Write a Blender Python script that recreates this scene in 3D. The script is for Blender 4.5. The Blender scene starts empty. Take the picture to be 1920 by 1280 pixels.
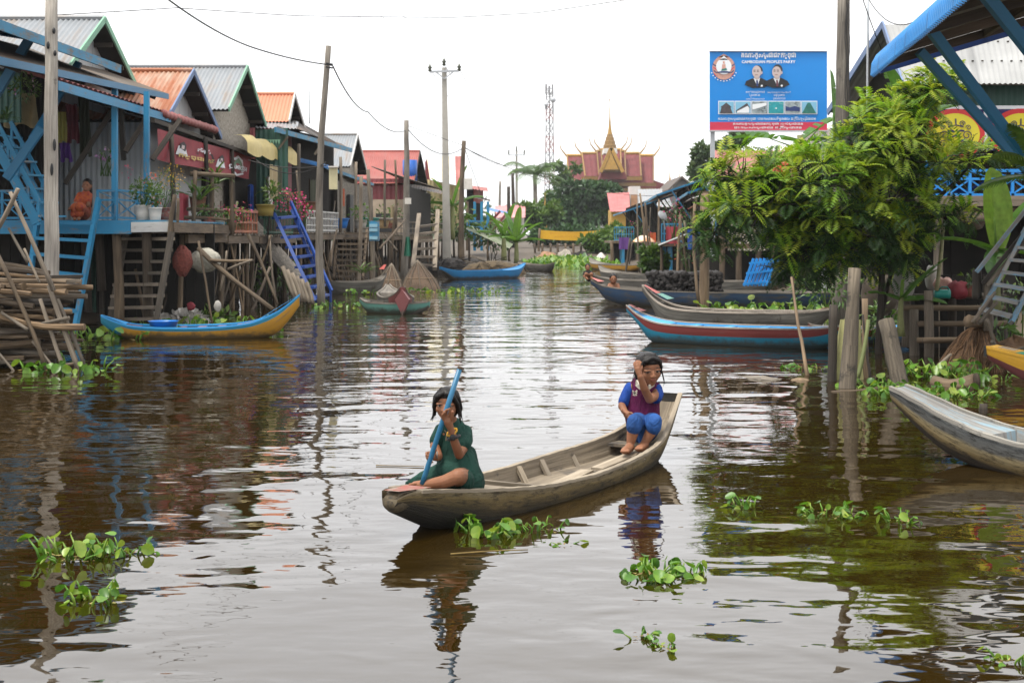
import bpy, bmesh, math, random
from mathutils import Vector, Matrix, Euler, noise as mnoise
R = math.radians
S = bpy.context.scene
COL = S.collection
random.seed(7)
# ---------------------------------------------------------------- camera, sky, sun, exposure
H = 1.5                      # eye height above the water
F = 2667.0                   # focal length in photo pixels (1920 wide, 50 mm on 36 mm)
cam = bpy.data.objects.new('camera', bpy.data.cameras.new('camera'))
COL.objects.link(cam)
cam.location = (0, 0, H); cam.rotation_euler = (R(90), 0, 0)
cam.data.lens = 50; cam.data.sensor_width = 36
cam.data.shift_y = -200.0/1920
cam.data.clip_start = 0.1; cam.data.clip_end = 3000
cam.data.dof.use_dof = True; cam.data.dof.focus_distance = 9.0; cam.data.dof.aperture_fstop = 9.0
S.camera = cam
S.view_settings.view_transform = 'Standard'; S.view_settings.look = 'None'
S.view_settings.exposure = 0.66; S.view_settings.gamma = 1.0
S.cycles.max_bounces = 6; S.cycles.transparent_max_bounces = 8
S.cycles.sample_clamp_indirect = 6.0
S.cycles.use_denoising = True
w = bpy.data.worlds.new('World'); S.world = w; w.use_nodes = True
nt = w.node_tree; nt.nodes.clear()
sky = nt.nodes.new('ShaderNodeTexSky'); sky.sky_type = 'NISHITA'; sky.sun_disc = False
SUN_EL, SUN_AZ = 70, 235     # azimuth clockwise from +Y
sky.sun_elevation = R(SUN_EL); sky.sun_rotation = R(SUN_AZ); sky.dust_density = 4.0; sky.air_density = 1.2
hs = nt.nodes.new('ShaderNodeHueSaturation'); hs.inputs['Saturation'].default_value = 0.10
# an even overcast: cloud evens out most of the clear sky's gradient
mx = nt.nodes.new('ShaderNodeMix'); mx.data_type = 'RGBA'; mx.inputs[0].default_value = 0.8
tc = nt.nodes.new('ShaderNodeTexCoord'); ns = nt.nodes.new('ShaderNodeTexNoise')
ns.inputs['Scale'].default_value = 1.6; ns.inputs['Detail'].default_value = 4
cr = nt.nodes.new('ShaderNodeValToRGB')
cr.color_ramp.elements[0].position = 0.3; cr.color_ramp.elements[0].color = (10.5, 10.7, 11.2, 1)
cr.color_ramp.elements[1].position = 0.7; cr.color_ramp.elements[1].color = (13.5, 13.5, 13.6, 1)
bg = nt.nodes.new('ShaderNodeBackground'); bg.inputs[1].default_value = 0.10
out = nt.nodes.new('ShaderNodeOutputWorld')
L = nt.links.new
L(sky.outputs[0], hs.inputs['Color']); L(tc.outputs['Generated'], ns.inputs['Vector']); L(ns.outputs[0], cr.inputs[0])
L(hs.outputs[0], mx.inputs[6]); L(cr.outputs[0], mx.inputs[7]); L(mx.outputs[2], bg.inputs[0]); L(bg.outputs[0], out.inputs[0])
sl = bpy.data.lights.new('sun', 'SUN'); sl.energy = 3.0; sl.angle = R(16); sl.color = (1.0, 0.96, 0.88)
so = bpy.data.objects.new('sun', sl); COL.objects.link(so)
_d = Vector((math.sin(R(SUN_AZ))*math.cos(R(SUN_EL)), math.cos(R(SUN_AZ))*math.cos(R(SUN_EL)), math.sin(R(SUN_EL))))
so.rotation_euler = _d.to_track_quat('Z', 'Y').to_euler()
# ---------------------------------------------------------------- helpers
def V(*a): return Vector(a[0]) if len(a) == 1 else Vector(a)
def at(px, py, Y): return Vector(((px-960)*Y/F, Y, H-(py-440)*Y/F))
def wat(px, py, z=0.0):
    Y = (H-z)*F/(py-440.0); return Vector(((px-960)*Y/F, Y, z))
def lerp(a, b, t): return a+(b-a)*t
def curve(tab, x):
    if x <= tab[0][0]: return tab[0][1]
    for (x0, y0), (x1, y1) in zip(tab, tab[1:]):
        if x <= x1: return y0+(y1-y0)*(x-x0)/(x1-x0)
    return tab[-1][1]
def rr(a, b): return random.uniform(a, b)

class MB:
    """collects shapes and links them as one mesh object"""
    def __init__(s): s.v = []; s.f = []; s.uv = []; s.rnd = []; s.mi = []; s.m = 0; s.r = None
    def face(s, ids, uvs=None, r=None):
        s.f.append(list(ids)); s.mi.append(s.m)
        s.rnd.append(s.r if s.r is not None else (r if r is not None else 0.5))
        if uvs is None:
            p = [s.v[i] for i in ids]; n = (p[1]-p[0]).cross(p[-1]-p[0])
            ax = max(range(3), key=lambda k: abs(n[k]))
            a, b = [(1, 2), (0, 2), (0, 1)][ax]
            uvs = [(q[a], q[b]) for q in p]
        s.uv.append(uvs)
    def poly(s, pts, uvs=None, r=None):
        i = len(s.v); s.v += [V(p) for p in pts]; s.face(range(i, i+len(pts)), uvs, random.random() if r is None else r)
    def hexa(s, p, r=None, L=None):
        """8 corners: bottom 4 (ccw) then top 4; uv runs along local x"""
        i = len(s.v); s.v += [V(q) for q in p]; r = random.random() if r is None else r
        o = (rr(0, 50), rr(0, 50))
        for q in ((0, 3, 2, 1), (4, 5, 6, 7), (0, 1, 5, 4), (1, 2, 6, 5), (2, 3, 7, 6), (3, 0, 4, 7)):
            P = [s.v[i+k] for k in q]
            e = (P[1]-P[0]).length; g = (P[2]-P[1]).length
            if q in ((0, 1, 5, 4), (2, 3, 7, 6), (4, 5, 6, 7)): uv = [(0, 0), (0, e), (g, e), (g, 0)]
            elif q == (0, 3, 2, 1): uv = [(0, 0), (e, 0), (e, g), (0, g)]
            else: uv = [(0, 0), (e, 0), (e, g), (0, g)]
            s.face([i+k for k in q], [(a+o[0], b+o[1]) for a, b in uv], r)
    def beam(s, p0, p1, w, h, up=(0, 0, 1), w1=None, h1=None, r=None):
        p0, p1 = V(p0), V(p1); d = (p1-p0).normalized(); u = V(up)
        sd = d.cross(u)
        if sd.length < 1e-4: sd = d.cross(V(0, 1, 0))
        sd.normalize(); u = sd.cross(d)
        w1 = w if w1 is None else w1; h1 = h if h1 is None else h1
        a, b, c, e = sd*w/2, u*h/2, sd*w1/2, u*h1/2
        s.hexa([p0+a-b, p1+c-e, p1-c-e, p0-a-b, p0+a+b, p1+c+e, p1-c+e, p0-a+b], r)
    def box(s, c, d, rz=0, r=None):
        c = V(c); x, y, z = d[0]/2, d[1]/2, d[2]/2; M = Matrix.Rotation(rz, 3, 'Z')
        s.hexa([c+M@V(*q) for q in ((-x, -y, -z), (x, -y, -z), (x, y, -z), (-x, y, -z), (-x, -y, z), (x, -y, z), (x, y, z), (-x, y, z))], r)
    def tube(s, pts, rad, n=7, r=None, wob=0.0, caps=True):
        pts = [V(p) for p in pts]; k = len(pts); r = random.random() if r is None else r
        if not isinstance(rad, (list, tuple)): rad = [rad]*k
        if len(rad) != k: rad = [curve([(i/(len(rad)-1), q) for i, q in enumerate(rad)], j/(k-1)) for j in range(k)]
        i0 = len(s.v); ref = None; acc = [0.0]; o = (rr(0, 40), rr(0, 40))
        for j in range(k):
            d = (pts[min(j+1, k-1)]-pts[max(j-1, 0)]).normalized()
            if ref is None: ref = d.orthogonal().normalized()
            ref = (ref-d*ref.dot(d))
            ref = ref.normalized() if ref.length > 1e-6 else d.orthogonal().normalized()
            b = d.cross(ref)
            if j: acc.append(acc[-1]+(pts[j]-pts[j-1]).length)
            for q in range(n):
                t = 2*math.pi*q/n; rd = rad[j]*(1+(rr(-wob, wob) if wob else 0))
                s.v.append(pts[j]+(ref*math.cos(t)+b*math.sin(t))*rd)
        for j in range(k-1):
            cir = 2*math.pi*max(rad[j], .002)
            for q in range(n):
                q2 = (q+1) % n
                s.face([i0+j*n+q, i0+j*n+q2, i0+(j+1)*n+q2, i0+(j+1)*n+q],
                       [(q/n*cir+o[0], acc[j]+o[1]), ((q+1)/n*cir+o[0], acc[j]+o[1]), ((q+1)/n*cir+o[0], acc[j+1]+o[1]), (q/n*cir+o[0], acc[j+1]+o[1])], r)
        if caps:
            s.face([i0+q for q in range(n-1, -1, -1)], None, r); s.face([i0+(k-1)*n+q for q in range(n)], None, r)
    def stick(s, p0, p1, r0, r1=None, seg=4, bend=0.03, n=6, wob=0.08, r=None):
        """a natural pole: slightly bent, tapered"""
        p0, p1 = V(p0), V(p1); L_ = (p1-p0).length; d = (p1-p0).normalized()
        a = d.orthogonal().normalized(); b = d.cross(a); ox = rr(-1, 1)*bend*L_; oy = rr(-1, 1)*bend*L_; ph = rr(.7, 1.3)
        pts = []
        for j in range(seg+1):
            t = j/seg; q = math.sin(math.pi*t*ph)*(1 if t < 1 else 1)
            pts.append(p0.lerp(p1, t)+(a*ox+b*oy)*(math.sin(math.pi*t))+(a*rr(-1, 1)+b*rr(-1, 1))*bend*.12*L_*(0 < j < seg))
        s.tube(pts, [r0, r0 if r1 is None else r1], n, r, wob)
    def grid(s, fn, nu, nv, uvs=(1, 1), r=None, flip=False, close=False):
        i0 = len(s.v); r = random.random() if r is None else r
        for j in range(nv+1):
            for i in range(nu+1): s.v.append(V(fn(i/nu, j/nv)))
        W = nu+1
        for j in range(nv):
            for i in range(nu):
                q = [i0+j*W+i, i0+j*W+i+1, i0+(j+1)*W+i+1, i0+(j+1)*W+i]
                uv = [(i/nu*uvs[0], j/nv*uvs[1]), ((i+1)/nu*uvs[0], j/nv*uvs[1]), ((i+1)/nu*uvs[0], (j+1)/nv*uvs[1]), (i/nu*uvs[0], (j+1)/nv*uvs[1])]
                if flip: q.reverse(); uv.reverse()
                s.face(q, uv, r)
    def ball(s, c, rad, nu=12, nv=8, r=None, M=None):
        c = V(c); rad = V(rad) if not isinstance(rad, (int, float)) else V(rad, rad, rad)
        def fn(u, v):
            t, p = 2*math.pi*u, math.pi*(v-.5)
            q = V(rad.x*math.cos(p)*math.cos(t), rad.y*math.cos(p)*math.sin(t), rad.z*math.sin(p))
            return c+(M@q if M else q)
        s.grid(fn, nu, nv, (1, 1), r)
    def lathe(s, c, prof, n=16, r=None, M=None):
        c = V(c); k = len(prof)
        def fn(u, v):
            j = v*(k-1); a = int(min(j, k-2)); t = j-a
            rd = lerp(prof[a][0], prof[a+1][0], t); z = lerp(prof[a][1], prof[a+1][1], t)
            q = V(rd*math.cos(2*math.pi*u), rd*math.sin(2*math.pi*u), z)
            return c+(M@q if M else q)
        s.grid(fn, n, k-1, (1, 1), r)
    def sheet(s, a, b, c, d, pitch=.09, amp=.016, sag=0.0, r=None, rows=1):
        """corrugated sheet: a-b is the ridge, d-c the eave; ribs run ridge to eave"""
        a, b, c, d = map(V, (a, b, c, d)); L_ = (b-a).length; n = max(8, int(L_/pitch*4)); n = min(n, 500)
        nn = (b-a).cross(d-a).normalized()
        if nn.z < 0: nn = -nn
        W = (d-a).length
        def fn(u, v):
            p = a.lerp(b, u).lerp(d.lerp(c, u), v)
            return p+nn*(amp*math.sin(2*math.pi*u*L_/pitch)-sag*math.sin(math.pi*v))
        s.grid(fn, n, 6 if sag else rows, (L_, W), r)
    def build(s, name, mat, parent=None, smooth=False, merge=False):
        me = bpy.data.meshes.new(name)
        me.from_pydata([tuple(q) for q in s.v], [], s.f)
        mats = mat if isinstance(mat, (list, tuple)) else [mat]
        for m in mats: me.materials.append(m)
        me.polygons.foreach_set('material_index', [min(i, len(mats)-1) for i in s.mi])
        ul = me.uv_layers.new(name='UVMap')
        flat = []
        for u in s.uv:
            for q in u: flat += [q[0], q[1]]
        ul.data.foreach_set('uv', flat)
        at_ = me.attributes.new('rnd', 'FLOAT', 'FACE'); at_.data.foreach_set('value', s.rnd)
        if smooth: me.polygons.foreach_set('use_smooth', [True]*len(me.polygons))
        me.update()
        if merge:
            bm = bmesh.new(); bm.from_mesh(me); bmesh.ops.remove_doubles(bm, verts=bm.verts, dist=1e-4); bm.to_mesh(me); bm.free()
        o = bpy.data.objects.new(name, me); COL.objects.link(o)
        if parent is not None: attach(o, parent)
        return o
def attach(o, parent):
    o.parent = parent
    o.matrix_parent_inverse = parent_world(parent).inverted()
def parent_world(p):
    m = Matrix.LocRotScale(p.location, p.rotation_euler, p.scale)
    if p.parent: m = parent_world(p.parent) @ p.matrix_parent_inverse @ m
    return m
def tag(o, label=None, cat=None, group=None, kind=None):
    if label: o['label'] = label
    if cat: o['category'] = cat
    if group: o['group'] = group
    if kind: o['kind'] = kind
    return o
def thing(name, loc, label, cat, group=None, rz=0):
    o = bpy.data.objects.new(name, None); o.empty_display_size = .1
    o.location = loc; o.rotation_euler = (0, 0, rz); COL.objects.link(o)
    return tag(o, label, cat, group, 'thing')
def dup(root, loc, label, rz=0, sc=1.0, group=None):
    r = root.copy(); COL.objects.link(r); r.location = loc; r.rotation_euler = (0, 0, rz); r.scale = (sc, sc, sc)
    r['label'] = label
    if group: r['group'] = group
    for ch in list(root.children):
        c = ch.copy(); COL.objects.link(c); c.parent = r
        for g in ch.children:
            d = g.copy(); COL.objects.link(d); d.parent = c
    return r

# ---------------------------------------------------------------- materials
M_ = {}
def newmat(name):
    m = bpy.data.materials.new(name); m.use_nodes = True; nt = m.node_tree
    bs = nt.nodes['Principled BSDF']; M_[name] = m
    return m, nt, bs
def N(nt, t, **kw):
    n = nt.nodes.new('ShaderNode'+t)
    for k, v in kw.items():
        if k in n.inputs: n.inputs[k].default_value = v
        else: setattr(n, k, v)
    return n
def ramp(nt, stops):
    n = nt.nodes.new('ShaderNodeValToRGB'); e = n.color_ramp.elements
    while len(e) < len(stops): e.new(0.5)
    for q, (p, c) in zip(e, stops): q.position = p; q.color = (*c, 1) if len(c) == 3 else c
    return n
def coords(nt, kind='uv', sc=(1, 1, 1)):
    tc = N(nt, 'TexCoord'); mp = N(nt, 'Mapping'); mp.inputs['Scale'].default_value = sc
    nt.links.new(tc.outputs['UV' if kind == 'uv' else 'Object'], mp.inputs[0]); return mp.outputs[0]
def mixc(nt, fac, a, b, mode='MIX'):
    n = N(nt, 'Mix', data_type='RGBA', blend_type=mode)
    for sock, val in ((0, fac), (6, a), (7, b)):
        if hasattr(val, 'links') or hasattr(val, 'is_linked'): nt.links.new(val, n.inputs[sock])
        elif isinstance(val, (int, float)): n.inputs[sock].default_value = val
        else: n.inputs[sock].default_value = (*val, 1)
    return n.outputs[2]
def rnd_out(nt):
    return N(nt, 'Attribute', attribute_name='rnd').outputs['Fac']
def bump(nt, bs, h, strength=.4, dist=.01):
    b = N(nt, 'Bump'); b.inputs['Strength'].default_value = strength; b.inputs['Distance'].default_value = dist
    nt.links.new(h, b.inputs['Height']); nt.links.new(b.outputs[0], bs.inputs['Normal'])
def wood(name, dark, light, rough=.85, grain=(28, 1.6), kind='uv', paint=None, wear=.5, var=.5, spots=None, bmp=.5):
    """weathered timber; paint = colour laid over it, worn through by `wear`"""
    m, nt, bs = newmat(name); L = nt.links.new
    sc = (grain[0], grain[1], 1) if kind == 'uv' else (grain[0], grain[0], grain[1])
    co = coords(nt, kind, sc)
    n1 = N(nt, 'TexNoise', Scale=1.0, Detail=5.0, Roughness=.65); L(co, n1.inputs['Vector'])
    r1 = ramp(nt, [(.3, dark), (.7, light)]); L(n1.outputs[0], r1.inputs[0])
    c2 = coords(nt, kind, (3, 1.1, 3) if kind == 'uv' else (3, 3, 1.2))
    n2 = N(nt, 'TexNoise', Scale=1.0, Detail=4.0); L(c2, n2.inputs['Vector'])
    r2 = ramp(nt, [(.3, (.45, .42, .4)), (.65, (1.15, 1.12, 1.05))]); L(n2.outputs[0], r2.inputs[0])
    c = mixc(nt, .8, r1.outputs[0], r2.outputs[0], 'MULTIPLY')
    rv = ramp(nt, [(0, (1-var, 1-var, 1-var)), (1, (1+var*.6, 1+var*.55, 1+var*.5))]); L(rnd_out(nt), rv.inputs[0])
    c = mixc(nt, 1.0, c, rv.outputs[0], 'MULTIPLY')
    if paint:
        n3 = N(nt, 'TexNoise', Scale=1.0, Detail=8.0, Roughness=.7); L(coords(nt, kind, (9, 2.2, 4)), n3.inputs['Vector'])
        r3 = ramp(nt, [(wear-.07, (0, 0, 0)), (wear+.05, (1, 1, 1))]); L(n3.outputs[0], r3.inputs[0])
        pv = mixc(nt, .35, paint, r2.outputs[0], 'MULTIPLY')
        c = mixc(nt, r3.outputs[0], c, pv)
    if spots:
        n4 = N(nt, 'TexNoise', Scale=spots[1], Detail=6.0, Roughness=.7); L(coords(nt, kind, (1, 1, 1)), n4.inputs['Vector'])
        r4 = ramp(nt, [(spots[2]-.04, (0, 0, 0)), (spots[2]+.04, (1, 1, 1))]); L(n4.outputs[0], r4.inputs[0])
        c = mixc(nt, r4.outputs[0], c, spots[0])
    L(c, bs.inputs['Base Color']); bs.inputs['Roughness'].default_value = rough
    bump(nt, bs, n1.outputs[0], bmp, .012)
    return m
def tin(name, col, rust=None, amount=.45, rough=.45, metal=0.0, var=.12, seam=None):
    """sheet roofing: uv.x along the ridge, uv.y down the slope; faded, streaked, rusty"""
    m, nt, bs = newmat(name); L = nt.links.new
    n1 = N(nt, 'TexNoise', Scale=1.0, Detail=5.0, Roughness=.6); L(coords(nt, 'uv', (5.5, .42, 1)), n1.inputs['Vector'])
    n2 = N(nt, 'TexNoise', Scale=1.0, Detail=5.0); L(coords(nt, 'uv', (.9, .9, 1)), n2.inputs['Vector'])
    r2 = ramp(nt, [(.3, tuple(max(0, 1-var*2.2) for _ in range(3))), (.7, (1+var, 1+var, 1+var))]); L(n2.outputs[0], r2.inputs[0])
    c = mixc(nt, 1.0, col, r2.outputs[0], 'MULTIPLY')
    if rust:
        md = mixc(nt, .5, n1.outputs[0], n2.outputs[0])
        r1 = ramp(nt, [(amount-.06, (0, 0, 0)), (amount+.10, (1, 1, 1))]); L(md, r1.inputs[0])
        c = mixc(nt, r1.outputs[0], c, rust)
    if seam:
        wv = N(nt, 'TexWave', wave_type='BANDS', bands_direction='X', Scale=seam); L(coords(nt, 'uv'), wv.inputs['Vector'])
        r3 = ramp(nt, [(0, (.62, .62, .62)), (.03, (1, 1, 1))]); L(wv.outputs[0], r3.inputs[0])
        c = mixc(nt, .8, c, r3.outputs[0], 'MULTIPLY')
    L(c, bs.inputs['Base Color']); bs.inputs['Roughness'].default_value = rough; bs.inputs['Metallic'].default_value = metal
    return m
def plain(name, col, rough=.6, var=.2, sc=4.0, kind='obj', bmp=0, stain=None, spec=None, sheen=0):
    m, nt, bs = newmat(name); L = nt.links.new
    n = N(nt, 'TexNoise', Scale=sc, Detail=6.0, Roughness=.65); L(coords(nt, kind), n.inputs['Vector'])
    r = ramp(nt, [(.28, (1-var,)*3), (.72, (1+var*.6,)*3)]); L(n.outputs[0], r.inputs[0])
    c = mixc(nt, 1.0, col, r.outputs[0], 'MULTIPLY')
    rv = ramp(nt, [(0, (1-var*.8,)*3), (1, (1+var*.6,)*3)]); L(rnd_out(nt), rv.inputs[0])
    c = mixc(nt, 1.0, c, rv.outputs[0], 'MULTIPLY')
    if stain:
        n2 = N(nt, 'TexNoise', Scale=stain[1], Detail=7.0, Roughness=.7); L(coords(nt, kind), n2.inputs['Vector'])
        r2 = ramp(nt, [(stain[2]-.05, (0, 0, 0)), (stain[2]+.07, (1, 1, 1))]); L(n2.outputs[0], r2.inputs[0])
        c = mixc(nt, r2.outputs[0], c, stain[0])
    L(c, bs.inputs['Base Color']); bs.inputs['Roughness'].default_value = rough
    if spec is not None: bs.inputs['Specular IOR Level'].default_value = spec
    if sheen: bs.inputs['Sheen Weight'].default_value = sheen
    if bmp: bump(nt, bs, n.outputs[0], bmp, .02)
    return m
def leafm(name, a, b, c, rough=.42, trans=.3):
    """leaves: three leaf tints chosen leaf by leaf, light passes through"""
    m, nt, bs = newmat(name); L = nt.links.new
    r = ramp(nt, [(0, a), (.5, b), (1, c)]); L(rnd_out(nt), r.inputs[0])
    n = N(nt, 'TexNoise', Scale=14.0, Detail=3.0); L(coords(nt, 'obj'), n.inputs['Vector'])
    rv = ramp(nt, [(.3, (.75,)*3), (.7, (1.2,)*3)]); L(n.outputs[0], rv.inputs[0])
    col = mixc(nt, 1.0, r.outputs[0], rv.outputs[0], 'MULTIPLY')
    L(col, bs.inputs['Base Color']); bs.inputs['Roughness'].default_value = rough
    tr = N(nt, 'BsdfTranslucent'); L(mixc(nt, 1.0, col, (1.25, 1.25, .6), 'MULTIPLY'), tr.inputs[0])
    mxs = N(nt, 'MixShader'); mxs.inputs[0].default_value = trans
    L(bs.outputs[0], mxs.inputs[1]); L(tr.outputs[0], mxs.inputs[2])
    L(mxs.outputs[0], nt.nodes['Material Output'].inputs[0])
    return m

wood('pole_wood', (.095, .084, .072), (.31, .285, .25), grain=(45, 1.6), spots=((.035, .03, .028), 1.6, .66), bmp=.8)
wood('old_wood', (.055, .040, .026), (.17, .125, .082), grain=(40, 1.5))
wood('grey_wood', (.095, .078, .060), (.26, .22, .175), grain=(40, 1.5))
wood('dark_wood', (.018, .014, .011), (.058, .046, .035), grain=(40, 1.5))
wood('brown_wood', (.10, .07, .042), (.26, .19, .125), grain=(40, 1.5))
wood('fire_wood', (.055, .035, .020), (.26, .18, .105), grain=(45, 1.5), var=.75)
wood('blue_paint', (.11, .10, .09), (.25, .24, .22), paint=(.014, .195, .37), wear=.40, rough=.55, var=.2, bmp=.25)
wood('blue_worn', (.11, .10, .09), (.27, .25, .22), paint=(.035, .21, .36), wear=.46, rough=.65, var=.3, bmp=.35)
wood('royal_paint', (.06, .06, .06), (.15, .15, .15), paint=(.006, .05, .26), wear=.32, rough=.5, var=.2, bmp=.25)
wood('teal_paint', (.05, .05, .05), (.15, .15, .15), paint=(.008, .13, .26), wear=.30, rough=.5, var=.15, bmp=.2)
wood('white_paint', (.20, .19, .17), (.34, .32, .29), paint=(.55, .55, .53), wear=.40, rough=.7, var=.2, bmp=.3)
wood('orange_wood', (.22, .07, .03), (.40, .15, .07), grain=(40, 1.5), rough=.6)
wood('green_paint', (.05, .06, .05), (.1, .11, .1), paint=(.03, .115, .07), wear=.36, rough=.6, var=.2)
tin('tin_grey', (.23, .245, .26), (.20, .15, .11), .54, .45, .0)
tin('tin_light', (.29, .29, .28), (.33, .31, .28), .66, .45, seam=.22)
tin('tin_rust', (.44, .34, .26), (.27, .085, .03), .43, .65)
tin('tin_orange', (.56, .205, .115), (.5, .26, .18), .62, .6)
tin('tin_red', (.30, .075, .06), (.24, .09, .075), .56, .6)
tin('tin_red2', (.34, .11, .095), (.42, .2, .17), .58, .6)
tin('tin_blue', (.008, .19, .50), (.03, .24, .5), .62, .4, seam=.5)
tin('tin_dark', (.075, .068, .062), (.13, .075, .045), .52, .7)
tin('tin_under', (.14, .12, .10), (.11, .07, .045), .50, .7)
tin('tin_wall', (.40, .41, .41), (.28, .26, .23), .62, .5, seam=.4)
tin('tin_green', (.03, .10, .075), (.05, .09, .07), .60, .5)
tin('tin_cream', (.62, .56, .40), (.5, .42, .28), .64, .6)
tin('tile_red', (.29, .085, .075), (.22, .09, .08), .58, .7)
plain('thatch', (.27, .24, .20), .95, .6, 14.0, 'uv', 1.0)
plain('beige_wall', (.40, .32, .24), .85, .2, 2.0, stain=((.24, .18, .12), 1.2, .58))
plain('red_wall', (.20, .045, .05), .7, .2, 2)
plain('cream_wall', (.52, .44, .24), .8, .15, 2)
plain('plank_shade', (.014, .0115, .009), .9, .4, 3)  # near-black boards: shade under floors and indoors put into the colour
plain('mud', (.075, .055, .035), .8, .4, 1.5, bmp=.5)
plain('black', (.012, .012, .013), .6, .2)
plain('wire', (.025, .023, .022), .6, .1)
plain('concrete', (.36, .34, .30), .85, .15, 3)
plain('white_plastic', (.62, .58, .52), .45, .15, 5, stain=((.4, .34, .26), 3, .62))
plain('galv', (.42, .44, .46), .4, .12, 6)
plain('gold', (.36, .20, .03), .5, .25, 3)
plain('gold_dark', (.22, .12, .025), .5, .4, 5, bmp=.3)
plain('temple_red', (.26, .05, .045), .75, .12, 1.0)
plain('white_wall', (.62, .60, .57), .8, .12, 2)
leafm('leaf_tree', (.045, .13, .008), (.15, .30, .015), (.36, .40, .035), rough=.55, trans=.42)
leafm('leaf_dark', (.012, .038, .010), (.024, .07, .016), (.05, .11, .02), trans=.15)
leafm('leaf_mid', (.03, .075, .012), (.07, .14, .02), (.13, .19, .03), trans=.25)
leafm('leaf_banana', (.05, .13, .022), (.10, .22, .035), (.18, .28, .05), rough=.35, trans=.35)
leafm('leaf_hyacinth', (.035, .11, .010), (.10, .23, .016), (.26, .33, .05), rough=.38, trans=.3)
leafm('leaf_dead', (.10, .06, .02), (.22, .15, .04), (.3, .26, .08), rough=.7, trans=.15)
leafm('leaf_far', (.05, .085, .04), (.075, .12, .05), (.11, .15, .06), trans=.2)
leafm('petal_pink', (.5, .03, .12), (.6, .05, .25), (.55, .12, .08), trans=.3)
leafm('petal_yellow', (.5, .28, .02), (.55, .3, .02), (.6, .4, .06), trans=.3)
leafm('petal_coral', (.6, .13, .09), (.55, .10, .06), (.62, .25, .2), trans=.3)
# ---------------------------------------------------------------- water and ground
XL = [(0, -8.5), (10, -8), (16, -7.5), (20, -7.3), (30, -6.4), (38, -6.0), (47, -5.0), (60, -2.8), (70, -.9), (80, .9), (92, 2.2)]
XR = [(0, 9), (8, 7.5), (14, 6.4), (20, 6.4), (30, 6.2), (45, 6.2), (57, 5.5), (75, 4.9), (92, 4.2)]
def ground_z(x, y):
    d = max(curve(XL, y)-x, x-curve(XR, y), (y-84)*.5)
    z = -.07+.22*d if d > 0 else -.07+.5*d
    z = max(-.8, min(.42, z))
    return z+(.05*mnoise.noise((x*.7, y*.7, 0)) if -.5 < d < 60 else 0)
xs = [-900, -400, -200, -120, -80, -60, -48, -38, -30, -25]+[-21+.7*i for i in range(61)]+[24, 28, 34, 42, 55, 75, 110, 200, 400, 900]
ys = [-30, -10, -4]+[.9*i for i in range(110)]+[105, 115, 130, 150, 180, 220, 280, 400, 600, 1000, 1800]
m = MB()
for y in ys:
    for x in xs: m.v.append(V(x, y, ground_z(x, y)))
W_ = len(xs)
for j in range(len(ys)-1):
    for i in range(W_-1): m.face([j*W_+i, j*W_+i+1, (j+1)*W_+i+1, (j+1)*W_+i], None, .5)
tag(m.build('ground', M_['mud'], None, True), kind='structure')

wm, nt, bs = newmat('water'); L = nt.links.new
bs.inputs['Base Color'].default_value = (.019, .0108, .0015, 1); bs.inputs['Roughness'].default_value = .015
bs.inputs['IOR'].default_value = 1.72
def wn(sc, dist, detail=1.0, rot=0, distort=0):
    tc = N(nt, 'TexCoord'); mp = N(nt, 'Mapping'); mp.inputs['Scale'].default_value = sc; mp.inputs['Rotation'].default_value = (0, 0, R(rot))
    n = N(nt, 'TexNoise', Scale=1.0, Detail=detail, Roughness=.45, Distortion=distort); L(tc.outputs['Object'], mp.inputs[0]); L(mp.outputs[0], n.inputs['Vector'])
    k = N(nt, 'Math', operation='MULTIPLY'); L(n.outputs[0], k.inputs[0]); k.inputs[1].default_value = dist
    return k.outputs[0]
def add(a, b):
    k = N(nt, 'Math', operation='ADD'); L(a, k.inputs[0]); L(b, k.inputs[1]); return k.outputs[0]
# calmer and rougher patches
pn = N(nt, 'TexNoise', Scale=.28, Detail=2.0); L(coords(nt, 'obj'), pn.inputs['Vector'])
pr = ramp(nt, [(.40, (.30,)*3), (.64, (1,)*3)]); L(pn.outputs[0], pr.inputs[0])
fine = add(wn((4.0, 6.0, 1), .0062, 1.5, 7), wn((9, 15, 1), .0012, 1, -12))
fm = N(nt, 'Math', operation='MULTIPLY'); L(fine, fm.inputs[0]); L(pr.outputs[0], fm.inputs[1])
mid = N(nt, 'Math', operation='MULTIPLY'); L(wn((2.1, 3.0, 1), .0105, 1.0, 10, .8), mid.inputs[0]); L(pr.outputs[0], mid.inputs[1])
hgt = add(add(wn((.8, 1.35, 1), .023, 1.0, -8, .5), mid.outputs[0]), fm.outputs[0])
b = N(nt, 'Bump'); b.inputs['Strength'].default_value = 1.0; b.inputs['Distance'].default_value = 1.0; L(hgt, b.inputs['Height']); L(b.outputs[0], bs.inputs['Normal'])
m = MB()
m.poly([(-60, -6, 0), (60, -6, 0), (60, 88, 0), (-60, 88, 0)], r=.5)
tag(m.build('water', wm), kind='structure')

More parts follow.
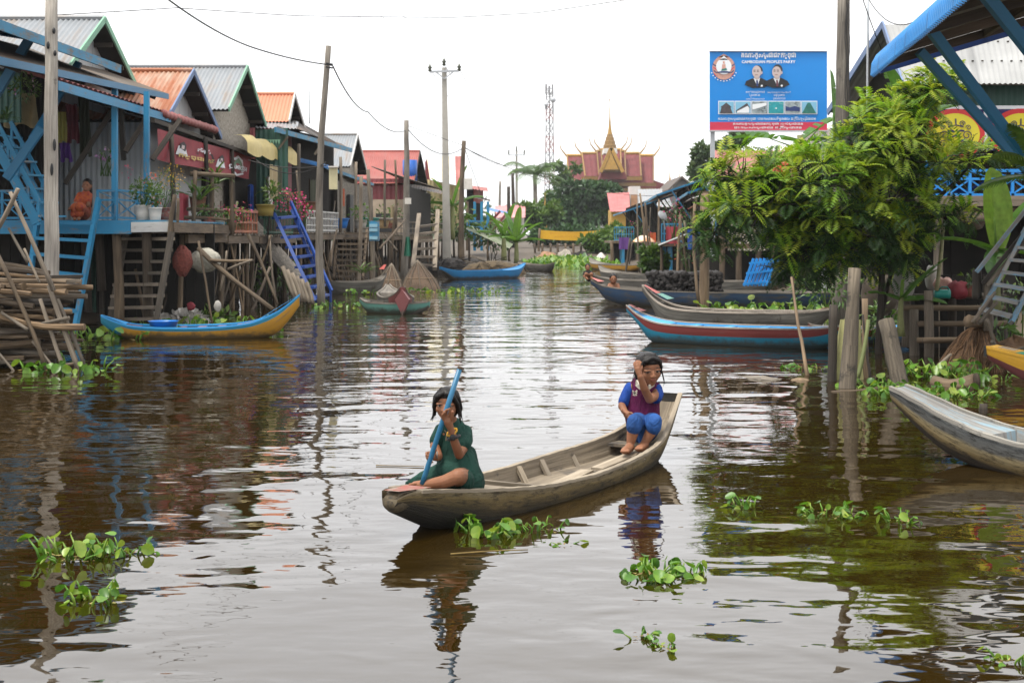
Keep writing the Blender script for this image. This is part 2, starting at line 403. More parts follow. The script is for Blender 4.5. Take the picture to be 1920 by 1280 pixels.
# ---------------------------------------------------------------- boats
def smooth_tab(tab, t):
    """monotone-ish cubic through the table rows"""
    k = len(tab)
    for i in range(k-1):
        if t <= tab[i+1][0] or i == k-2:
            a = tab[max(i-1, 0)]; b = tab[i]; c = tab[i+1]; d = tab[min(i+2, k-1)]
            u = (t-b[0])/(c[0]-b[0]); u = max(0, min(1, u)); out = []
            for q in range(1, len(b)):
                m0 = (c[q]-a[q])/(c[0]-a[0])*(c[0]-b[0]) if c[0] > a[0] else 0
                m1 = (d[q]-b[q])/(d[0]-b[0])*(c[0]-b[0]) if d[0] > b[0] else 0
                if i == 0: m0 = c[q]-b[q]
                if i == k-2: m1 = c[q]-b[q]
                h = u*u*u; g = u*u
                out.append((2*h-3*g+1)*b[q]+(h-2*g+u)*m0+(-2*h+3*g)*c[q]+(h-g)*m1)
            return out
def boat(name, label, p0, p1, tab, mats, band=None, inner_m=2, rim_m=3, th=.028, ns=56, cat='boat', group=None, belly=.8, rimh=.012, rag=0.0, heel=0.0, rimw=None, rim0=0.0):
    """tab rows: t, half width, sheer z, keel z, inside floor z. mats: [lower, upper, inside, rim]; band(q,t)->slot"""
    p0, p1 = V(p0), V(p1); ax = (p1-p0); Ln = ax.length; ax.normalize(); sd = V(ax.y, -ax.x, 0)
    root = thing(name, (p0+p1)/2, label, cat, group)
    NQ = 9
    def st(t): return smooth_tab(tab, t)
    def P(t, lat, z): return p0+ax*(Ln*t)+sd*lat+V(0, 0, z+heel*lat)
    m = MB(); m.r = .5
    rg = [rr(-1, 1)*rag for _ in range(ns+1)]
    ring = []
    for j in range(ns+1):
        t = j/ns; wg, zs, zk, fi = st(t); row = []
        for i in range(-NQ, NQ+1):
            q = abs(i)/NQ; sg = 1 if i >= 0 else -1
            lat = wg*math.sin(q*math.pi/2)**belly; z = zk+(zs-zk)*(1-math.cos(q*math.pi/2))**1.05
            row.append((P(t, sg*lat, z+(rg[j] if q == 1 else 0)), q))
        ring.append(row)
    for j in range(ns):
        for i in range(2*NQ):
            q = (ring[j][i][1]+ring[j][i+1][1])/2; m.m = band(q, (j+.5)/ns) if band else 0
            k = len(m.v); pts = [ring[j][i][0], ring[j+1][i][0], ring[j+1][i+1][0], ring[j][i+1][0]]
            m.v += pts
            y0, y1 = j/ns*Ln, (j+1)/ns*Ln; x0, x1 = i*.09, (i+1)*.09
            m.face([k, k+1, k+2, k+3], [(x0, y0), (x0, y1), (x1, y1), (x1, y0)])
    for j, rv in ((0, 0), (ns, 1)):       # end faces
        m.m = band(.9, j/ns) if band else 0
        pts = [q[0] for q in ring[j]]
        if rv: pts = pts[::-1]
        m.poly(pts)
    hull = m.build('hull', mats, root, True, True)
    # inside skin
    m = MB(); m.r = .5; m.m = 0
    def inn(t):
        wg, zs, zk, fi = st(t); fi = min(fi, zs-.004); w2 = max(wg-th, .004)
        fl = max(zk+.03, fi); fr = min(1, max(.25, (fl-zk)/max(zs-zk, .01))); wf = min(w2, max(.003, wg*(1-(1-fr)**2)**.5-th))
        return [(-w2, zs), (-lerp(w2, wf, .35), lerp(zs, fl, .5)), (-wf, fl), (-wf*.33, fl-.002), (wf*.33, fl-.002), (wf, fl), (lerp(w2, wf, .35), lerp(zs, fl, .5)), (w2, zs)]
    rows = [[P(j/ns, a, z+(rg[j] if q in (0, 7) else 0)) for q, (a, z) in enumerate(inn(j/ns))] for j in range(ns+1)]
    for j in range(ns):
        for i in range(7):
            k = len(m.v); m.v += [rows[j][i], rows[j][i+1], rows[j+1][i+1], rows[j+1][i]]
            y0, y1 = j/ns*Ln, (j+1)/ns*Ln; x0, x1 = i*.09, (i+1)*.09
            m.face([k, k+1, k+2, k+3], [(x0, y0), (x1, y0), (x1, y1), (x0, y1)])
    m.build('inside', mats[inner_m], root, False, True)
    # rim (gunwale caps)
    rw = th if rimw is None else rimw
    for sg in (-1, 1):
        sec = []; m = MB(); m.r = .6
        for j in range(ns+1):
            t = lerp(rim0, 1, j/ns); wg, zs, zk, fi = st(t); a, b2 = sg*(wg+.006), sg*max(wg-rw, .002)
            z = zs+rg[j]
            sec.append([P(t, a, z-.012), P(t, b2, z-.012), P(t, b2, z+rimh), P(t, a, z+rimh)])
        for j in range(ns):
            for i in range(4):
                k = len(m.v); m.v += [sec[j][i], sec[j][(i+1) % 4], sec[j+1][(i+1) % 4], sec[j+1][i]]
                m.face([k, k+1, k+2, k+3], [(0, j/ns*Ln), (.03, j/ns*Ln), (.03, (j+1)/ns*Ln), (0, (j+1)/ns*Ln)])
        for e in (0, ns): m.poly(sec[e])
        m.build('gunwale', mats[rim_m], root)
    return root, P, st
# ---------------------------------------------------------------- the children's boat
wood('boat_outer', (.085, .062, .034), (.27, .215, .135), grain=(24, 2.2), spots=((.022, .018, .012), 3.2, .60), bmp=.7)
wood('boat_wet', (.02, .016, .010), (.075, .055, .03), grain=(20, 2.0), rough=.45, spots=((.09, .06, .015), 4, .60))
wood('boat_inner', (.12, .098, .07), (.30, .25, .185), grain=(26, 1.2), spots=((.05, .042, .035), 2.6, .60), bmp=.6)
wood('boat_rim', (.17, .14, .10), (.38, .33, .26), grain=(30, 2))
wood('hull_nose', (.06, .045, .025), (.20, .155, .09), grain=(9, 9), kind='obj', spots=((.03, .024, .016), 14, .56), bmp=.7)
plain('red_faded', (.25, .065, .045), .7, .3, 14, stain=((.22, .17, .13), 18, .55))
A_ = V(.255, 8.47, 0); D_ = V(.49, .87, 0).normalized()
A_ = A_-V(0, 0, .025); bp0 = A_-D_*1.74; bp1 = A_+D_*1.70
def hullmat(name, stops, wob=.16, grain=(20, 1.6)):
    """old hull: uv.x counts round the section, so stains follow the planks up from the bilge"""
    m, nt, bs = newmat(name); L = nt.links.new
    tc = N(nt, 'TexCoord'); sp = N(nt, 'SeparateXYZ'); L(tc.outputs['UV'], sp.inputs[0])
    def mth(op, a, b=None):
        k = N(nt, 'Math', operation=op)
        for i, q in enumerate((a, b)):
            if q is None: continue
            if isinstance(q, (int, float)): k.inputs[i].default_value = q
            else: L(q, k.inputs[i])
        return k.outputs[0]
    q = mth('DIVIDE', mth('ABSOLUTE', mth('SUBTRACT', sp.outputs[0], .81)), .81)
    n = N(nt, 'TexNoise', Scale=1.0, Detail=7.0, Roughness=.7); L(coords(nt, 'uv', (5, 3.2, 1)), n.inputs['Vector'])
    n2 = N(nt, 'TexNoise', Scale=1.0, Detail=6.0, Roughness=.7); L(coords(nt, 'uv', (grain[0], grain[1], 1)), n2.inputs['Vector'])
    n3 = N(nt, 'TexNoise', Scale=1.0, Detail=8.0, Roughness=.75); L(coords(nt, 'uv', (16, 7, 1)), n3.inputs['Vector'])
    t = mth('ADD', q, mth('MULTIPLY', mth('SUBTRACT', n.outputs[0], .5), wob*2))
    r = ramp(nt, stops); L(t, r.inputs[0])
    g = ramp(nt, [(.3, (.55, .53, .5)), (.7, (1.2, 1.18, 1.12))]); L(n2.outputs[0], g.inputs[0])
    c = mixc(nt, .9, r.outputs[0], g.outputs[0], 'MULTIPLY')
    sr = ramp(nt, [(.50, (1, 1, 1)), (.60, (.16, .14, .11))]); L(n3.outputs[0], sr.inputs[0])
    c = mixc(nt, .85, c, sr.outputs[0], 'MULTIPLY')
    L(c, bs.inputs['Base Color']); bs.inputs['Roughness'].default_value = .8
    bump(nt, bs, mixc(nt, .5, n2.outputs[0], n3.outputs[0]), .8, .014); return m
hullmat('hull_main', [(.62, (.012, .009, .004)), (.76, (.055, .038, .012)), (.86, (.135, .095, .033)), (.94, (.17, .13, .07)), (1.02, (.25, .205, .135))])
hullmat('hull_bow', [(.50, (.03, .02, .010)), (.60, (.17, .12, .045)), (.74, (.28, .225, .12)), (.80, (.085, .085, .08)), (.93, (.07, .075, .078)), (.98, (.26, .27, .26))], .07)
tab = [(0, .045, .235, .195, .5), (.008, .072, .258, .165, .5), (.035, .092, .262, .125, .5), (.10, .14, .235, .035, .5), (.16, .185, .21, -.045, .5), (.22, .215, .185, -.085, .5), (.29, .25, .158, -.10, .148), (.325, .262, .15, -.10, .04),
       (.36, .272, .143, -.11, .035), (.5, .295, .13, -.11, .035), (.65, .285, .138, -.11, .035), (.77, .245, .155, -.09, .04), (.85, .20, .185, -.03, .07), (.91, .155, .245, .06, .17), (.96, .125, .335, .18, .25), (1, .105, .42, .33, .30)]
MAINBOAT, BP, BST = boat('rowing_boat', 'old grey wooden rowing boat in mid canal carrying two children', bp0, bp1, tab,
    [M_['hull_main'], M_['hull_main'], M_['boat_inner'], M_['boat_rim']], rag=.0022, rimh=.005, rim0=.04, belly=.72, ns=72)
m = MB(); m.ball(BP(.020, 0, .208), (.074, .075, .052), 20, 12, .4, Matrix.Rotation(-math.atan2(D_.x, D_.y), 3, 'Z')); m.build('bow_block', M_['hull_nose'], MAINBOAT, True)
m = MB()
m.poly([BP(.004, -.045, .272), BP(.004, .045, .272), BP(.075, .08, .258), BP(.075, -.07, .258)])
m.build('bow_patch', M_['red_faded'], MAINBOAT)
# cross bulkhead, ribs, loose boards
m = MB(); m.hexa([BP(.331, -.17, -.05), BP(.331, .17, -.05), BP(.339, .17, -.05), BP(.339, -.17, -.05), BP(.331, -.245, .142), BP(.331, .245, .142), BP(.339, .245, .142), BP(.339, -.245, .142)]); m.build('bulkhead', M_['boat_inner'], MAINBOAT)
for t in (.50, .585, .70):
    for sg in (-1, 1):
        m = MB(); m.beam(BP(t, sg*.15, -.03), BP(t+.012, sg*.262, .12), .035, .022); m.build('rib', M_['boat_rim'], MAINBOAT)
m = MB(); m.beam(BP(.40, .10, .055), BP(.62, .02, .065), .085, .018, r=.9); m.build('floor_board', M_['boat_rim'], MAINBOAT)
m = MB(); m.beam(BP(.39, .17, .04), BP(.60, .11, .045), .05, .02, r=.6); m.build('floor_board', M_['boat_inner'], MAINBOAT)
m = MB(); m.beam(BP(.655, .03, .06), BP(.835, .09, .11), .09, .016, r=.8); m.build('floor_board', M_['boat_rim'], MAINBOAT)
m = MB(); m.beam(BP(.84, -.17, .125), BP(.84, .17, .125), .14, .02); m.build('stern_seat', M_['boat_inner'], MAINBOAT)

# ---------------------------------------------------------------- the two children
sk, nt, bs = newmat('skin'); L = nt.links.new
n = N(nt, 'TexNoise', Scale=9.0, Detail=5.0); L(coords(nt, 'obj'), n.inputs['Vector'])
r = ramp(nt, [(.3, (.17, .070, .035)), (.7, (.26, .115, .060))]); L(n.outputs[0], r.inputs[0]); L(r.outputs[0], bs.inputs['Base Color'])
bs.inputs['Roughness'].default_value = .6; bs.inputs['Specular IOR Level'].default_value = .3; bs.inputs['Subsurface Weight'].default_value = .12; bs.inputs['Subsurface Radius'].default_value = (.02, .008, .004)
plain('lip', (.24, .075, .055), .45, .1, 20)
plain('eye_white', (.20, .18, .16), .25, .03)
plain('iris', (.012, .008, .006), .15, .02)
def cloth(name, col, sc=30):
    m, nt, bs = newmat(name); L = nt.links.new
    n = N(nt, 'TexNoise', Scale=7.0, Detail=3.0); L(coords(nt, 'obj'), n.inputs['Vector'])
    n2 = N(nt, 'TexNoise', Scale=180.0, Detail=1.0); L(coords(nt, 'obj'), n2.inputs['Vector'])
    rp = ramp(nt, [(.3, tuple(.55*q for q in col)), (.7, tuple(min(1, 1.2*q) for q in col))]); L(n.outputs[0], rp.inputs[0])
    L(mixc(nt, .25, rp.outputs[0], n2.outputs[0], 'MULTIPLY'), bs.inputs['Base Color']); bs.inputs['Roughness'].default_value = .85; bs.inputs['Specular IOR Level'].default_value = .2
    nw = N(nt, 'TexNoise', Scale=16.0, Detail=2.5, Distortion=1.2); L(coords(nt, 'obj', (1, 1, .45)), nw.inputs['Vector'])
    bump(nt, bs, nw.outputs[0], .9, .03)
    return m
cloth('cloth_green', (.014, .054, .040)); cloth('cloth_purple', (.085, .007, .046)); cloth('cloth_blue', (.018, .065, .30)); cloth('cloth_shorts', (.025, .085, .27))
cloth('cloth_cream', (.6, .56, .46)); plain('cloth_orange', (.50, .105, .02), .8, .3, 8, stain=((.25, .025, .02), 28, .52), bmp=.4)
hm, nt, bs = newmat('hair'); L = nt.links.new
n = N(nt, 'TexNoise', Scale=1.0, Detail=4.0); L(coords(nt, 'obj', (120, 120, 9)), n.inputs['Vector'])
r = ramp(nt, [(.3, (.003, .0025, .0025)), (.75, (.014, .010, .008))]); L(n.outputs[0], r.inputs[0]); L(r.outputs[0], bs.inputs['Base Color'])
bs.inputs['Roughness'].default_value = .42; bs.inputs['Specular IOR Level'].default_value = .22; bump(nt, bs, n.outputs[0], .6, .006)

def remesh(mb, name, mat, parent, vox=.004, it=5, fac=.5):
    """fuse overlapping closed shapes into one continuous surface"""
    me = bpy.data.meshes.new('raw'); me.from_pydata([tuple(q) for q in mb.v], [], mb.f); me.update()
    o = bpy.data.objects.new('raw', me); COL.objects.link(o)
    a = o.modifiers.new('r', 'REMESH'); a.mode = 'VOXEL'; a.voxel_size = vox; a.use_smooth_shade = True
    b = o.modifiers.new('s', 'SMOOTH'); b.iterations = it; b.factor = fac
    bpy.context.view_layer.update()
    ev = o.evaluated_get(bpy.context.evaluated_depsgraph_get())
    new = bpy.data.meshes.new_from_object(ev); bpy.data.objects.remove(o)
    new.name = name; new.materials.clear(); new.materials.append(mat)
    new.polygons.foreach_set('use_smooth', [True]*len(new.polygons))
    q = bpy.data.objects.new(name, new); COL.objects.link(q); attach(q, parent); return q
def limb(m, pts, rad, n=12, r=None):
    m.tube(pts, rad, n)
    for p, q in ((pts[0], rad[0]), (pts[-1], rad[-1])): m.ball(p, q*.98, 12, 8)
    for p, q in zip(pts[1:-1], rad[1:-1]): m.ball(p, q*.99, 12, 8)
def frame(fwd, up):
    f = V(fwd).normalized(); u = V(up); r = f.cross(u).normalized(); u = r.cross(f)
    return Matrix((r, f, u)).transposed()          # columns: person's right, forward, up
def add_head(m, c, Mx, k):
    """skull, jaw, cheeks, nose, lips, ears; k = head height"""
    c = V(c); T = lambda x, y, z: c+Mx@V(x*k, y*k, z*k)
    def B(p, rd): m.ball(T(*p), V(*rd)*k, 16, 12, None, Mx)
    B((0, -.05, .10), (.345, .41, .37)); B((0, .06, -.10), (.295, .33, .33))
    B((0, .15, -.29), (.175, .185, .175)); B((0, .20, -.385), (.10, .10, .085))          # jaw, chin
    for s in (-1, 1):
        B((s*.165, .19, -.12), (.125, .135, .13)); B((s*.345, -.06, -.06), (.04, .075, .115))   # cheeks, ears
        B((s*.15, .295, .045), (.125, .075, .04))                                          # brow ridges
        B((s*.058, .375, -.135), (.036, .04, .032))                                       # nostril wings
    m.tube([T(0, .355, .02), T(0, .395, -.06), T(0, .425, -.115)], [.030*k, .036*k, .045*k], 10); B((0, .415, -.125), (.05, .05, .042))
    B((0, .335, -.215), (.095, .06, .030)); B((0, .325, -.262), (.085, .06, .032))
    return T
def add_face(root, T, Mx, k, gaze=(0, 0), squint=.6):
    for s in (-1, 1):
        m = MB(); m.ball(T(s*.145, .315, -.005), V(.064, .05, .030*squint+.006)*k, 12, 8, None, Mx); e = m.build('eye', M_['eye_white'], root, True)
        m = MB(); m.ball(T(s*.145+gaze[0], .347, -.003+gaze[1]), V(.036, .022, .032*squint+.005)*k, 10, 8, None, Mx); i = m.build('iris', M_['iris'], e, True)
        m = MB(); m.tube([T(s*.065, .352, .028*squint+.006), T(s*.145, .372, .045*squint+.008), T(s*.225, .318, .02*squint)], [.006*k, .012*k, .006*k], 6); m.build('eyelash', M_['iris'], e)
        m = MB(); m.tube([T(s*.07, .372, .108), T(s*.15, .368, .122), T(s*.245, .30, .098)], [.009*k, .012*k, .006*k], 6); m.build('eyebrow', M_['hair'], root)
    m = MB(); m.ball(T(0, .368, -.212), V(.085, .035, .018)*k, 12, 8, None, Mx); m.ball(T(0, .36, -.256), V(.072, .035, .020)*k, 12, 8, None, Mx); m.build('lips', M_['lip'], root, True)
def add_hand(m, wrist, palm, fingers, thumb, rp=.026):
    """palm blob plus five separate finger chains (lists of points)"""
    w, p = V(wrist), V(palm)
    m.tube([w, w.lerp(p, .5), p], [rp*.72, rp*.9, rp*.95], 10); m.ball(p, rp, 12, 8); m.ball(w, rp*.74, 10, 8)
    for f in fingers: limb(m, [V(q) for q in f], [.0080, .0074, .0068, .0056][:len(f)], 8)
    limb(m, [V(q) for q in thumb], [.0105, .0095, .0080][:len(thumb)], 8)
def hair_strands(T, k, spec, mat, root, rad=.011):
    for pts in spec: m = MB(); m.tube([T(*p) for p in pts], [rad, rad*.8, .0008], 6); m.build('hair_strand', mat, root, True)

# front girl, sitting side-on at the bow in a green dress, steering pole in both hands
Yf = 7.45
g = thing('person', at(858, 905, Yf), 'girl in a dark green dress sitting at the bow holding a blue pole', 'person')
def q(px, py, d=0.0): return at(px, py, Yf+d)
Mx = frame((-.14, -1, -.06), (.03, 0, 1)); k = .180
hc = q(838, 757, -.02)
body = MB()
T = add_head(body, hc, Mx, k)
limb(body, [q(843, 782, .03), q(846, 806, .05)], [.036, .043])
limb(body, [q(848, 812, .06), q(850, 850, .06), q(858, 895, .06)], [.070, .070, .098])
limb(body, [q(826, 812, .02), q(846, 808, .05), q(872, 812, .08)], [.031, .04, .031])
# her left arm: shoulder, elbow, wrist up to the pole
limb(body, [q(875, 814, .07), q(871, 836, -.01), q(861, 852, -.07)], [.028, .026, .024])
limb(body, [q(861, 852, -.07), q(853, 830, -.12), q(845, 803, -.16)], [.025, .023, .017])
add_hand(body, q(845, 803, -.16), q(839, 789, -.175), [
    [q(834, 789, -.18), q(829.5, 784, -.195), q(829.5, 777, -.212), q(834, 773, -.218)], [q(835, 786, -.18), q(831, 780, -.195), q(832, 772, -.212), q(837, 768, -.215)],
    [q(838, 783, -.18), q(836, 775, -.195), q(839, 768, -.21), q(843, 766, -.205)], [q(842, 784, -.175), q(844, 778, -.19), q(846.5, 773, -.2), q(848, 770, -.195)]],
    [q(844, 790, -.175), q(848, 781, -.195), q(849, 772, -.205)], .024)
# her right arm, lower, hand closed round the pole
limb(body, [q(823, 813, .02), q(815, 835, .0), q(822, 855, -.05)], [.028, .026, .023])
limb(body, [q(822, 855, -.05), q(818, 857, -.09), q(813, 857, -.12)], [.023, .021, .017])
add_hand(body, q(814, 857, -.11), q(809, 854, -.14), [
    [q(804, 848, -.14), q(799.5, 849, -.155), q(800, 853, -.17), q(804.5, 854, -.172)], [q(804.5, 852, -.14), q(799.5, 854, -.155), q(800.5, 858, -.17), q(805, 859, -.172)],
    [q(806, 856, -.14), q(801.5, 860, -.155), q(803, 863, -.17), q(807.5, 863, -.17)], [q(808, 860, -.14), q(805, 864, -.15), q(807, 866.5, -.165), q(811, 866, -.165)]],
    [q(810, 850, -.145), q(815, 847, -.165), q(817, 843, -.172)], .023)
# legs: left knee bent to the viewer, shin lying along the gunwale; right leg folded under the skirt
limb(body, [q(862, 900, .05), q(866, 896, -.06), q(858, 893, -.20)], [.075, .056, .042])
limb(body, [q(858, 893, -.20), q(832, 903, -.19), q(796, 908, -.15)], [.040, .034, .022])
limb(body, [q(796, 908, -.15), q(778, 909, -.13)], [.026, .020])
for j in range(5): limb(body, [q(780-j*.4, 906+j*1.6, -.15+.012*j), q(768+j*1.6, 908+j*1.3, -.14+.012*j)], [.009, .007], 8)
limb(body, [q(852, 902, .07), q(815, 900, .08), q(785, 906, .02)], [.075, .055, .035])
remesh(body, 'body', M_['skin'], g, .0032, 4)
add_face(g, T, Mx, k, (0, 0), .8)
# dress: bodice, two short sleeves, skirt spread over the knees
dr = MB()
limb(dr, [q(850, 806, .055), q(850, 835, .055), q(856, 868, .05), q(864, 905, .05)], [.070, .084, .108, .132])
limb(dr, [q(826, 806, .025), q(846, 803, .045), q(870, 808, .075)], [.035, .045, .037])
limb(dr, [q(873, 809, .075), q(873, 825, .02), q(869, 832, -.010)], [.037, .040, .042])
limb(dr, [q(825, 810, .025), q(818, 826, .015)], [.036, .038])
limb(dr, [q(878, 850, .09), q(884, 895, .09)], [.045, .055])
limb(dr, [q(862, 897, -.02), q(872, 902, -.12)], [.075, .050])
limb(dr, [q(855, 885, .0), q(825, 891, -.05), q(795, 899, -.07), q(764, 906, -.06)], [.080, .064, .046, .014])
limb(dr, [q(850, 892, .08), q(812, 897, .09), q(780, 905, .05)], [.085, .06, .03])
remesh(dr, 'dress', M_['cloth_green'], g, .0045, 5)
m = MB(); m.tube([q(833, 806, -.045), q(839, 813, -.05), q(846, 812, -.05)], .0035, 6); m.tube([q(838, 813, -.055), q(836, 826, -.06)], .003, 6); m.build('neck_trim', M_['brown_wood'], g)
# hair parted in the middle, falling to the jaw
hr = MB()
hb = lambda p, rd: hr.ball(T(*p), V(*rd)*k, 16, 12, None, Mx)
hb((0, -.10, .13), (.372, .42, .372)); hb((0, -.22, -.12), (.35, .28, .36)); hb((0, -.01, .25), (.335, .355, .262))
for s in (-1, 1):
    hr.tube([T(s*.03, .30, .37), T(s*.22, .29, .26), T(s*.335, .14, .02), T(s*.37, .02, -.24), T(s*.35, -.02, -.40)], [.06*k, .09*k, .07*k, .05*k, .015*k], 10)
    hr.tube([T(s*.1, .1, .46), T(s*.33, .05, .2), T(s*.38, -.08, -.12), T(s*.36, -.10, -.38)], [.09*k, .08*k, .08*k, .03*k], 10)
remesh(hr, 'hair', M_['hair'], g, .0035, 3)
hair_strands(T, k, [[(s*a, b, -.2), (s*(a+.02), b-.02, -.38), (s*(a+.04+rr(-.03, .06)), b-.03, -.46-rr(0, .1))] for s in (-1, 1) for a, b in ((.36, .06), (.39, 0), (.41, -.06), (.37, .1))], M_['hair'], g, .0035)
m = MB()
for j in range(2): m.tube([q(847.5, 809+j*2, -.135)+V(math.cos(t)*.026, math.sin(t)*.026, math.sin(t)*.01+math.cos(t)*.012) for t in [i*math.pi/6 for i in range(13)]], .0036, 6)
m.build('bracelet', M_['petal_yellow'], g)
m = MB(); m.tube([q(851, 820, -.135)+V(math.cos(t)*.030, math.sin(t)*.030, math.cos(t)*.010) for t in [i*math.pi/6 for i in range(13)]], .008, 6); m.ball(q(849, 820, -.168), (.017, .008, .017)); m.build('wristwatch', M_['black'], g)
m = MB(); m.tube([q(819.5, 853+6*math.sin(t), -.12+.02*math.cos(t)) for t in [i*math.pi/6 for i in range(13)]], .004, 6); m.build('bracelet', M_['eye_white'], g)
# the pole, leaning in front of her face down into the water
m = MB(); a, b = q(862.5, 690, -.19), q(797, 890, -.165); d_ = (b-a).normalized()
pl = thing('steering_pole', a.lerp(b, .5), 'blue painted steering pole held upright by the girl in green', 'pole')
m.tube([a, a.lerp(b, .5), b, b+d_*.05], [.0135, .0138, .0135, .0135], 12); m.build('shaft', M_['blue_pole'] if 'blue_pole' in M_ else wood('blue_pole', (.02, .03, .04), (.04, .05, .06), paint=(.006, .105, .21), wear=.28, rough=.4, bmp=.1), pl, True)
m = MB(); m.tube([a-d_*.008, a+d_*.004], [.0145, .0145], 12); m.build('end_cap', M_['old_wood'], pl)

# rear girl, sitting on the stern in a purple and blue shirt, hand at her cheek
Yr = 9.52
g = thing('person', at(1205, 800, Yr), 'girl in a purple shirt with blue sleeves sitting on the stern touching her face', 'person')
def q(px, py, d=0.0): return at(px, py, Yr+d)
Mx = frame((.26, -1, -.16), (-.06, 0, 1)); k = .224
hc = q(1217, 692, -.05)
body = MB(); T = add_head(body, hc, Mx, k)
limb(body, [q(1211, 714, .0), q(1208, 735, .03)], [.043, .05])
limb(body, [q(1208, 735, .04), q(1205, 760, .05), q(1205, 795, .05)], [.085, .088, .10])
limb(body, [q(1183, 727, .02), q(1208, 722, .03), q(1231, 727, .04)], [.036, .045, .036])
limb(body, [q(1231, 731, .03), q(1229, 742, -.06), q(1218, 748, -.13)], [.034, .032, .030])             # her left arm, raised
limb(body, [q(1218, 748, -.13), q(1208, 728, -.19), q(1200.5, 706, -.215)], [.030, .027, .020])
add_hand(body, q(1200.5, 706, -.215), q(1196, 692, -.20), [
    [q(1191, 689, -.20), q(1188.5, 683, -.19), q(1190.5, 678.5, -.17)], [q(1193, 686, -.205), q(1191.5, 679.5, -.195), q(1194.5, 676, -.175)],
    [q(1196, 685, -.205), q(1196, 678.5, -.195), q(1199, 676.5, -.175)], [q(1199, 687, -.205), q(1200.5, 681, -.195), q(1202, 679, -.18)]],
    [q(1200, 696, -.205), q(1203, 690, -.195), q(1203, 686, -.18)], .023)
limb(body, [q(1182, 731, .02), q(1169, 752, .02), q(1166, 762, -.01)], [.033, .029, .026])
limb(body, [q(1166, 760, -.01), q(1170, 769, -.07), q(1174, 774, -.11)], [.026, .023, .018])
add_hand(body, q(1173, 773, -.10), q(1176, 777, -.13), [
    [q(1179, 774, -.14), q(1183, 773.5, -.165), q(1186, 775, -.17)], [q(1180, 777, -.14), q(1184.5, 776.5, -.165), q(1187, 778, -.17)],
    [q(1179, 780, -.14), q(1183, 780, -.165), q(1186, 781, -.17)], [q(1177, 782, -.14), q(1180, 783, -.16), q(1182.5, 783, -.17)]],
    [q(1172, 776, -.14), q(1168, 773, -.16), q(1165.5, 769, -.165)], .026)
limb(body, [q(1200, 796, .03), q(1196, 793, -.10), q(1191, 792, -.24)], [.07, .054, .039])
limb(body, [q(1191, 792, -.24), q(1186, 812, -.24), q(1181, 836, -.24)], [.037, .039, .024])
limb(body, [q(1181, 838, -.24), q(1176, 843, -.31), q(1170, 845, -.36)], [.032, .030, .022])
for j in range(5): limb(body, [q(1168+j*2.6, 844.5, -.35-.004*j), q(1165.5+j*2.9, 846, -.385-.002*j)], [.0115, .0095], 8)
limb(body, [q(1212, 796, .03), q(1222, 792, -.08), q(1227, 790, -.18)], [.07, .054, .039])
limb(body, [q(1227, 791, -.18), q(1219, 812, -.18), q(1208, 832, -.19)], [.037, .038, .024])
limb(body, [q(1208, 834, -.19), q(1203, 839, -.26), q(1197, 841, -.30)], [.032, .029, .021])
for j in range(5): limb(body, [q(1194+j*2.4, 840, -.30), q(1192+j*2.6, 841.5, -.33)], [.011, .009], 8)
remesh(body, 'body', M_['skin'], g, .0036, 4)
add_face(g, T, Mx, k, (.012, 0), .45)
sh = MB()
limb(sh, [q(1207, 729, .04), q(1206, 752, .045), q(1204, 780, .04)], [.102, .112, .122])
limb(sh, [q(1186, 726, .025), q(1208, 720, .03), q(1229, 726, .04)], [.040, .052, .040])
remesh(sh, 'shirt', M_['cloth_purple'], g, .0048, 5)
for pts, rd in (([q(1181, 727, .022), q(1175, 740, .02), q(1170, 753, .015)], [.039, .040, .041]), ([q(1231, 728, .035), q(1233, 738, -.01), q(1230, 745, -.05)], [.039, .042, .043])):
    s_ = MB(); limb(s_, pts, rd); remesh(s_, 'sleeve', M_['cloth_blue'], g, .0048, 4)
for a_, b_ in (((1193, 717, -.06), (1201, 727, -.105)), ((1226, 717, -.05), (1217, 726, -.105))): s_ = MB(); s_.beam(q(*a_), q(*b_), .012, .045, (0, -.4, 1), .010, .028); s_.build('collar', M_['cloth_cream'], g)
m = MB()          # pale emblem on the chest: crossed strokes
for (x0, y0, x1, y1) in ((1186, 732, 1194, 741), (1194.5, 731.5, 1187, 741), (1186, 736, 1195, 736.5), (1190, 734, 1190.5, 742)): m.beam(q(x0, y0, -.088), q(x1, y1, -.088), .006, .008)
m.build('emblem', M_['cloth_cream'], g)
st_ = MB()
limb(st_, [q(1206, 791, .05), q(1206, 800, .04)], [.12, .115])
limb(st_, [q(1200, 794, .03), q(1195, 791, -.10), q(1190, 790, -.250)], [.085, .064, .052]); limb(st_, [q(1190, 790, -.250), q(1189, 800, -.250)], [.052, .054])
limb(st_, [q(1212, 794, .03), q(1222, 791, -.07), q(1227, 789, -.19)], [.085, .064, .052]); limb(st_, [q(1227, 789, -.19), q(1225, 800, -.19)], [.052, .054])
limb(st_, [q(1208, 796, -.10), q(1207, 825, -.08)], [.06, .04])
remesh(st_, 'shorts', M_['cloth_shorts'], g, .0048, 5)
hr = MB()
hb = lambda p, rd: hr.ball(T(*p), V(*rd)*k, 16, 12, None, Mx)
hb((0, -.13, .14), (.368, .42, .365)); hb((0, -.26, -.10), (.34, .26, .32)); hb((0, -.01, .25), (.335, .355, .262))
for s in (-1, 1):
    hr.tube([T(s*.0, .27, .40), T(s*.20, .26, .31), T(s*.33, .13, .08), T(s*.37, -.06, -.16), T(s*.34, -.14, -.34)], [.06*k, .08*k, .06*k, .05*k, .02*k], 10)
    hr.tube([T(s*.1, .08, .46), T(s*.34, .02, .2), T(s*.38, -.10, -.10), T(s*.34, -.18, -.34)], [.08*k, .07*k, .07*k, .03*k], 10)
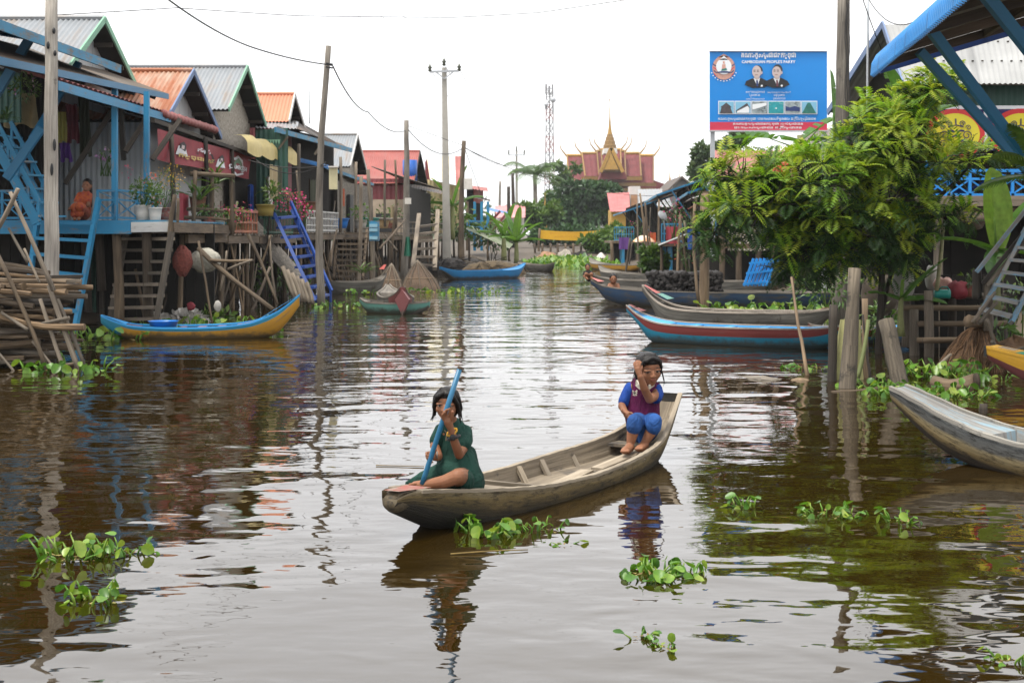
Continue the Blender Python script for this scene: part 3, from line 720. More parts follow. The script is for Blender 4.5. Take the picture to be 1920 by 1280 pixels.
remesh(hr, 'hair', M_['hair'], g, .0042, 3)
hair_strands(T, k, [[(s*a, b, -.1), (s*(a+.06), b, -.35), (s*(a+.03+rr(-.03, .08)), b+.03, -.5-rr(0, .1))] for s in (-1, 1) for a, b in ((.39, .0), (.42, -.04), (.44, -.08))], M_['hair'], g, .0025)
# ---------------------------------------------------------------- stilt houses, left bank
def part(m, name, mat, root, smooth=False, label=None):
    o = m.build(name, M_[mat] if isinstance(mat, str) else mat, root, smooth)
    if label: o['label'] = label
    return o
def gable(root, gx, near, apex, far, length, roof, wall, barge, wz=1.5, sd=-1, inset=.35, dark_under=True, pitch=.09, wallnear=True, rise=0.0):
    """gabled roof whose end faces the canal; near/apex/far are photo points of its edge in the plane x=gx"""
    def pt(p): Y = gx*F/(p[0]-960.0); return at(p[0], p[1], Y)
    a, t, b = pt(near), pt(apex), pt(far)
    b = V(b.x, b.y, a.z if abs(b.z-a.z) < .8 else b.z)
    bk = V(sd*length, 0, rise)
    for p, nm in ((a, 'roof'), (b, 'roof')):
        m = MB(); m.sheet(t, t+bk, p+bk, p, pitch); part(m, nm, roof, root, True)
        if dark_under:
            m = MB(); o = V(0, 0, -.05); m.poly([t+o, t+bk+o, p+bk+o, p+o]); part(m, 'dark_underside', 'plank_shade', root)  # dark sheet added below the roof, shade of its underside as colour
        m = MB(); m.beam(t+V(-sd*.015, 0, .0), p+V(-sd*.015, 0, .0), .03, .11); part(m, 'barge_board', barge, root)
    m = MB(); m.tube([t+V(0, 0, .02), t+bk+V(0, 0, .02)], .05, 6); part(m, 'ridge_cap', roof, root)
    for k in range(3):
        for p in (a, b):
            m = MB(); c = t.lerp(p, .25+.3*k)+V(sd*.02, 0, -.10); m.beam(c, c+bk*.25, .05, .08); part(m, 'purlin', 'dark_wood', root)
    ix = sd*inset
    def sh(p, f): return t.lerp(p, f)+V(ix, 0, -.06)
    A, B, T = sh(a, .93), sh(b, .93), sh(a, 0)
    m = MB(); m.poly([(A.x, A.y, wz), (B.x, B.y, wz), B, T, A], [(0, 0), (B.y-A.y, 0), (B.y-A.y, B.z-wz), (T.y-A.y, T.z-wz), (0, A.z-wz)]); part(m, 'gable_wall', wall, root)
    if wallnear:
        m = MB(); A2 = A+bk-V(ix*2, 0, 0); m.sheet(A, A2, V(A2.x, A2.y, wz), V(A.x, A.y, wz), .10, .012); part(m, 'side_wall', wall if wall != 'thatch' else 'plank_shade', root)
    return a, t, b
def stilts(root, pts, depth, z, sd=-1, post='old_wood', edge='old_wood', step=1.1, under=2.2, rad=.06, railing=None, inner=True):
    """deck on posts; pts = canal edge of the deck [(x, y)...]"""
    m = MB()
    for (x0, y0), (x1, y1) in zip(pts, pts[1:]):
        n = max(1, int((y1-y0)/.16))
        for k in range(n):
            t0, t1 = k/n, (k+.94)/n; xa, xb = lerp(x0, x1, t0), lerp(x0, x1, t1); ya, yb = lerp(y0, y1, t0), lerp(y0, y1, t1); e = rr(-.04, .04)
            m.hexa([(xa-sd*e, ya, z-.03), (xb-sd*e, yb, z-.03), (xb+sd*depth, yb, z-.03), (xa+sd*depth, ya, z-.03), (xa-sd*e, ya, z), (xb-sd*e, yb, z), (xb+sd*depth, yb, z), (xa+sd*depth, ya, z)])
    part(m, 'deck', 'grey_wood', root)
    for (x0, y0), (x1, y1) in zip(pts, pts[1:]):
        m = MB(); m.beam((x0+sd*.03, y0, z-.12), (x1+sd*.03, y1, z-.12), .06, .15); part(m, 'edge_beam', edge, root)
    y = pts[0][1]+.1
    while y < pts[-1][1]:
        x = curve([(p[1], p[0]) for p in pts], y)
        for off in ((.1, 1.5) if inner else (.1,)):
            xx, yy = x+sd*(off+rr(0, .1)), y+rr(-.1, .1); gz = ground_z(xx, yy)-.25
            m = MB(); m.stick((xx+rr(-.06, .06), yy, min(gz, -.15)), (xx, yy, z-.05), rad*rr(.8, 1.2), rad*.8, 4, .012); part(m, 'post', post if off < 1 else 'dark_wood', root, True)  # rear row in darker wood, under-floor shade put into the material
        y += step*rr(.85, 1.15)
    # added backing set back under the floor, near-black to stand in for shade
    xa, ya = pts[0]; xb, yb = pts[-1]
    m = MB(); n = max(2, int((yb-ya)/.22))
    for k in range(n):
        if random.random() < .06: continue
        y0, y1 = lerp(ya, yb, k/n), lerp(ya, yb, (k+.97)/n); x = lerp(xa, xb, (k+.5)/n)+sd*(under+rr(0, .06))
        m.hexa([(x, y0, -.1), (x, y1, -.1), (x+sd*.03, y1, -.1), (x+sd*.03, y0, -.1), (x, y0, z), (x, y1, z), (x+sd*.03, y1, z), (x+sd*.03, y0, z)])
    part(m, 'shade_backing', 'plank_shade', root)
def cross_rail(root, p0, p1, h, n, mat, w=.035, name='railing'):
    """balustrade with crossed braces between two deck points; one part"""
    m = MB(); p0, p1 = V(p0), V(p1); u = V(0, 0, h)
    m.beam(p0+u, p1+u, w*1.2, w); m.beam(p0+u*.68, p1+u*.68, w*.8, w*.8); m.beam(p0+u*.06, p1+u*.06, w, w)
    for k in range(n+1):
        a = p0.lerp(p1, k/n); m.beam(a, a+u*1.04, w, w, (1, 0, 0))
        if k < n:
            b = p0.lerp(p1, (k+1)/n); m.beam(a+u*.08, b+u*.66, w*.55, w*.5); m.beam(b+u*.08, a+u*.66, w*.5, w*.55)
            m.beam(a+u*.98, b+u*.72, w*.4, w*.4)
    return part(m, name, mat, root)
def picket_rail(root, p0, p1, h, n, mat, w=.035, name='railing', horiz=0):
    m = MB(); p0, p1 = V(p0), V(p1); u = V(0, 0, h)
    m.beam(p0+u, p1+u, w*1.2, w); m.beam(p0+u*.1, p1+u*.1, w, w)
    for k in range(horiz): z = u*(k+1)/(horiz+1); m.beam(p0+z, p1+z, w*.8, w*.8)
    for k in range(n+1): a = p0.lerp(p1, k/n); m.beam(a, a+u, w*.6, w*.6, (1, 0, 0))
    return part(m, name, mat, root)
def ladder(name, label, tl, tr, bl, br, n, mat, w=.05, d=.11, tread=.04, rails=None, group=None, cat='ladder', over=.0):
    """steep stair: top-left/right and bottom-left/right corners"""
    tl, tr, bl, br = map(V, (tl, tr, bl, br)); root = thing(name, (bl+br)/2, label, cat, group)
    for a, b in ((tl, bl), (tr, br)):
        m = MB(); m.beam(a+(a-b)*over, b, w, d, (0, -1, .3)); part(m, 'stringer', mat, root)
    for k in range(n):
        t = (k+.6)/n; a, b = tl.lerp(bl, t), tr.lerp(br, t)
        m = MB(); m.beam(a, b, d*1.3, tread); part(m, 'tread', mat, root)
    if rails:
        for a, b in ((tl, bl), (tr, br)):
            m = MB(); u = V(0, 0, rails); m.beam(a+u, b+u*.9, .04, .05)
            for t in (.05, .5, .95): c = a.lerp(b, t); m.beam(c, c+u*.95, .035, .035, (1, 0, 0))
            part(m, 'handrail', mat, root)
    return root

# --- blue veranda house, nearest on the left
h = thing('stilt_house', (-7.5, 22.5, 0), 'blue painted veranda house on stilts with a stair, nearest on the left bank', 'house')
def e_(px, py, X=-6.3): Y = X*F/(px-960.0); return at(px, py, Y)
a, b = e_(-90, 8), e_(222, 124)
up = V(-3.4, 0, 1.25)
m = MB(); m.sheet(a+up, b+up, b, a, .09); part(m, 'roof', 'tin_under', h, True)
m = MB(); o = V(0, 0, -.04); m.poly([a+up+o, b+up+o, b+o, a+o]); part(m, 'dark_underside', 'plank_shade', h)  # added dark sheet, paints the shaded underside of the veranda roof
m = MB(); m.beam(a+V(.03, 0, -.05), b+V(.03, 0, -.05), .03, .13); part(m, 'fascia', 'blue_worn', h)
m = MB(); m.beam(b+V(.03, 0, -.05), b+up+V(0, .0, -.05), .03, .13); part(m, 'fascia', 'blue_worn', h)
a, b = e_(-90, 88), e_(312, 176)
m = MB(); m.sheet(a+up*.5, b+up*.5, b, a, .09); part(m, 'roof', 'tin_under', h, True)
m = MB(); m.poly([a+up*.5+o, b+up*.5+o, b+o, a+o]); part(m, 'dark_underside', 'plank_shade', h)  # same for the lower roof: underside shade as a dark sheet
m = MB(); m.beam(a+V(.03, 0, -.05), b+V(.03, 0, -.05), .03, .10); part(m, 'fascia', 'teal_paint', h)
for k in range(7):
    t = .1+k*.14; m = MB(); m.beam(a.lerp(b, t)+V(-.05, 0, -.1), a.lerp(b, t)+up*.5+V(0, 0, -.1), .05, .08); part(m, 'rafter', 'dark_wood', h)
for px, top, bot in ((215, 156, 413), (275, 172, 413)):
    Yp = 22.7 if px < 250 else 23.6
    m = MB(); m.beam(at(px, top, Yp), at(px, bot, Yp), .085, .085, (1, 0, 0)); part(m, 'post', 'blue_paint', h)
a, b = at(-30, 44, 19.6), at(46, 58, 21.5); m = MB(); m.grid(lambda u, v: a.lerp(b, u)+V(.12*v-.5*(1-v), 0, .14*(1-v)-.16*v*(.75+.25*abs(math.sin(math.pi*u*16)))), 64, 3, (2, .5)); part(m, 'scalloped_eave', 'tin_blue', h, True)
# long diagonal braces
for (x0, y0, x1, y1, Y0, Y1, w) in ((-8, 178, 56, 72, 20, 20, .12), (12, 335, 78, 240, 21, 21, .12), (60, 262, 148, 118, 22, 22.6, .11)):
    m = MB(); m.beam(at(x0, y0, Y0), at(x1, y1, Y1), w, w*.7, (0, 1, 0)); part(m, 'brace', 'teal_paint', h)
for (x0, y0, x1, y1) in ((122, 345, 210, 208), (235, 285, 275, 222), (285, 300, 338, 224), (226, 190, 232, 300)):
    m = MB(); m.beam(at(x0, y0, 23.6), at(x1, y1, 23.9), .075, .075, (0, 1, 0)); part(m, 'brace', 'dark_wood', h)
Yd = 22.5
m = MB(); p = [at(-40, 412, Yd), at(322, 414, Yd)]
for k in range(24):
    y0 = Yd+.02+k*.2; m.hexa([(-9.6, y0, 1.70), (-5.42, y0, 1.70), (-5.42, y0+.19, 1.70), (-9.6, y0+.19, 1.70), (-9.6, y0, 1.73), (-5.42, y0, 1.73), (-5.42, y0+.19, 1.73), (-9.6, y0+.19, 1.73)])
part(m, 'deck', 'blue_worn', h)
m = MB(); m.beam(at(-40, 426, Yd), at(246, 426, Yd), .07, .21); part(m, 'edge_beam', 'blue_paint', h)
m = MB(); m.beam(at(246.5, 426, Yd), at(323, 425, Yd), .06, .16); part(m, 'edge_beam', 'white_paint', h, label='white painted end of the edge beam')
m = MB(); m.beam(at(323, 426, Yd), (-5.42, 27.3, 1.6), .06, .16); part(m, 'edge_beam', 'old_wood', h)
cross_rail(h, at(183, 412, Yd+.05), at(217, 412, Yd+.05), .46, 1, 'blue_paint'); cross_rail(h, at(219, 411, Yd+.1), (-6.05, 24.2, 1.73), .46, 2, 'blue_paint')
cross_rail(h, at(-30, 412, Yd+.3), at(72, 412, Yd+.3), .46, 3, 'blue_paint')
for px, y1 in ((222, 606), (279, 604), (-12, 560), (60, 560), (165, 560), (190, 520)):
    Yp = Yd+.12 if px in (222, 279) else Yd+1.3
    m = MB(); m.stick(at(px+1, y1+25, Yp), at(px-4, 432, Yp), .085 if px > 200 else .07, .075, 4, .01, 8); part(m, 'post', 'old_wood' if px > 200 else 'dark_wood', h, True)  # set-back posts darker, shade below the deck put into the wood colour
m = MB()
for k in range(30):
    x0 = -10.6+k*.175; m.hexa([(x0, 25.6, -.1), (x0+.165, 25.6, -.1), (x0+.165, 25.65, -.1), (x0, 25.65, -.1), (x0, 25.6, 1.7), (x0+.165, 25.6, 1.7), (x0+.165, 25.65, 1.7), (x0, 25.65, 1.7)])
part(m, 'shade_backing', 'plank_shade', h)  # boards added to keep the space below the veranda dark
m = MB(); m.sheet((-12, 25.2, 4.4), (-8.1, 25.2, 4.4), (-8.1, 25.2, 1.7), (-12, 25.2, 1.7), .1, .012); part(m, 'back_wall', 'plank_shade', h)
m = MB(); m.sheet((-12, 22.9, 4.7), (-7.9, 22.9, 4.4), (-7.9, 22.9, 3.3), (-12, 22.9, 3.3), .1, .012); part(m, 'upper_wall', 'tin_green', h)
# hanging cloths inside the veranda
for x0, x1, y0, y1, mat, nm in ((2, 68, 175, 236, 'tarp_tan', 'canvas'), (105, 125, 210, 268, 'tarp_yellow', 'curtain'), (122, 146, 195, 265, 'cloth_maroon', 'curtain'), (146, 168, 180, 290, 'cloth_olive', 'curtain'), (110, 132, 268, 300, 'cloth_violet', 'curtain')):
    if mat not in M_: plain(mat, {'tarp_tan': (.36, .28, .15), 'tarp_yellow': (.42, .38, .10), 'cloth_maroon': (.13, .02, .03), 'cloth_olive': (.045, .05, .025), 'cloth_violet': (.12, .04, .22)}[mat], .8, .25, 5)
    m = MB(); A = at(x0, y0, 24.2); B = at(x1, y1, 24.2)
    m.grid(lambda u, v: (lerp(A.x, B.x, u), 24.2+.05*math.sin(u*17+v*3)+.1*v, lerp(A.z, B.z, v)-.04*math.sin(u*9)*v), 16, 6, (1, 1)); part(m, nm, mat, h, True)
# upper flight, left of the pole
for dx in (0, 26):
    m = MB(); m.beam(at(-12+dx, 262, 21.6+dx*.02), at(70+dx, 418, 21.6+dx*.02), .05, .14, (0, 0, 1)); part(m, 'stair_stringer', 'blue_paint', h)
    m = MB(); m.beam(at(-6+dx, 228, 21.6+dx*.02), at(74+dx, 378, 21.6+dx*.02), .04, .06)
    for k in range(5): c = at(-4+dx+k*19, 234+k*36, 21.6+dx*.02); m.beam(c, c-V(0, 0, .36), .035, .035, (1, 0, 0))
    part(m, 'handrail', 'blue_paint', h)
for k in range(6):
    m = MB(); c = at(-4+k*14, 275+k*26, 21.6); m.beam(c, c+V(.24, .5, 0), .2, .03); part(m, 'stair_tread', 'blue_worn', h)
cross_rail(h, at(-20, 320, 22.9), at(40, 330, 22.9), .6, 2, 'blue_paint')
# ladder down to the water
ladder('ladder', 'bright blue ladder leading from the blue veranda down to the water', at(72, 400, 22.3), at(180, 400, 22.3), at(44, 610, 21.3), at(138, 632, 21.3), 7, 'blue_paint', .06, .13, .05, None, None, 'ladder', .12)
ladder('plank_stair', 'weathered plank stair in the dark under the white beam end', at(237, 435, 23.6), at(322, 435, 22.4), at(205, 608, 23.2), at(292, 606, 22.2), 8, 'grey_wood', .07, .12, .05, None, None, 'stair')

# --- the grey gabled house behind it, with the red tiled awning
h = thing('stilt_house', (-8, 25, 0), 'stilt house with a tall pale grey gable trimmed in light green', 'house')
wood('mint_paint', (.1, .1, .1), (.2, .2, .2), paint=(.22, .42, .30), wear=.3)
gable(h, -7.1, (128, 128), (195, 36), (262, 156), 3.6, 'tin_grey', 'tin_wall', 'mint_paint', 3.7, wallnear=False)
m = MB(); m.sheet((-9.6, 24.2, 3.9), (-9.6, 27.2, 3.9), (-9.6, 27.2, 1.7), (-9.6, 24.2, 1.7), .1, .012); part(m, 'back_wall', 'plank_shade', h)
a, b = e_(105, 148, -6.2), e_(402, 240, -6.2); up = V(-1.5, 0, .40)
def tiles(a, b, up, n, rows, mat, root):
    m = MB(); L_ = (b-a).length
    def fn(u, v): return a.lerp(b, u)+up*(1-v)+V(0, 0, .03*abs(math.sin(math.pi*u*n))+.03*((v*rows) % 1.0 > .5))
    m.grid(fn, n*4, rows*2, (L_, up.length)); part(m, 'tiled_awning', mat, root, True)
tiles(a, b, up, 42, 5, 'tile_red', h)
m = MB(); q0 = a.lerp(b, .56); m.tube([q0.lerp(b, i/48)+V(.03, 0, -.04+.02*math.sin(i*2.1)) for i in range(49)], [.062+.010*(i % 2) for i in range(49)], 8); part(m, 'tile_edge', 'tile_red', h, True)
m = MB(); m.beam(a+V(.02, 0, -.09), a.lerp(b, .62)+V(.02, 0, -.09), .03, .13); part(m, 'fascia', 'blue_paint', h)
stilts(h, [(-5.55, 24.4), (-5.5, 27.5)], 4, 1.55)

# --- rust roofed house
h = thing('stilt_house', (-7.5, 28, 0), 'stilt house with a rust streaked corrugated roof and white tin side', 'house')
wood('slate_trim', (.1, .1, .1), (.2, .2, .2), paint=(.16, .22, .36), wear=.3)
a, t, b = gable(h, -6.25, (312, 224), (362, 134), (414, 254), 2.7, 'tin_rust', 'tin_wall', 'slate_trim', 1.5)
stilts(h, [(-5.5, 27.6), (-5.4, 30.4)], 4, 1.52)
m = MB(); m.sheet((-6.45, 26.9, 2.0), (-5.55, 26.9, 1.95), (-5.55, 26.9, 1.95), (-6.45, 26.9, 2.0)); 
picket_rail(h, (-5.5, 27.7, 1.52), (-5.42, 30.2, 1.52), .46, 9, 'orange_wood', .05, 'railing', 1)
m = MB(); m.beam(at(285, 226, 24.2), at(478, 293, 32.6), .10, .07); part(m, 'awning_beam', 'dark_wood', h)
A, B = at(285, 226, 24.2), at(478, 293, 32.6); m = MB(); m.sheet(A+V(-1.1, 0, .35), B+V(-1.1, 0, .35), B, A, .09); part(m, 'awning', 'tin_dark', h, True)
for Yq in (24.8, 27.6, 30.2): m = MB(); m.stick((-5.9, Yq, 1.5), (-5.95, Yq, 3.4), .05, .045, 3, .01); part(m, 'veranda_post', 'dark_wood', h, True)

# --- thatch walled house with long grey roof
h = thing('stilt_house', (-7.2, 32, 0), 'stilt house with grey palm thatch gable under a plain grey roof', 'house')
gable(h, -6.0, (428, 205), (463, 126), (498, 233), 4.2, 'tin_grey', 'thatch', 'mint_paint', 1.5)
stilts(h, [(-5.4, 30.5), (-5.25, 34.6)], 4, 1.5)
m = MB()
def sc(u, v):      # cream scalloped awning
    p = at(464, 262, 30.6).lerp(at(559, 288, 37.0), u); t = v*1.5; return p+V(.30*math.sin(min(t, 1)*1.57)-.3+.05*abs(math.sin(math.pi*u*4)), 0, .10-.42*max(0, t-.35)**1.1*(.75+.25*abs(math.sin(math.pi*u*4)))+.05*abs(math.sin(math.pi*u*4)))
m.grid(sc, 48, 8, (6, 1)); part(m, 'scalloped_awning', 'awning_cream' if 'awning_cream' in M_ else plain('awning_cream', (.55, .44, .18), .7, .15, 4), h, True)
picket_rail(h, (-5.4, 31.0, 1.5), (-5.28, 34.2, 1.5), .55, 18, 'green_paint', .035)
m = MB(); m.sheet((-6.2, 31.2, 3.3), (-6.1, 34.4, 3.3), (-6.1, 34.4, 1.5), (-6.2, 31.2, 1.5), .1, .01); part(m, 'front_wall', 'plank_shade', h)
for (p0, p1, mat) in (((-5.35, 31.4), (-5.3, 32.3), 'tarp_tan'), ((-5.4, 32.6), (-5.35, 33.2), 'cloth_olive')):
    m = MB(); m.grid(lambda u, v: (lerp(p0[0], p1[0], u)+.04*math.sin(u*12), lerp(p0[1], p1[1], u), 3.05-v*.75), 12, 4); part(m, 'hanging_cloth', mat, h, True)

# --- orange roofed house with a skirt roof
h = thing('stilt_house', (-6.5, 37, 0), 'stilt house with a small orange gable roof above a grey skirt roof', 'house')
gable(h, -5.7, (541, 228), (552, 177), (572, 236), 3.2, 'tin_orange', 'red_wall', 'white_paint', 1.5)
zz = 4.18
A, B, C = at(484, 236, 34.5), at(545, 235, 35.6), at(650, 279, 45.0)
m = MB(); m.sheet(at(482, 230, 36.3), at(560, 228, 37.0), B+V(.2, -.2, -.1), at(478, 240, 33.6), .1); part(m, 'skirt_roof', 'tin_grey', h, True)
m = MB(); m.sheet(at(550, 226, 37), at(566, 232, 41), C, B+V(.2, -.2, -.1), .1); part(m, 'skirt_roof', 'tin_dark', h, True)
A2 = at(516, 243, 32.8); m = MB(); m.sheet(at(520, 236, 34.5), at(640, 270, 45), C+V(.15, 0, -.05), A2, .1); part(m, 'lower_awning', 'tin_under', h, True)
m = MB(); m.beam(A2, C+V(.15, 0, -.05), .05, .12); part(m, 'fascia', 'blue_worn', h)
m = MB(); m.sheet(at(480, 244, 34), at(540, 240, 34), at(540, 410, 34), at(480, 410, 34), .12, .012); part(m, 'side_wall', 'tin_green', h)
m = MB()
for k in range(8): x = 484+k*5.2; m.poly([at(x, 262, 33.6), at(x+5.2, 262, 33.6), at(x+2.6, 271, 33.6)])
part(m, 'scalloped_trim', 'mint_paint', h)
stilts(h, [(-5.25, 34.7), (-5.05, 38), (-4.75, 44.5)], 4, 1.56, step=1.2)
m = MB(); m.sheet((-6.3, 34.9, 4.15), (-5.7, 45.5, 4.3), (-5.7, 45.5, 1.5), (-6.3, 34.9, 1.5), .12, .012); part(m, 'front_wall', 'plank_shade', h)
picket_rail(h, (-5.2, 36.0, 1.56), (-4.95, 40.4, 1.56), .55, 22, 'white_paint', .035, 'railing', 2)
for Yq in (35.2, 38.2, 41.2, 44): m = MB(); xq = curve([(34.7, -5.3), (44.5, -4.8)], Yq); m.stick((xq, Yq, 1.5), (xq, Yq, 3.75), .05, .045, 3, .01); part(m, 'veranda_post', 'grey_wood', h, True)
for (x0, y0, x1, y1) in ((522, 280, 540, 256), (590, 290, 604, 268)): m = MB(); m.beam(at(x0, y0, 34), at(x1, y1, 34), .05, .05); part(m, 'brace', 'grey_wood', h)
m = MB(); m.sheet(at(560, 296, 38), at(616, 310, 42), at(616, 316, 41.6), at(560, 303, 37.6), .1, .02); part(m, 'blue_awning_edge', 'tin_blue', h, True)

# --- second grey gable
h = thing('stilt_house', (-6, 48, 0), 'small stilt house with pale grey gable behind the leaning pole pair', 'house')
gable(h, -5.25, (656, 312), (670, 253), (688, 330), 2.4, 'tin_grey', 'thatch', 'white_paint', 1.5)
stilts(h, [(-4.7, 44.6), (-4.3, 51.5)], 3.5, 1.55, step=1.3)
A, B = at(612, 314, 43.5), at(700, 346, 52); m = MB(); m.sheet(A+V(-1, 0, .5), B+V(-1, 0, .5), B, A, .1); part(m, 'awning', 'tin_dark', h, True)
m = MB(); m.beam(A, B, .04, .10); part(m, 'fascia', 'blue_worn', h)
m = MB(); m.sheet((-5.5, 44.8, 3.2), (-5.0, 51, 3.2), (-5.0, 51, 1.5), (-5.5, 44.8, 1.5), .12, .01); part(m, 'front_wall', 'thatch', h)
m = MB(); m.box((-5.3, 46.6, 2.2), (.1, .9, 1.2)); part(m, 'doorway', 'black', h)

# --- red roofed house
h = thing('stilt_house', (-5, 60, 0), 'stilt house with a broad dull red roof and beige lower wall', 'house')
a, t, b = gable(h, -4.2, (776, 344), (787, 284), (804, 346), 6.5, 'tin_red', 'plank_shade', 'dark_wood', 1.6)
m = MB(); m.sheet((-11, 61.0, 3.9), (-4.6, 61.0, 3.9), (-4.6, 61, 2.9), (-11, 61, 2.9), .2, .01); part(m, 'upper_wall', 'red_wall', h)
m = MB(); m.poly([(-11, 60.6, 3.0), (-4.5, 60.6, 3.0), (-4.5, 60.6, 1.5), (-11, 60.6, 1.5)]); part(m, 'lower_wall', 'beige_wall', h)
m = MB(); m.box((-5.4, 60.55, 2.0), (.8, .06, .8)); part(m, 'window', 'black', h)
stilts(h, [(-4.3, 52), (-4.2, 56), (-3.5, 63)], 5, 1.5, step=1.4)
A, B = at(765, 335, 58), at(832, 356, 63); m = MB(); m.sheet(A+V(-1.5, 0, .5), B+V(-1.5, 0, .3), B, A, .1); part(m, 'awning', 'tin_dark', h, True)
m = MB(); m.poly([(-4.35, 57, 3.5), (-3.6, 63, 3.3), (-3.6, 63, 1.5), (-4.35, 57, 1.5)]); part(m, 'front_wall', 'plank_shade', h)
picket_rail(h, (-4.25, 52.5, 1.5), (-3.9, 58, 1.5), .5, 5, 'grey_wood', .06, 'railing', 1)
m = MB(); m.tube([(-4.45, 62, 3.75), (-4.45, 62, 4.75)], .32, 12); part(m, 'water_barrel', plain('barrel_blue', (.01, .10, .42), .4, .1), h, True)

# --- cream house, red lean-to, blue porch house, far pink roof
h = thing('stilt_house', (-5, 70, 0), 'stilt house with a steep cream sheet roof beside the concrete pole', 'house')
m = MB(); m.sheet(at(800, 293, 72), at(852, 293, 72), at(848, 338, 69), at(806, 336, 69), .2); part(m, 'roof', 'tin_cream', h, True)
m = MB(); m.sheet(at(853, 293, 72), at(870, 293, 72), at(870, 362, 69), at(855, 350, 69), .2); part(m, 'roof', 'tin_red2', h, True)
m = MB(); m.poly([at(797, 304, 72.5), at(804, 292, 72.4), at(808, 350, 72.5), at(797, 350, 72.5)]); part(m, 'gable_wall', 'red_wall', h)
m = MB(); m.sheet(at(800, 336, 70.5), at(868, 350, 70.5), at(868, 432, 70.5), at(800, 440, 70.5), .2, .02); part(m, 'side_wall', 'cream_wall', h)
m = MB(); m.sheet(at(745, 335, 66), at(830, 358, 66), at(828, 364, 64), at(742, 345, 64), .12); part(m, 'awning', 'tin_dark', h, True)
stilts(h, [(-3.4, 63.2), (-2.4, 72)], 5, 1.5, step=1.6)
picket_rail(h, (-3.4, 63.4, 1.5), (-2.9, 68, 1.5), .5, 6, 'grey_wood', .06, 'railing', 1)
h = thing('stilt_house', (-3, 77, 0), 'far stilt house with a bright blue porch and brick red gable', 'house')
m = MB(); m.poly([at(875, 352, 80), at(906, 356, 80), at(906, 440, 80), at(875, 440, 80)]); part(m, 'side_wall', 'plank_shade', h)
m = MB(); m.poly([at(888, 356, 79.5), at(906, 358, 79.5), at(904, 382, 79.5), at(888, 380, 79.5)]); part(m, 'gable_wall', 'tin_red2', h)
m = MB(); m.sheet(at(870, 346, 82), at(914, 352, 82), at(915, 359, 77), at(872, 352, 77), .2); part(m, 'roof', 'tin_red', h, True)
m = MB(); m.sheet(at(884, 364, 79), at(918, 374, 79), at(920, 378, 76), at(886, 370, 76), .2); part(m, 'awning', 'tin_dark', h, True)
picket_rail(h, at(876, 434, 75), at(916, 434, 78), .55, 10, 'blue_paint', .09, 'railing', 1)
for px in (876, 890, 903, 915): m = MB(); m.beam(at(px, 378, 76), at(px, 470, 76), .14, .14, (1, 0, 0)); part(m, 'post', 'blue_paint' if px > 880 else 'old_wood', h)
m = MB(); m.box(at(896, 437, 78), (1.3, 5, .12)); part(m, 'deck', 'blue_worn', h)
m = MB(); m.sheet(at(912, 388, 84), at(955, 398, 90), at(955, 402, 86), at(912, 394, 80), .2); part(m, 'side_awning', 'tin_blue', h, True)
for (x0, y0, x1, y1) in ((916, 420, 938, 396), (918, 440, 950, 400)): m = MB(); m.beam(at(x0, y0, 82), at(x1, y1, 82), .14, .14); part(m, 'brace', 'red_wall', h)
h = thing('lean_to_roof', (-2, 74, 1), 'mossy sloping sheet roof on low posts by the far blue porch', 'roof')
m = MB(); m.sheet(at(866, 426, 72), at(884, 424, 74), at(962, 458, 70), at(955, 466, 68), .2); part(m, 'roof_sheet', tin('tin_moss', (.20, .21, .15), (.07, .11, .04), .5, .8), h, True)
for px in (880, 915, 955): m = MB(); m.stick(at(px, 490, 70), at(px, 430+(px-866)*.36, 70), .06, .05); part(m, 'post', 'old_wood', h, True)
h = thing('stilt_house', (.8, 110, 0), 'distant house with a pink roof between the poles', 'house')
m = MB(); m.sheet(at(928, 386, 118), at(985, 384, 118), at(985, 408, 114), at(930, 408, 114), .3); part(m, 'roof', tin('tin_pink', (.55, .22, .22), (.5, .3, .28), .6, .6), h, True)
m = MB(); m.poly([at(930, 406, 116), at(983, 406, 116), at(983, 445, 116), at(930, 445, 116)]); part(m, 'wall', 'white_wall', h)
# ---------------------------------------------------------------- right bank
# --- raised house with the blue rail and the banner
h = thing('stilt_house', (7.5, 22.5, 0), 'green walled stilt house with pale roof and blue crossed railing on the right bank', 'house')
EA, EB, RA, RB = at(1692, 157, 22.0), at(2150, 157, 22.0), at(1655, 46, 24.6), at(2150, 46, 24.6)
m = MB(); m.sheet(RA, RB, EB, EA, .10, .012); part(m, 'roof', 'tin_light', h, True)
bk = at(1640, 200, 27.2); m = MB(); m.sheet(RA, RB, V(RB.x, 27.2, EA.z), V(EA.x, 27.2, EA.z), .10, .012); part(m, 'roof', 'tin_light', h, True)
m = MB(); m.poly([EA+V(.35, 0, -.05), RA+V(.45, 0, -.1), V(EA.x+.35, 27.2, EA.z-.05), V(EA.x+.35, 27.2, 2.1), V(EA.x+.35, 22.3, 2.1)]); part(m, 'gable_wall', 'plank_shade', h)
for p in (EA, V(EA.x, 27.2, EA.z)): m = MB(); m.beam(RA, p, .03, .12); part(m, 'barge_board', 'slate_trim', h)
for k in range(2):
    m = MB(); y = .33+.33*k; c0, c1 = RA.lerp(EA, y), RB.lerp(EB, y)
    for j in range(26): c = c0.lerp(c1, j/26)+V(0, -.01, .016); m.box(c, (.03, .03, .02))
    part(m, 'roof_bolts', 'dark_wood', h)
m = MB(); m.sheet(at(1780, 160, 22.5), at(2150, 160, 22.5), at(2150, 205, 22.5), at(1780, 205, 22.5), .09, .01); part(m, 'upper_wall', 'tin_green', h)
m = MB(); m.poly([(6.0, 24.5, 3.6), (11, 24.5, 3.6), (11, 24.5, 2.0), (6.0, 24.5, 2.0)]); part(m, 'back_wall', 'plank_shade', h)
m = MB()
for k in range(26): m.box((6.45+k*.13, 24.3, 2.8), (.11, .03, 1.4))
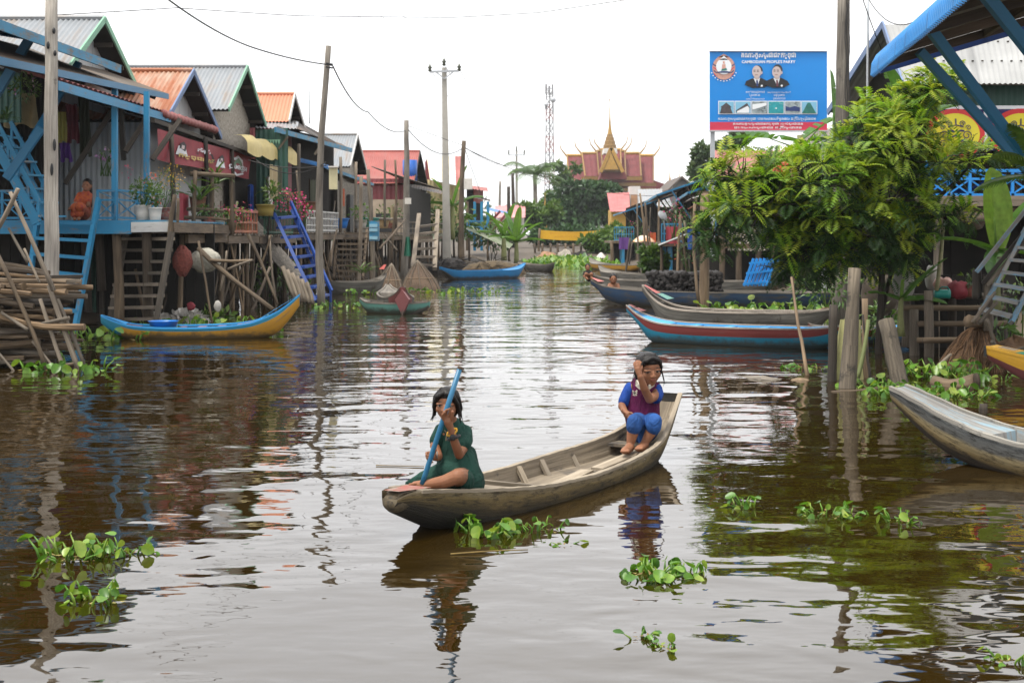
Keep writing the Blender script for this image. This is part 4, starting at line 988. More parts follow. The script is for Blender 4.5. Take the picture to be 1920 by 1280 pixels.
part(m, 'inner_boarding', 'dark_wood', h)
zd = 2.09
m = MB(); m.beam((6.15, 22.0, zd-.07), (11, 22.0, zd-.07), .10, .16); part(m, 'edge_beam', 'grey_wood', h)
m = MB(); m.beam((5.8, 22.15, zd-.22), (11, 22.15, zd-.22), .10, .10); part(m, 'edge_beam', 'old_wood', h)
m = MB()
for k in range(16): m.box((6.2+k*.3, 23.2, zd-.01), (.28, 2.4, .03))
part(m, 'deck', 'grey_wood', h)
cross_rail(h, (6.42, 22.0, zd), (8.40, 22.0, zd), .40, 6, 'rail_blue' if 'rail_blue' in M_ else wood('rail_blue', (.1, .1, .1), (.2, .2, .2), paint=(.012, .24, .66), wear=.25, rough=.5, var=.1), .045)
m = MB(); m.beam((6.42, 21.98, zd-.02), (6.42, 21.98, zd+.55), .07, .07, (1, 0, 0)); part(m, 'rail_post', 'rail_blue', h)
for x, y, r_ in ((6.62, 22.1, .075), (6.12, 22.6, .07), (7.6, 22.1, .07), (8.5, 22.2, .07), (7.1, 23.6, .06), (6.3, 24, .06), (8.1, 23.8, .06)):
    m = MB(); m.stick((x, y, -.4), (x, y, zd-.1), r_, r_*.9, 4, .006, 8); part(m, 'post', 'grey_wood' if y < 22.3 else 'dark_wood', h, True)  # posts behind the front row darker, shade painted by choice of wood
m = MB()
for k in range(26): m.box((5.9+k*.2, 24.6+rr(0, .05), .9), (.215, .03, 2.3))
part(m, 'shade_backing', 'plank_shade', h)  # added dark boards that stand in for the gloom below the deck
for k in range(5): m = MB(); x = 6.6+k*.7; m.beam((x, 22.2, 2.0), (x-.3, 24.4, 3.6), .05, .05); part(m, 'rafter', 'dark_wood', h)
# blue hammock behind the rail
t = thing('hammock', (6.95, 22.4, 2.3), 'blue cloth hammock slung behind the blue railing', 'hammock')
m = MB(); m.grid(lambda u, v: (lerp(6.45, 7.7, u), 22.45+.22*(v-.5), zd+.42-.30*math.sin(math.pi*u)-.06*math.cos(math.pi*(v-.5))*math.sin(math.pi*u)), 20, 6); part(m, 'cloth', 'cloth_blue', t, True)
for p0, p1 in (((6.45, 22.45, zd+.42), (6.3, 22.5, zd+.6)), ((7.7, 22.45, zd+.42), (7.85, 22.5, zd+.6))): m = MB(); m.tube([p0, p1], .012, 5); part(m, 'rope', 'wire', t)
# printed banner with two yellow discs
plain('banner_navy', (.018, .012, .11), .55, .15, 3, bmp=.1); plain('banner_red', (.52, .02, .02), .55, .1, 3); plain('banner_yellow', (.62, .52, .02), .55, .1, 3); plain('banner_white', (.6, .6, .62), .55, .1, 3); plain('ink', (.02, .015, .07), .6, .1)
t = thing('banner', (8.2, 22.2, 3.2), 'dark blue printed banner with red ringed yellow discs under the green wall', 'banner')
bx0, bx1, bz0, bz1, by = at(1735, 0, 22.2).x, at(2060, 0, 22.2).x, at(0, 282, 22.2).z, at(0, 199, 22.2).z, 22.2
def wav(x, z, e=0): return V(x, by-.012*e+.03*math.sin(x*7)*(1-(z-bz0)/(bz1-bz0))+.012*math.sin(z*9+x*3), z)
def bgrid(m, x0, x1, z0, z1, e, nu=24, nv=8): m.grid(lambda u, v: wav(lerp(x0, x1, u), lerp(z0, z1, v), e), nu, nv)
def bdisc(m, cx, cz, rx, rz, e, n=30, r0=0):
    for j in range(n):
        a0, a1 = 2*math.pi*j/n, 2*math.pi*(j+1)/n
        p = [(rx*math.cos(a0), rz*math.sin(a0)), (rx*math.cos(a1), rz*math.sin(a1))]
        m.poly([wav(cx, cz, e), wav(cx+p[0][0], cz+p[0][1], e), wav(cx+p[1][0], cz+p[1][1], e)], r=.5)
m = MB(); bgrid(m, bx0, bx1, bz0, bz1, 0, 40); part(m, 'sheet', 'banner_navy', t, True)
m = MB(); bgrid(m, bx0, bx1, bz1-.05, bz1+.005, 1, 40, 1); part(m, 'top_border', 'banner_white', t, True)
m = MB(); xs_ = at(1848, 0, 22.2).x; bgrid(m, xs_-.03, xs_+.03, bz0, bz1, 1.4, 2); part(m, 'dividing_stripe', 'banner_white', t, True)
for pc in (1790, 1912):
    cx, cz = at(pc, 252, 22.2).x, at(pc, 252, 22.2).z
    m = MB(); bdisc(m, cx, cz, .47, .40, 2); part(m, 'ring', 'banner_red', t)
    m = MB(); bdisc(m, cx, cz, .385, .325, 3); part(m, 'disc', 'banner_yellow', t)
    m = MB()        # ornamental scrollwork emblem
    def stroke(pts, w): 
        for a, b in zip(pts, pts[1:]): m.beam(wav(cx+a[0], cz+a[1], 4), wav(cx+b[0], cz+b[1], 4), .006, w, (0, 0, 1) if abs(a[0]-b[0]) > abs(a[1]-b[1]) else (1, 0, 0), r=.5)
    def spiral(x, y, r0, turns, s, w):
        stroke([(x+s*r0*(1-.75*i/14)*math.cos(i/14*turns*6.28), y+r0*(1-.75*i/14)*math.sin(i/14*turns*6.28)) for i in range(15)], w)
    for s in (-1, 1):
        spiral(s*.17, -.02, .075, 1.3, s, .013); spiral(s*.10, .16, .05, 1.4, s, .011); spiral(s*.19, -.15, .06, 1.3, -s, .011); spiral(s*.07, -.2, .05, 1.2, s, .012); spiral(s*.2, .1, .045, 1.3, -s, .010)
        stroke([(s*.02, .03), (s*.07, .055), (s*.13, .045)], .030); stroke([(s*.03, -.10), (s*.09, -.11), (s*.14, -.075)], .032)
    stroke([(-.12, .11), (0, .14), (.12, .11)], .016); stroke([(0, .15), (0, .24)], .02); stroke([(-.07, -.05), (0, -.02), (.07, -.05)], .022); stroke([(-.14, -.25), (0, -.28), (.14, -.25)], .022)
    part(m, 'emblem', 'ink', t)
# --- curved blue awning coming out of the top right corner
h = thing('awning_roof', (6, 14, 2.5), 'large corrugated awning with bright blue curved edge and dark blue braces in the top right', 'awning')
m = MB(); E1, E2 = V(4.25, 16.7, 3.38), V(3.42, 9.6, 3.38)
def aw(u, v):
    p = E1.lerp(E2, u); pr = [(0, -.02), (.015, .12), (.07, .22), (.17, .28), (.30, .315), (1.8, .80), (4.6, 1.62)]
    x, z = curve([(i/6, q[0]) for i, q in enumerate(pr)], v), curve([(i/6, q[1]) for i, q in enumerate(pr)], v)
    rb = -.05*abs(math.sin(math.pi*u*7.1/.095))
    return p+V(x+rb*(1 if v < .5 else 0), 0, z-.02-rb*.5)
m.grid(aw, 600, 12, (7.1, 5), close=False); part(m, 'roof', 'tin_blue', h, True)
m = MB(); m.grid(lambda u, v: E1.lerp(E2, u)+V(.09+4.4*v, 0, .2+1.34*v), 4, 4, (7, 4)); part(m, 'dark_underside', 'tin_under', h)
for k, x in enumerate((.12, 1.3, 2.6, 3.9)):
    z = curve([(0, .14), (.3, .24), (4.6, 1.5)], x)-.05
    m = MB(); m.beam(E1+V(x, .05, z), E2+V(x, 0, z), .05, .10); part(m, 'purlin', 'brown_dark' if 'brown_dark' in M_ else wood('brown_dark', (.05, .035, .025), (.11, .08, .06)), h)
for k in range(6):
    c = E1.lerp(E2, .004+k*.19); m = MB(); m.beam(c+V(.06, 0, .11), c+V(4.6, 0, 1.46), .06, .10); part(m, 'rafter', 'brown_dark', h)
m = MB(); m.beam(E1+V(.08, .06, .05), E1+V(4.6, .06, 1.36), .03, .07); part(m, 'end_fascia', 'royal_paint', h)
for (x0, y0, x1, y1, Y0, Y1) in ((1738, 46, 1935, 310, 14.6, 15.2), (1724, 96, 1925, 318, 16.5, 16.9), (1846, -12, 1990, 170, 12.3, 12.8)):
    m = MB(); m.beam(at(x0, y0, Y0), at(x1, y1, Y1), .10, .10, (0, 1, 0)); part(m, 'brace', 'teal_paint', h)
for Yq in (15.2, 12.6): m = MB(); m.beam((6.05, Yq+.2, -.3), (6.05, Yq+.2, 4.1), .12, .12, (1, 0, 0)); part(m, 'post', 'teal_paint', h)

# --- billboard
bb = thing('billboard', (5.2, 29.3, 0), 'blue party billboard with two suited portraits on steel posts above the tree', 'billboard')
plain('sign_blue', (.001, .205, .60), .45, .05, 1); plain('sign_red', (.55, .035, .075), .45, .06, 1); plain('sign_white', (.72, .74, .76), .45, .04, 1)
plain('suit', (.012, .012, .016), .5, .1); plain('print_skin', (.52, .42, .40), .5, .08, 6); plain('print_hair', (.03, .028, .03), .5, .1); plain('print_teal', (.02, .32, .36), .5, .35, 8, stain=((.45, .55, .55), 9, .62)); plain('print_pink', (.55, .30, .24), .5, .25, 40); plain('print_grey', (.32, .38, .40), .5, .5, 10, stain=((.06, .08, .08), 9, .58)); plain('print_dark', (.06, .05, .055), .5, .6, 9); plain('print_sky', (.2, .45, .62), .5, .1, 5); plain('tie_blue', (.02, .04, .15), .5, .1); plain('tie_maroon', (.12, .03, .05), .5, .1); plain('print_green', (.02, .16, .13), .5, .4, 8)
YB = 29.3
def bp(px, py, e=0): return at(px, py, YB)+V(0, -.004*e, 0)
tl, tr, br_, bl = (1331, 98.5), (1551, 95.5), (1551, 244), (1331, 246)
def quad(nm, mat, x0, y0, x1, y1, e, th=0):
    m = MB(); m.poly([bp(x0, y0, e), bp(x1, y0, e), bp(x1, y1, e), bp(x0, y1, e)], r=.5); return part(m, nm, mat, bb)
m = MB(); c = bp(1441, 171); m.box(c+V(0, .035, 0), ((1551-1331)*YB/F, .06, 149*YB/F)); part(m, 'panel', 'sign_blue', bb)
quad('red_strip', 'sign_red', 1331, 229, 1551, 245.4, 1)
for (x0, y0, x1, y1) in ((1330.2, 95.8, 1552, 97), (1330, 244.5, 1552, 247.2)): m = MB(); m.beam(bp(x0, (y0+y1)/2, 2)+V(0, .02, 0), bp(x1, (y0+y1)/2, 2)+V(0, .02, 0), .09, (y1-y0)*YB/F); part(m, 'frame_edge', 'galv', bb)
def fan(nm, mat, cx, cy, rx, ry, e, n=24, a0=0, a1=2*math.pi, root=bb):
    m = MB()
    m.poly([bp(cx+rx*math.cos(a0+(a1-a0)*j/n), cy+ry*math.sin(a0+(a1-a0)*j/n), e) for j in range(n+(0 if a1-a0 > 6.28 else 1))][::-1], r=.5); return part(m, nm, mat, bb)
def txt(s_, px, py, hpx, mat, e, wpx=None, name='lettering', root=None, Y=None, pos=None, rot=None, bold=.0):
    cu = bpy.data.curves.new('t', 'FONT'); cu.body = s_; cu.align_x = 'CENTER'; cu.align_y = 'CENTER'; cu.size = 1; cu.offset = bold; cu.resolution_u = 2
    o = bpy.data.objects.new('t', cu); COL.objects.link(o); bpy.context.view_layer.update()
    me = bpy.data.meshes.new_from_object(o.evaluated_get(bpy.context.evaluated_depsgraph_get())); bpy.data.objects.remove(o)
    if len(me.vertices) == 0: return None
    xs0 = [v.co.x for v in me.vertices]; ys0 = [v.co.y for v in me.vertices]; w0, h0 = max(xs0)-min(xs0), max(ys0)-min(ys0); cx, cy = (max(xs0)+min(xs0))/2, (max(ys0)+min(ys0))/2
    k = hpx*YB/F/h0; kx = k if wpx is None else wpx*YB/F/w0
    c = bp(px, py, e)
    for v in me.vertices:
        x, y = (v.co.x-cx)*kx, (v.co.y-cy)*k
        v.co = (c.x+x, c.y, c.z+y) if rot is None else tuple(pos(x, y))
    me.materials.clear(); me.materials.append(M_[mat])
    q = bpy.data.objects.new(name, me); COL.objects.link(q); attach(q, root or bb); return q
txt('គណបក្សប្រជាជនកម្ពុជា', 1441, 105, 12.5, 'sign_white', 2, 102, bold=.03)
txt("CAMBODIAN PEOPLE'S PARTY", 1441, 116.3, 5.6, 'sign_white', 2, 101, bold=.03)
txt('សម្តេចអគ្គមហា', 1416, 173.5, 4.5, 'sign_white', 2, 35); txt('សម្តេចអគ្គមហាសេនាបតី', 1461, 173.5, 4.5, 'sign_white', 2, 43)
txt('ប្រធាន', 1415, 179.5, 4.5, 'sign_white', 2, 20); txt('អនុប្រធាន', 1461, 179.5, 4.5, 'sign_white', 2, 20)
txt('ប្រធានកិត្តិយសគណបក្ស', 1416, 185.8, 4.5, 'sign_white', 2, 35); txt('ប្រធានគណបក្ស', 1461, 185.8, 4.5, 'sign_white', 2, 23)
txt('គណបក្សប្រជាជនកម្ពុជា បានកសាងសមិទ្ធផល ដើម្បីបម្រើប្រជាជន', 1438, 223, 7.5, 'sign_white', 2, 183, bold=.012)
txt('គណបក្សប្រជាជនកម្ពុជា របស់ប្រជាជន', 1440, 232.5, 6.2, 'sign_white', 3, 131, bold=.02); txt('ដោយសារប្រជាជន ដើម្បីប្រជាជន', 1440, 239.5, 6.2, 'sign_white', 3, 126, bold=.02)
# round emblem
fan('emblem_ring', 'print_pink', 1357, 127.5, 21.5, 22.5, 2); m = MB(); m.poly([bp(1345, 108, 2), bp(1369, 108, 2), bp(1357, 101.5, 2)]); part(m, 'emblem_tip', 'print_pink', bb)
for s in (-1, 1):
    for j in range(4):
        m = MB(); y = 119+j*6; m.poly([bp(1357+s*(21-j*.8), y, 3), bp(1357+s*14, y+4.5, 3), bp(1357+s*14, y+6.5, 3), bp(1357+s*(20.5-j*.9), y+2.8, 3)] if s < 0 else [bp(1357+s*(20.5-j*.9), y+2.8, 3), bp(1357+s*14, y+6.5, 3), bp(1357+s*14, y+4.5, 3), bp(1357+s*(21-j*.8), y, 3)]); part(m, 'emblem_band', 'sign_red' if j % 2 else 'tie_blue', bb)
fan('emblem_disc', 'sign_white', 1357, 125, 14.5, 15, 4); m = MB(); m.poly([bp(1349, 113, 4), bp(1365, 113, 4), bp(1357, 105, 4)]); part(m, 'emblem_disc_tip', 'sign_white', bb)
m = MB(); m.poly([bp(1354, 121, 5), bp(1360, 121, 5), bp(1361, 131, 5), bp(1353, 131, 5)]); m.poly([bp(1355.5, 115, 5), bp(1358.5, 115, 5), bp(1359, 120, 5), bp(1355, 120, 5)]); part(m, 'emblem_figure', 'print_pink', bb)
m = MB(); m.poly([bp(1353, 130, 6), bp(1362, 128, 6), bp(1363, 132, 6), bp(1352, 133.5, 6)]); part(m, 'emblem_skirt', 'print_green', bb)
fan('emblem_ribbon', 'tie_blue', 1357, 137, 15, 3, 6, 16, math.pi, 2*math.pi)
for j in range(11):
    a = math.pi*(.12+.76*j/10); m = MB(); c = (1357+24.5*math.cos(a), 128+24.5*math.sin(a)); m.poly([bp(c[0]-1.2, c[1]+.9, 3), bp(c[0]+1.2, c[1]+.9, 3), bp(c[0]+1.2, c[1]-.9, 3), bp(c[0]-1.2, c[1]-.9, 3)]); part(m, 'emblem_letter', 'sign_white', bb)
# two generic suited portraits
for cx, cy, bald, tie, z in ((1419, 134.5, 1, 'tie_blue', 0), (1456, 134.5, 0, 'tie_maroon', 6)):
    m = MB(); m.poly([bp(cx-23, cy+25, 4+z), bp(cx-20, cy+18, 4+z), bp(cx-9, cy+13, 4+z), bp(cx+8, cy+12, 4+z), bp(cx+20, cy+18, 4+z), bp(cx+24, cy+25, 4+z), bp(cx+14, cy+30, 4+z), bp(cx-8, cy+31, 4+z)][::-1]); part(m, 'portrait_suit', 'suit', bb)
    m = MB(); m.poly([bp(cx-6.5, cy+12.5, 5+z), bp(cx+6, cy+12, 5+z), bp(cx+1, cy+28, 5+z)][::-1]); part(m, 'portrait_shirt', 'sign_white', bb)
    m = MB(); m.poly([bp(cx-1.5, cy+16.5, 6+z), bp(cx+1.8, cy+16.5, 6+z), bp(cx+2.6, cy+28, 6+z), bp(cx-1, cy+28, 6+z)][::-1]); part(m, 'portrait_tie', tie, bb)
    fan('portrait_neck', 'print_skin', cx, cy+10.5, 5, 5, 6+z)
    fan('portrait_hair', 'print_hair', cx+1.5, cy-2, 9.2, 11 if not bald else 9.5, 5+z)
    fan('portrait_face', 'print_skin', cx-.6, cy+(1.5 if not bald else .6), 8.4, 10.6 if not bald else 11.4, 7+z)
    fan('portrait_ear', 'print_skin', cx+8.6, cy+2.5, 1.7, 2.8, 7+z)
    for dx in (-4.8, 1.6): m = MB(); m.poly([bp(cx+dx-1.6, cy+.6, 8+z), bp(cx+dx+1.8, cy+.6, 8+z), bp(cx+dx+1.8, cy-.7, 8+z), bp(cx+dx-1.6, cy-.7, 8+z)]); m.poly([bp(cx+dx-1.9, cy-2, 8+z), bp(cx+dx+2, cy-2, 8+z), bp(cx+dx+2, cy-2.9, 8+z), bp(cx+dx-1.9, cy-2.9, 8+z)]); part(m, 'portrait_eye', 'print_hair', bb)
    m = MB(); m.poly([bp(cx-4.2, cy+7, 8+z), bp(cx+1.4, cy+7, 8+z), bp(cx+1.4, cy+6, 8+z), bp(cx-4.2, cy+6, 8+z)]); part(m, 'portrait_mouth', 'lip', bb)
    fan('portrait_badge', 'sign_white', cx+9, cy+27, 2, 2, 6+z, 10)
# row of six small pictures
for k in range(6):
    x0 = 1346.5+k*31.1; quad('picture_border', 'sign_white', x0, 189.5, x0+30.3, 214.5, 3)
    quad('picture', ['print_sky', 'print_sky', 'print_grey', 'print_teal', 'print_grey', 'print_sky'][k], x0+1.2, 191, x0+29.2, 213, 4)
    if k in (0, 1, 4, 5, 2):
        m = MB(); c = x0+15
        shp = {0: [(-12, 213), (-9, 202), (-11, 201), (-4, 196), (0, 192.5), (4, 196), (10, 201), (8, 202), (12, 213)], 1: [(-13, 211), (-12, 207), (8, 193.5), (13, 202), (13, 204), (-8, 211)], 4: [(-13.5, 208), (-13.5, 199), (-5, 202), (4, 199), (13.5, 202), (13.5, 209)], 5: [(-13.5, 213), (-3, 193), (2, 193), (13, 213)], 2: [(-13, 196), (13, 193), (13, 198), (-2, 203), (-13, 206)]}[k]
        m.poly([bp(c+x, y, 5) for x, y in shp][::-1]); part(m, 'picture_shape', ['print_dark', 'print_dark', 'sign_white', '', 'tie_blue', 'print_green'][k], bb)
    if k == 1: m = MB(); m.poly([bp(x0+4, 212, 6), bp(x0+4, 209, 6), bp(x0+24, 199, 6), bp(x0+27, 203, 6), bp(x0+27, 212, 6)][::-1]); part(m, 'picture_shape', 'sign_white', bb)
    if k == 3: m = MB(); m.poly([bp(x0+12, 203, 5), bp(x0+17, 202, 5), bp(x0+16, 205, 5)][::-1]); part(m, 'picture_shape', 'sign_white', bb)
for px, y1 in ((1336, 480), (1545, 560)): m = MB(); m.beam(at(px, 245, YB+.06), at(px, y1, YB+.06), .085, .085, (1, 0, 0)); part(m, 'steel_post', 'galv', bb)
# wooden frame beside it
h = thing('timber_frame', (3.9, 28.6, 0), 'bare timber post with two short cross beams standing in the water by the billboard', 'post')
m = MB(); m.stick(at(1319, 610, 28.5), at(1321, 362, 28.5), .105, .09, 5, .006, 9, .04); part(m, 'post', 'brown_wood', h, True)
m = MB(); m.beam(at(1308, 362, 28.5), at(1366, 361, 28.5), .10, .075); part(m, 'beam', 'brown_wood', h)
m = MB(); m.beam(at(1324, 460, 28.7), at(1424, 462, 28.7), .10, .095); part(m, 'beam', 'brown_wood', h)
m = MB(); m.stick(at(1311, 575, 28.2), at(1303, 380, 28.4), .035, .03, 6, .03); part(m, 'side_pole', 'brown_wood', h, True)
# ---------------------------------------------------------------- moored boats
def paintm(name, col, wear=.36, dark=(.07, .06, .05), light=(.2, .18, .15), rough=.55):
    m = wood(name, dark, light, paint=col, wear=wear, rough=rough, grain=(20, 1.4), var=.1, bmp=.3)
    nt = m.node_tree; bs = nt.nodes['Principled BSDF']; src = bs.inputs['Base Color'].links[0].from_socket      # scum left by the water on the hull
    tc = N(nt, 'TexCoord'); sp = N(nt, 'SeparateXYZ'); nt.links.new(tc.outputs['Object'], sp.inputs[0])
    n = N(nt, 'TexNoise', Scale=7.0, Detail=6.0, Roughness=.7); nt.links.new(tc.outputs['Object'], n.inputs['Vector'])
    k = N(nt, 'Math', operation='MULTIPLY_ADD'); nt.links.new(n.outputs[0], k.inputs[0]); k.inputs[1].default_value = -.22; nt.links.new(sp.outputs[2], k.inputs[2])
    r = ramp(nt, [(.0, (.85,)*3), (.07, (0, 0, 0))]); k2 = N(nt, 'Math', operation='ADD'); nt.links.new(k.outputs[0], k2.inputs[0]); k2.inputs[1].default_value = .07; nt.links.new(k2.outputs[0], r.inputs[0])
    nt.links.new(mixc(nt, r.outputs[0], src, (.045, .04, .026)), bs.inputs['Base Color']); return m
paintm('p_teal', (.012, .19, .30)); paintm('p_redbrown', (.16, .022, .018)); paintm('p_sky', (.03, .30, .66)); paintm('p_cream', (.36, .31, .26), .44); paintm('p_ochre', (.42, .215, .018), .36); paintm('p_maroon', (.16, .045, .045), .3)
paintm('p_navy', (.022, .055, .115), .46, (.045, .042, .04), (.13, .12, .11)); paintm('p_azure', (.010, .17, .40)); paintm('p_yellow', (.55, .30, .02)); paintm('p_green', (.02, .26, .15)); paintm('p_pinkred', (.42, .10, .085), .33)
wood('hull_grey', (.06, .058, .052), (.19, .185, .17), grain=(24, 1.6), spots=((.05, .04, .03), 2.5, .6)); wood('hull_in', (.10, .092, .08), (.25, .23, .205), grain=(24, 1.6))
def spit(px, py, z): return wat(px, py, z)
def sampan(wd, h, k0, k1, mid=None, draft=-.10, deck0=.12, deck1=.88, fl=.035):
    """station table: h sheer amidships, k0/k1 tip heights"""
    return [(0, .05, k0, k0-.10, 9), (.05, wd*.30, lerp(k0, h, .42), lerp(k0, h, .42)-.15, 9), (.12, wd*.60, lerp(k0, h, .76), .0, 9 if deck0 > .1 else fl), (.2, wd*.82, lerp(k0, h, .93), draft*.7, fl+.05),
            (.35, wd*.97, h, draft, fl), (.5, wd, h*.985, draft, fl), (.65, wd*.97, h, draft, fl), (.8, wd*.80, lerp(k1, h, .93), draft*.7, fl+.05), (.88, wd*.58, lerp(k1, h, .76), .0, 9 if deck1 < .9 else fl), (.95, wd*.30, lerp(k1, h, .42), lerp(k1, h, .42)-.15, 9), (1, .05, k1, k1-.10, 9)]
def tipplate(root, P, t0, t1, w0, w1, z0, z1, mat, name='bow_panel'):
    m = MB(); m.poly([P(t0, -w0, z0), P(t0, w0, z0), P(t1, w1, z1), P(t1, -w1, z1)], r=.5)
    if (m.v[1]-m.v[0]).cross(m.v[2]-m.v[0]).z < 0: m.f[0].reverse(); m.uv[0] = list(m.uv[0])[::-1]
    return part(m, name, mat, root)
def ribs(root, P, st, ts, mat, fl, name='rib'):
    for t in ts:
        wg, zs, zk, fi = st(t)
        for sg in (-1, 1):
            m = MB(); m.beam(P(t, sg*wg*.62, fl+.02), P(t, sg*(wg-.035), zs-.02), .045, .03); part(m, name, mat, root)
def thwarts(root, P, st, ts, mat, dz=.03):
    for t in ts:
        wg, zs, zk, fi = st(t); m = MB(); m.beam(P(t, -wg+.02, zs-dz), P(t, wg-.02, zs-dz), .11, .02); part(m, 'thwart', mat, root)
M4 = lambda *a: [M_[q] for q in a]
# blue boat with the red band
tb = sampan(.36, .255, .50, .34, draft=-.1)
rt, P, st = boat('rowing_boat', 'bright blue rowing boat with a dark red band, moored before the grey boat', (1.64, 20.2, 0), (4.5, 18.65, 0), tb, M4('p_teal', 'p_redbrown', 'p_sky', 'p_cream'), band=lambda q, t: 1 if q > .83 else 0, rimw=.03, rimh=.008)
tipplate(rt, P, .012, .035, .035, .06, .512, .475, 'p_redbrown'); tipplate(rt, P, .042, .075, .07, .11, .468, .425, 'p_redbrown'); thwarts(rt, P, st, (.3, .45, .6, .75), 'p_sky')
# its neighbour behind the posts
rt, P, st = boat('rowing_boat', 'blue and red rowing boat half hidden behind the pale sack and posts', (4.15, 19.9, 0), (5.62, 19.9, 0), sampan(.3, .2, .26, .36), M4('p_azure', 'p_redbrown', 'p_sky', 'p_cream'), band=lambda q, t: 1 if q > .78 else 0, rimw=.05)
tipplate(rt, P, .9, .985, .09, .04, .30, .365, 'p_pinkred')
# bare grey boat with ribs
tg = sampan(.40, .33, .70, .42, deck0=.05, fl=.04)
rt, P, st = boat('rowing_boat', 'bare grey plank boat with ribs and a faded red bow, moored behind the blue boat', (2.06, 22.4, 0), (4.85, 21.2, 0), tg, M4('hull_grey', 'hull_grey', 'hull_in', 'p_cream'), rimw=.045, rimh=.015)
ribs(rt, P, st, [.25+.09*k for k in range(7)], 'hull_in', .02); tipplate(rt, P, .01, .085, .045, .12, .71, .585, 'p_pinkred'); tipplate(rt, P, .09, .15, .13, .18, .58, .50, 'tealgreen' if 'tealgreen' in M_ else paintm('tealgreen', (.10, .26, .22), .38).name); tipplate(rt, P, .9, .985, .14, .06, .38, .43, 'p_pinkred')
# long dark cargo boat
tl_ = sampan(.62, .32, .52, .36, draft=-.2); tl_[1] = (.035, .17, .45, .28, 9); tl_[2] = (.065, .27, .40, .08, .10)
rt, P, st = boat('cargo_boat', 'long dark navy cargo boat carrying stacked black bundles', (1.72, 30.8, 0), (6.9, 28.6, 0), tl_, M4('hull_grey', 'p_navy', 'hull_in', 'hull_in'), band=lambda q, t: 1 if q > .45 else 0, ns=60)
tipplate(rt, P, .005, .04, .05, .2, .57, .49, 'p_pinkred')
plain('charcoal', (.020, .017, .016), .95, .5, 9, bmp=.9)
k = 0
for row in range(3):
    for i in range(13):
        t = .24+i*.021+rr(-.003, .003); c = P(t, rr(-.04, .04), .37+.135*row+rr(-.012, .012)); m = MB(); ax = (P(1, 0, 0)-P(0, 0, 0)).normalized()
        for s in range(5): m.stick(c+V(rr(-.05, .05), -.42, rr(-.06, .06)), c+V(rr(-.05, .05), .42, rr(-.06, .06)), .055, .055, 2, .02, 6, .15)
        m.ball(c, (.062, .40, .07), 8, 6); o = part(m, 'charcoal_bundle', 'charcoal', None, True)
        tag(o, 'black bundle from the %s of the stack on the long cargo boat' % ('bottom row', 'middle row', 'top row')[row], 'bundle', 'bundles stacked on the cargo boat: '+('bottom row', 'middle row', 'top row')[row])
rt, P, st = boat('rowing_boat', 'brown blunt bowed boat showing its end beyond the cargo boat, a child at its tip', (1.85, 34.6, 0), (6.2, 33.4, 0), sampan(.5, .40, .56, .42, draft=-.2), M4('hull_grey', 'hull_grey', 'hull_in', 'hull_in'))
rt, P, st = boat('rowing_boat', 'slender pale grey boat lying near the far floating plants on the right', (2.95, 48, 0), (4.9, 43.5, 0), sampan(.45, .25, .46, .3, draft=-.2), M4('hull_grey', 'hull_in', 'hull_in', 'hull_in'))
rt, P, st = boat('rowing_boat', 'tan canoe drawn up below the far blue stilts', (3.4, 62, 0), (5.2, 57, 0), sampan(.45, .25, .5, .3, draft=-.2), M4('p_ochre', 'hull_in', 'hull_in', 'hull_in'))
# left bank
ty = [(0, .05, .33, .22, 9), (.06, .12, .26, .08, 9), (.14, .22, .195, -.02, 9), (.2, .27, .175, -.06, .03), (.35, .35, .16, -.1, .035), (.55, .36, .165, -.1, .035), (.7, .32, .195, -.08, .03), (.78, .28, .24, -.05, 9), (.88, .18, .36, .05, 9), (.95, .10, .50, .26, 9), (1, .06, .62, .46, 9)]
rt, P, st = boat('rowing_boat', 'ochre yellow rowing boat with sky blue ends moored below the stilts on the left', (-5.95, 20.6, 0), (-3.12, 20.9, 0), ty, M4('p_ochre', 'p_teal', 'p_maroon', 'p_sky'), band=lambda q, t: 1 if q > .86 or t < .10 else 0, rimw=.05)
tipplate(rt, P, .80, .985, .19, .05, .275, .60, 'p_sky', 'bow_deck'); thwarts(rt, P, st, (.4, .5, .6, .7), 'p_maroon', .02); tipplate(rt, P, .01, .13, .04, .18, .335, .215, 'p_sky', 'bow_deck')
t = thing('basin', (-5.05, 20.6, .2), 'round blue plastic basin in the yellow boat', 'basin'); m = MB(); m.lathe((-5.05, 20.6, .09), [(.0, 0), (.15, 0), (.21, .16), (.225, .165), (.205, .155), (.14, .01), (0, .01)], 20); part(m, 'bowl', plain('basin_blue', (.015, .17, .55), .35, .05), t, True)
rt, P, st = boat('rowing_boat', 'small grey boat with a pink tip moored beside the leaning pole', (-4.85, 36.2, 0), (-3.3, 37.2, 0), sampan(.42, .29, .36, .50, draft=-.15, deck0=.05, deck1=.95, fl=.05), M4('hull_grey', 'hull_grey', 'hull_in', 'hull_in'))
ribs(rt, P, st, (.2, .35, .5, .65, .8), 'hull_in', .05); tipplate(rt, P, .93, .99, .14, .06, .6, .72, 'p_pinkred')
rt, P, st = boat('rowing_boat', 'plain blue rowing boat with dark waterline, far down the left bank', (-2.4, 47.5, 0), (.45, 50, 0), sampan(.5, .27, .42, .50, draft=-.2, fl=.05), M4('hull_grey', 'p_azure', 'p_azure', 'p_azure'), band=lambda q, t: 1 if q > .42 else 0)
rt, P, st = boat('rowing_boat', 'low teal boat with torn netting in the open water on the left', (-2.95, 27.7, 0), (-1.58, 27.2, 0), sampan(.34, .19, .27, .22, draft=-.12, deck0=.05, deck1=.95, fl=.05), M4('hull_grey', 'tealgreen', 'hull_in', 'hull_in'), band=lambda q, t: 1 if q > .5 else 0)
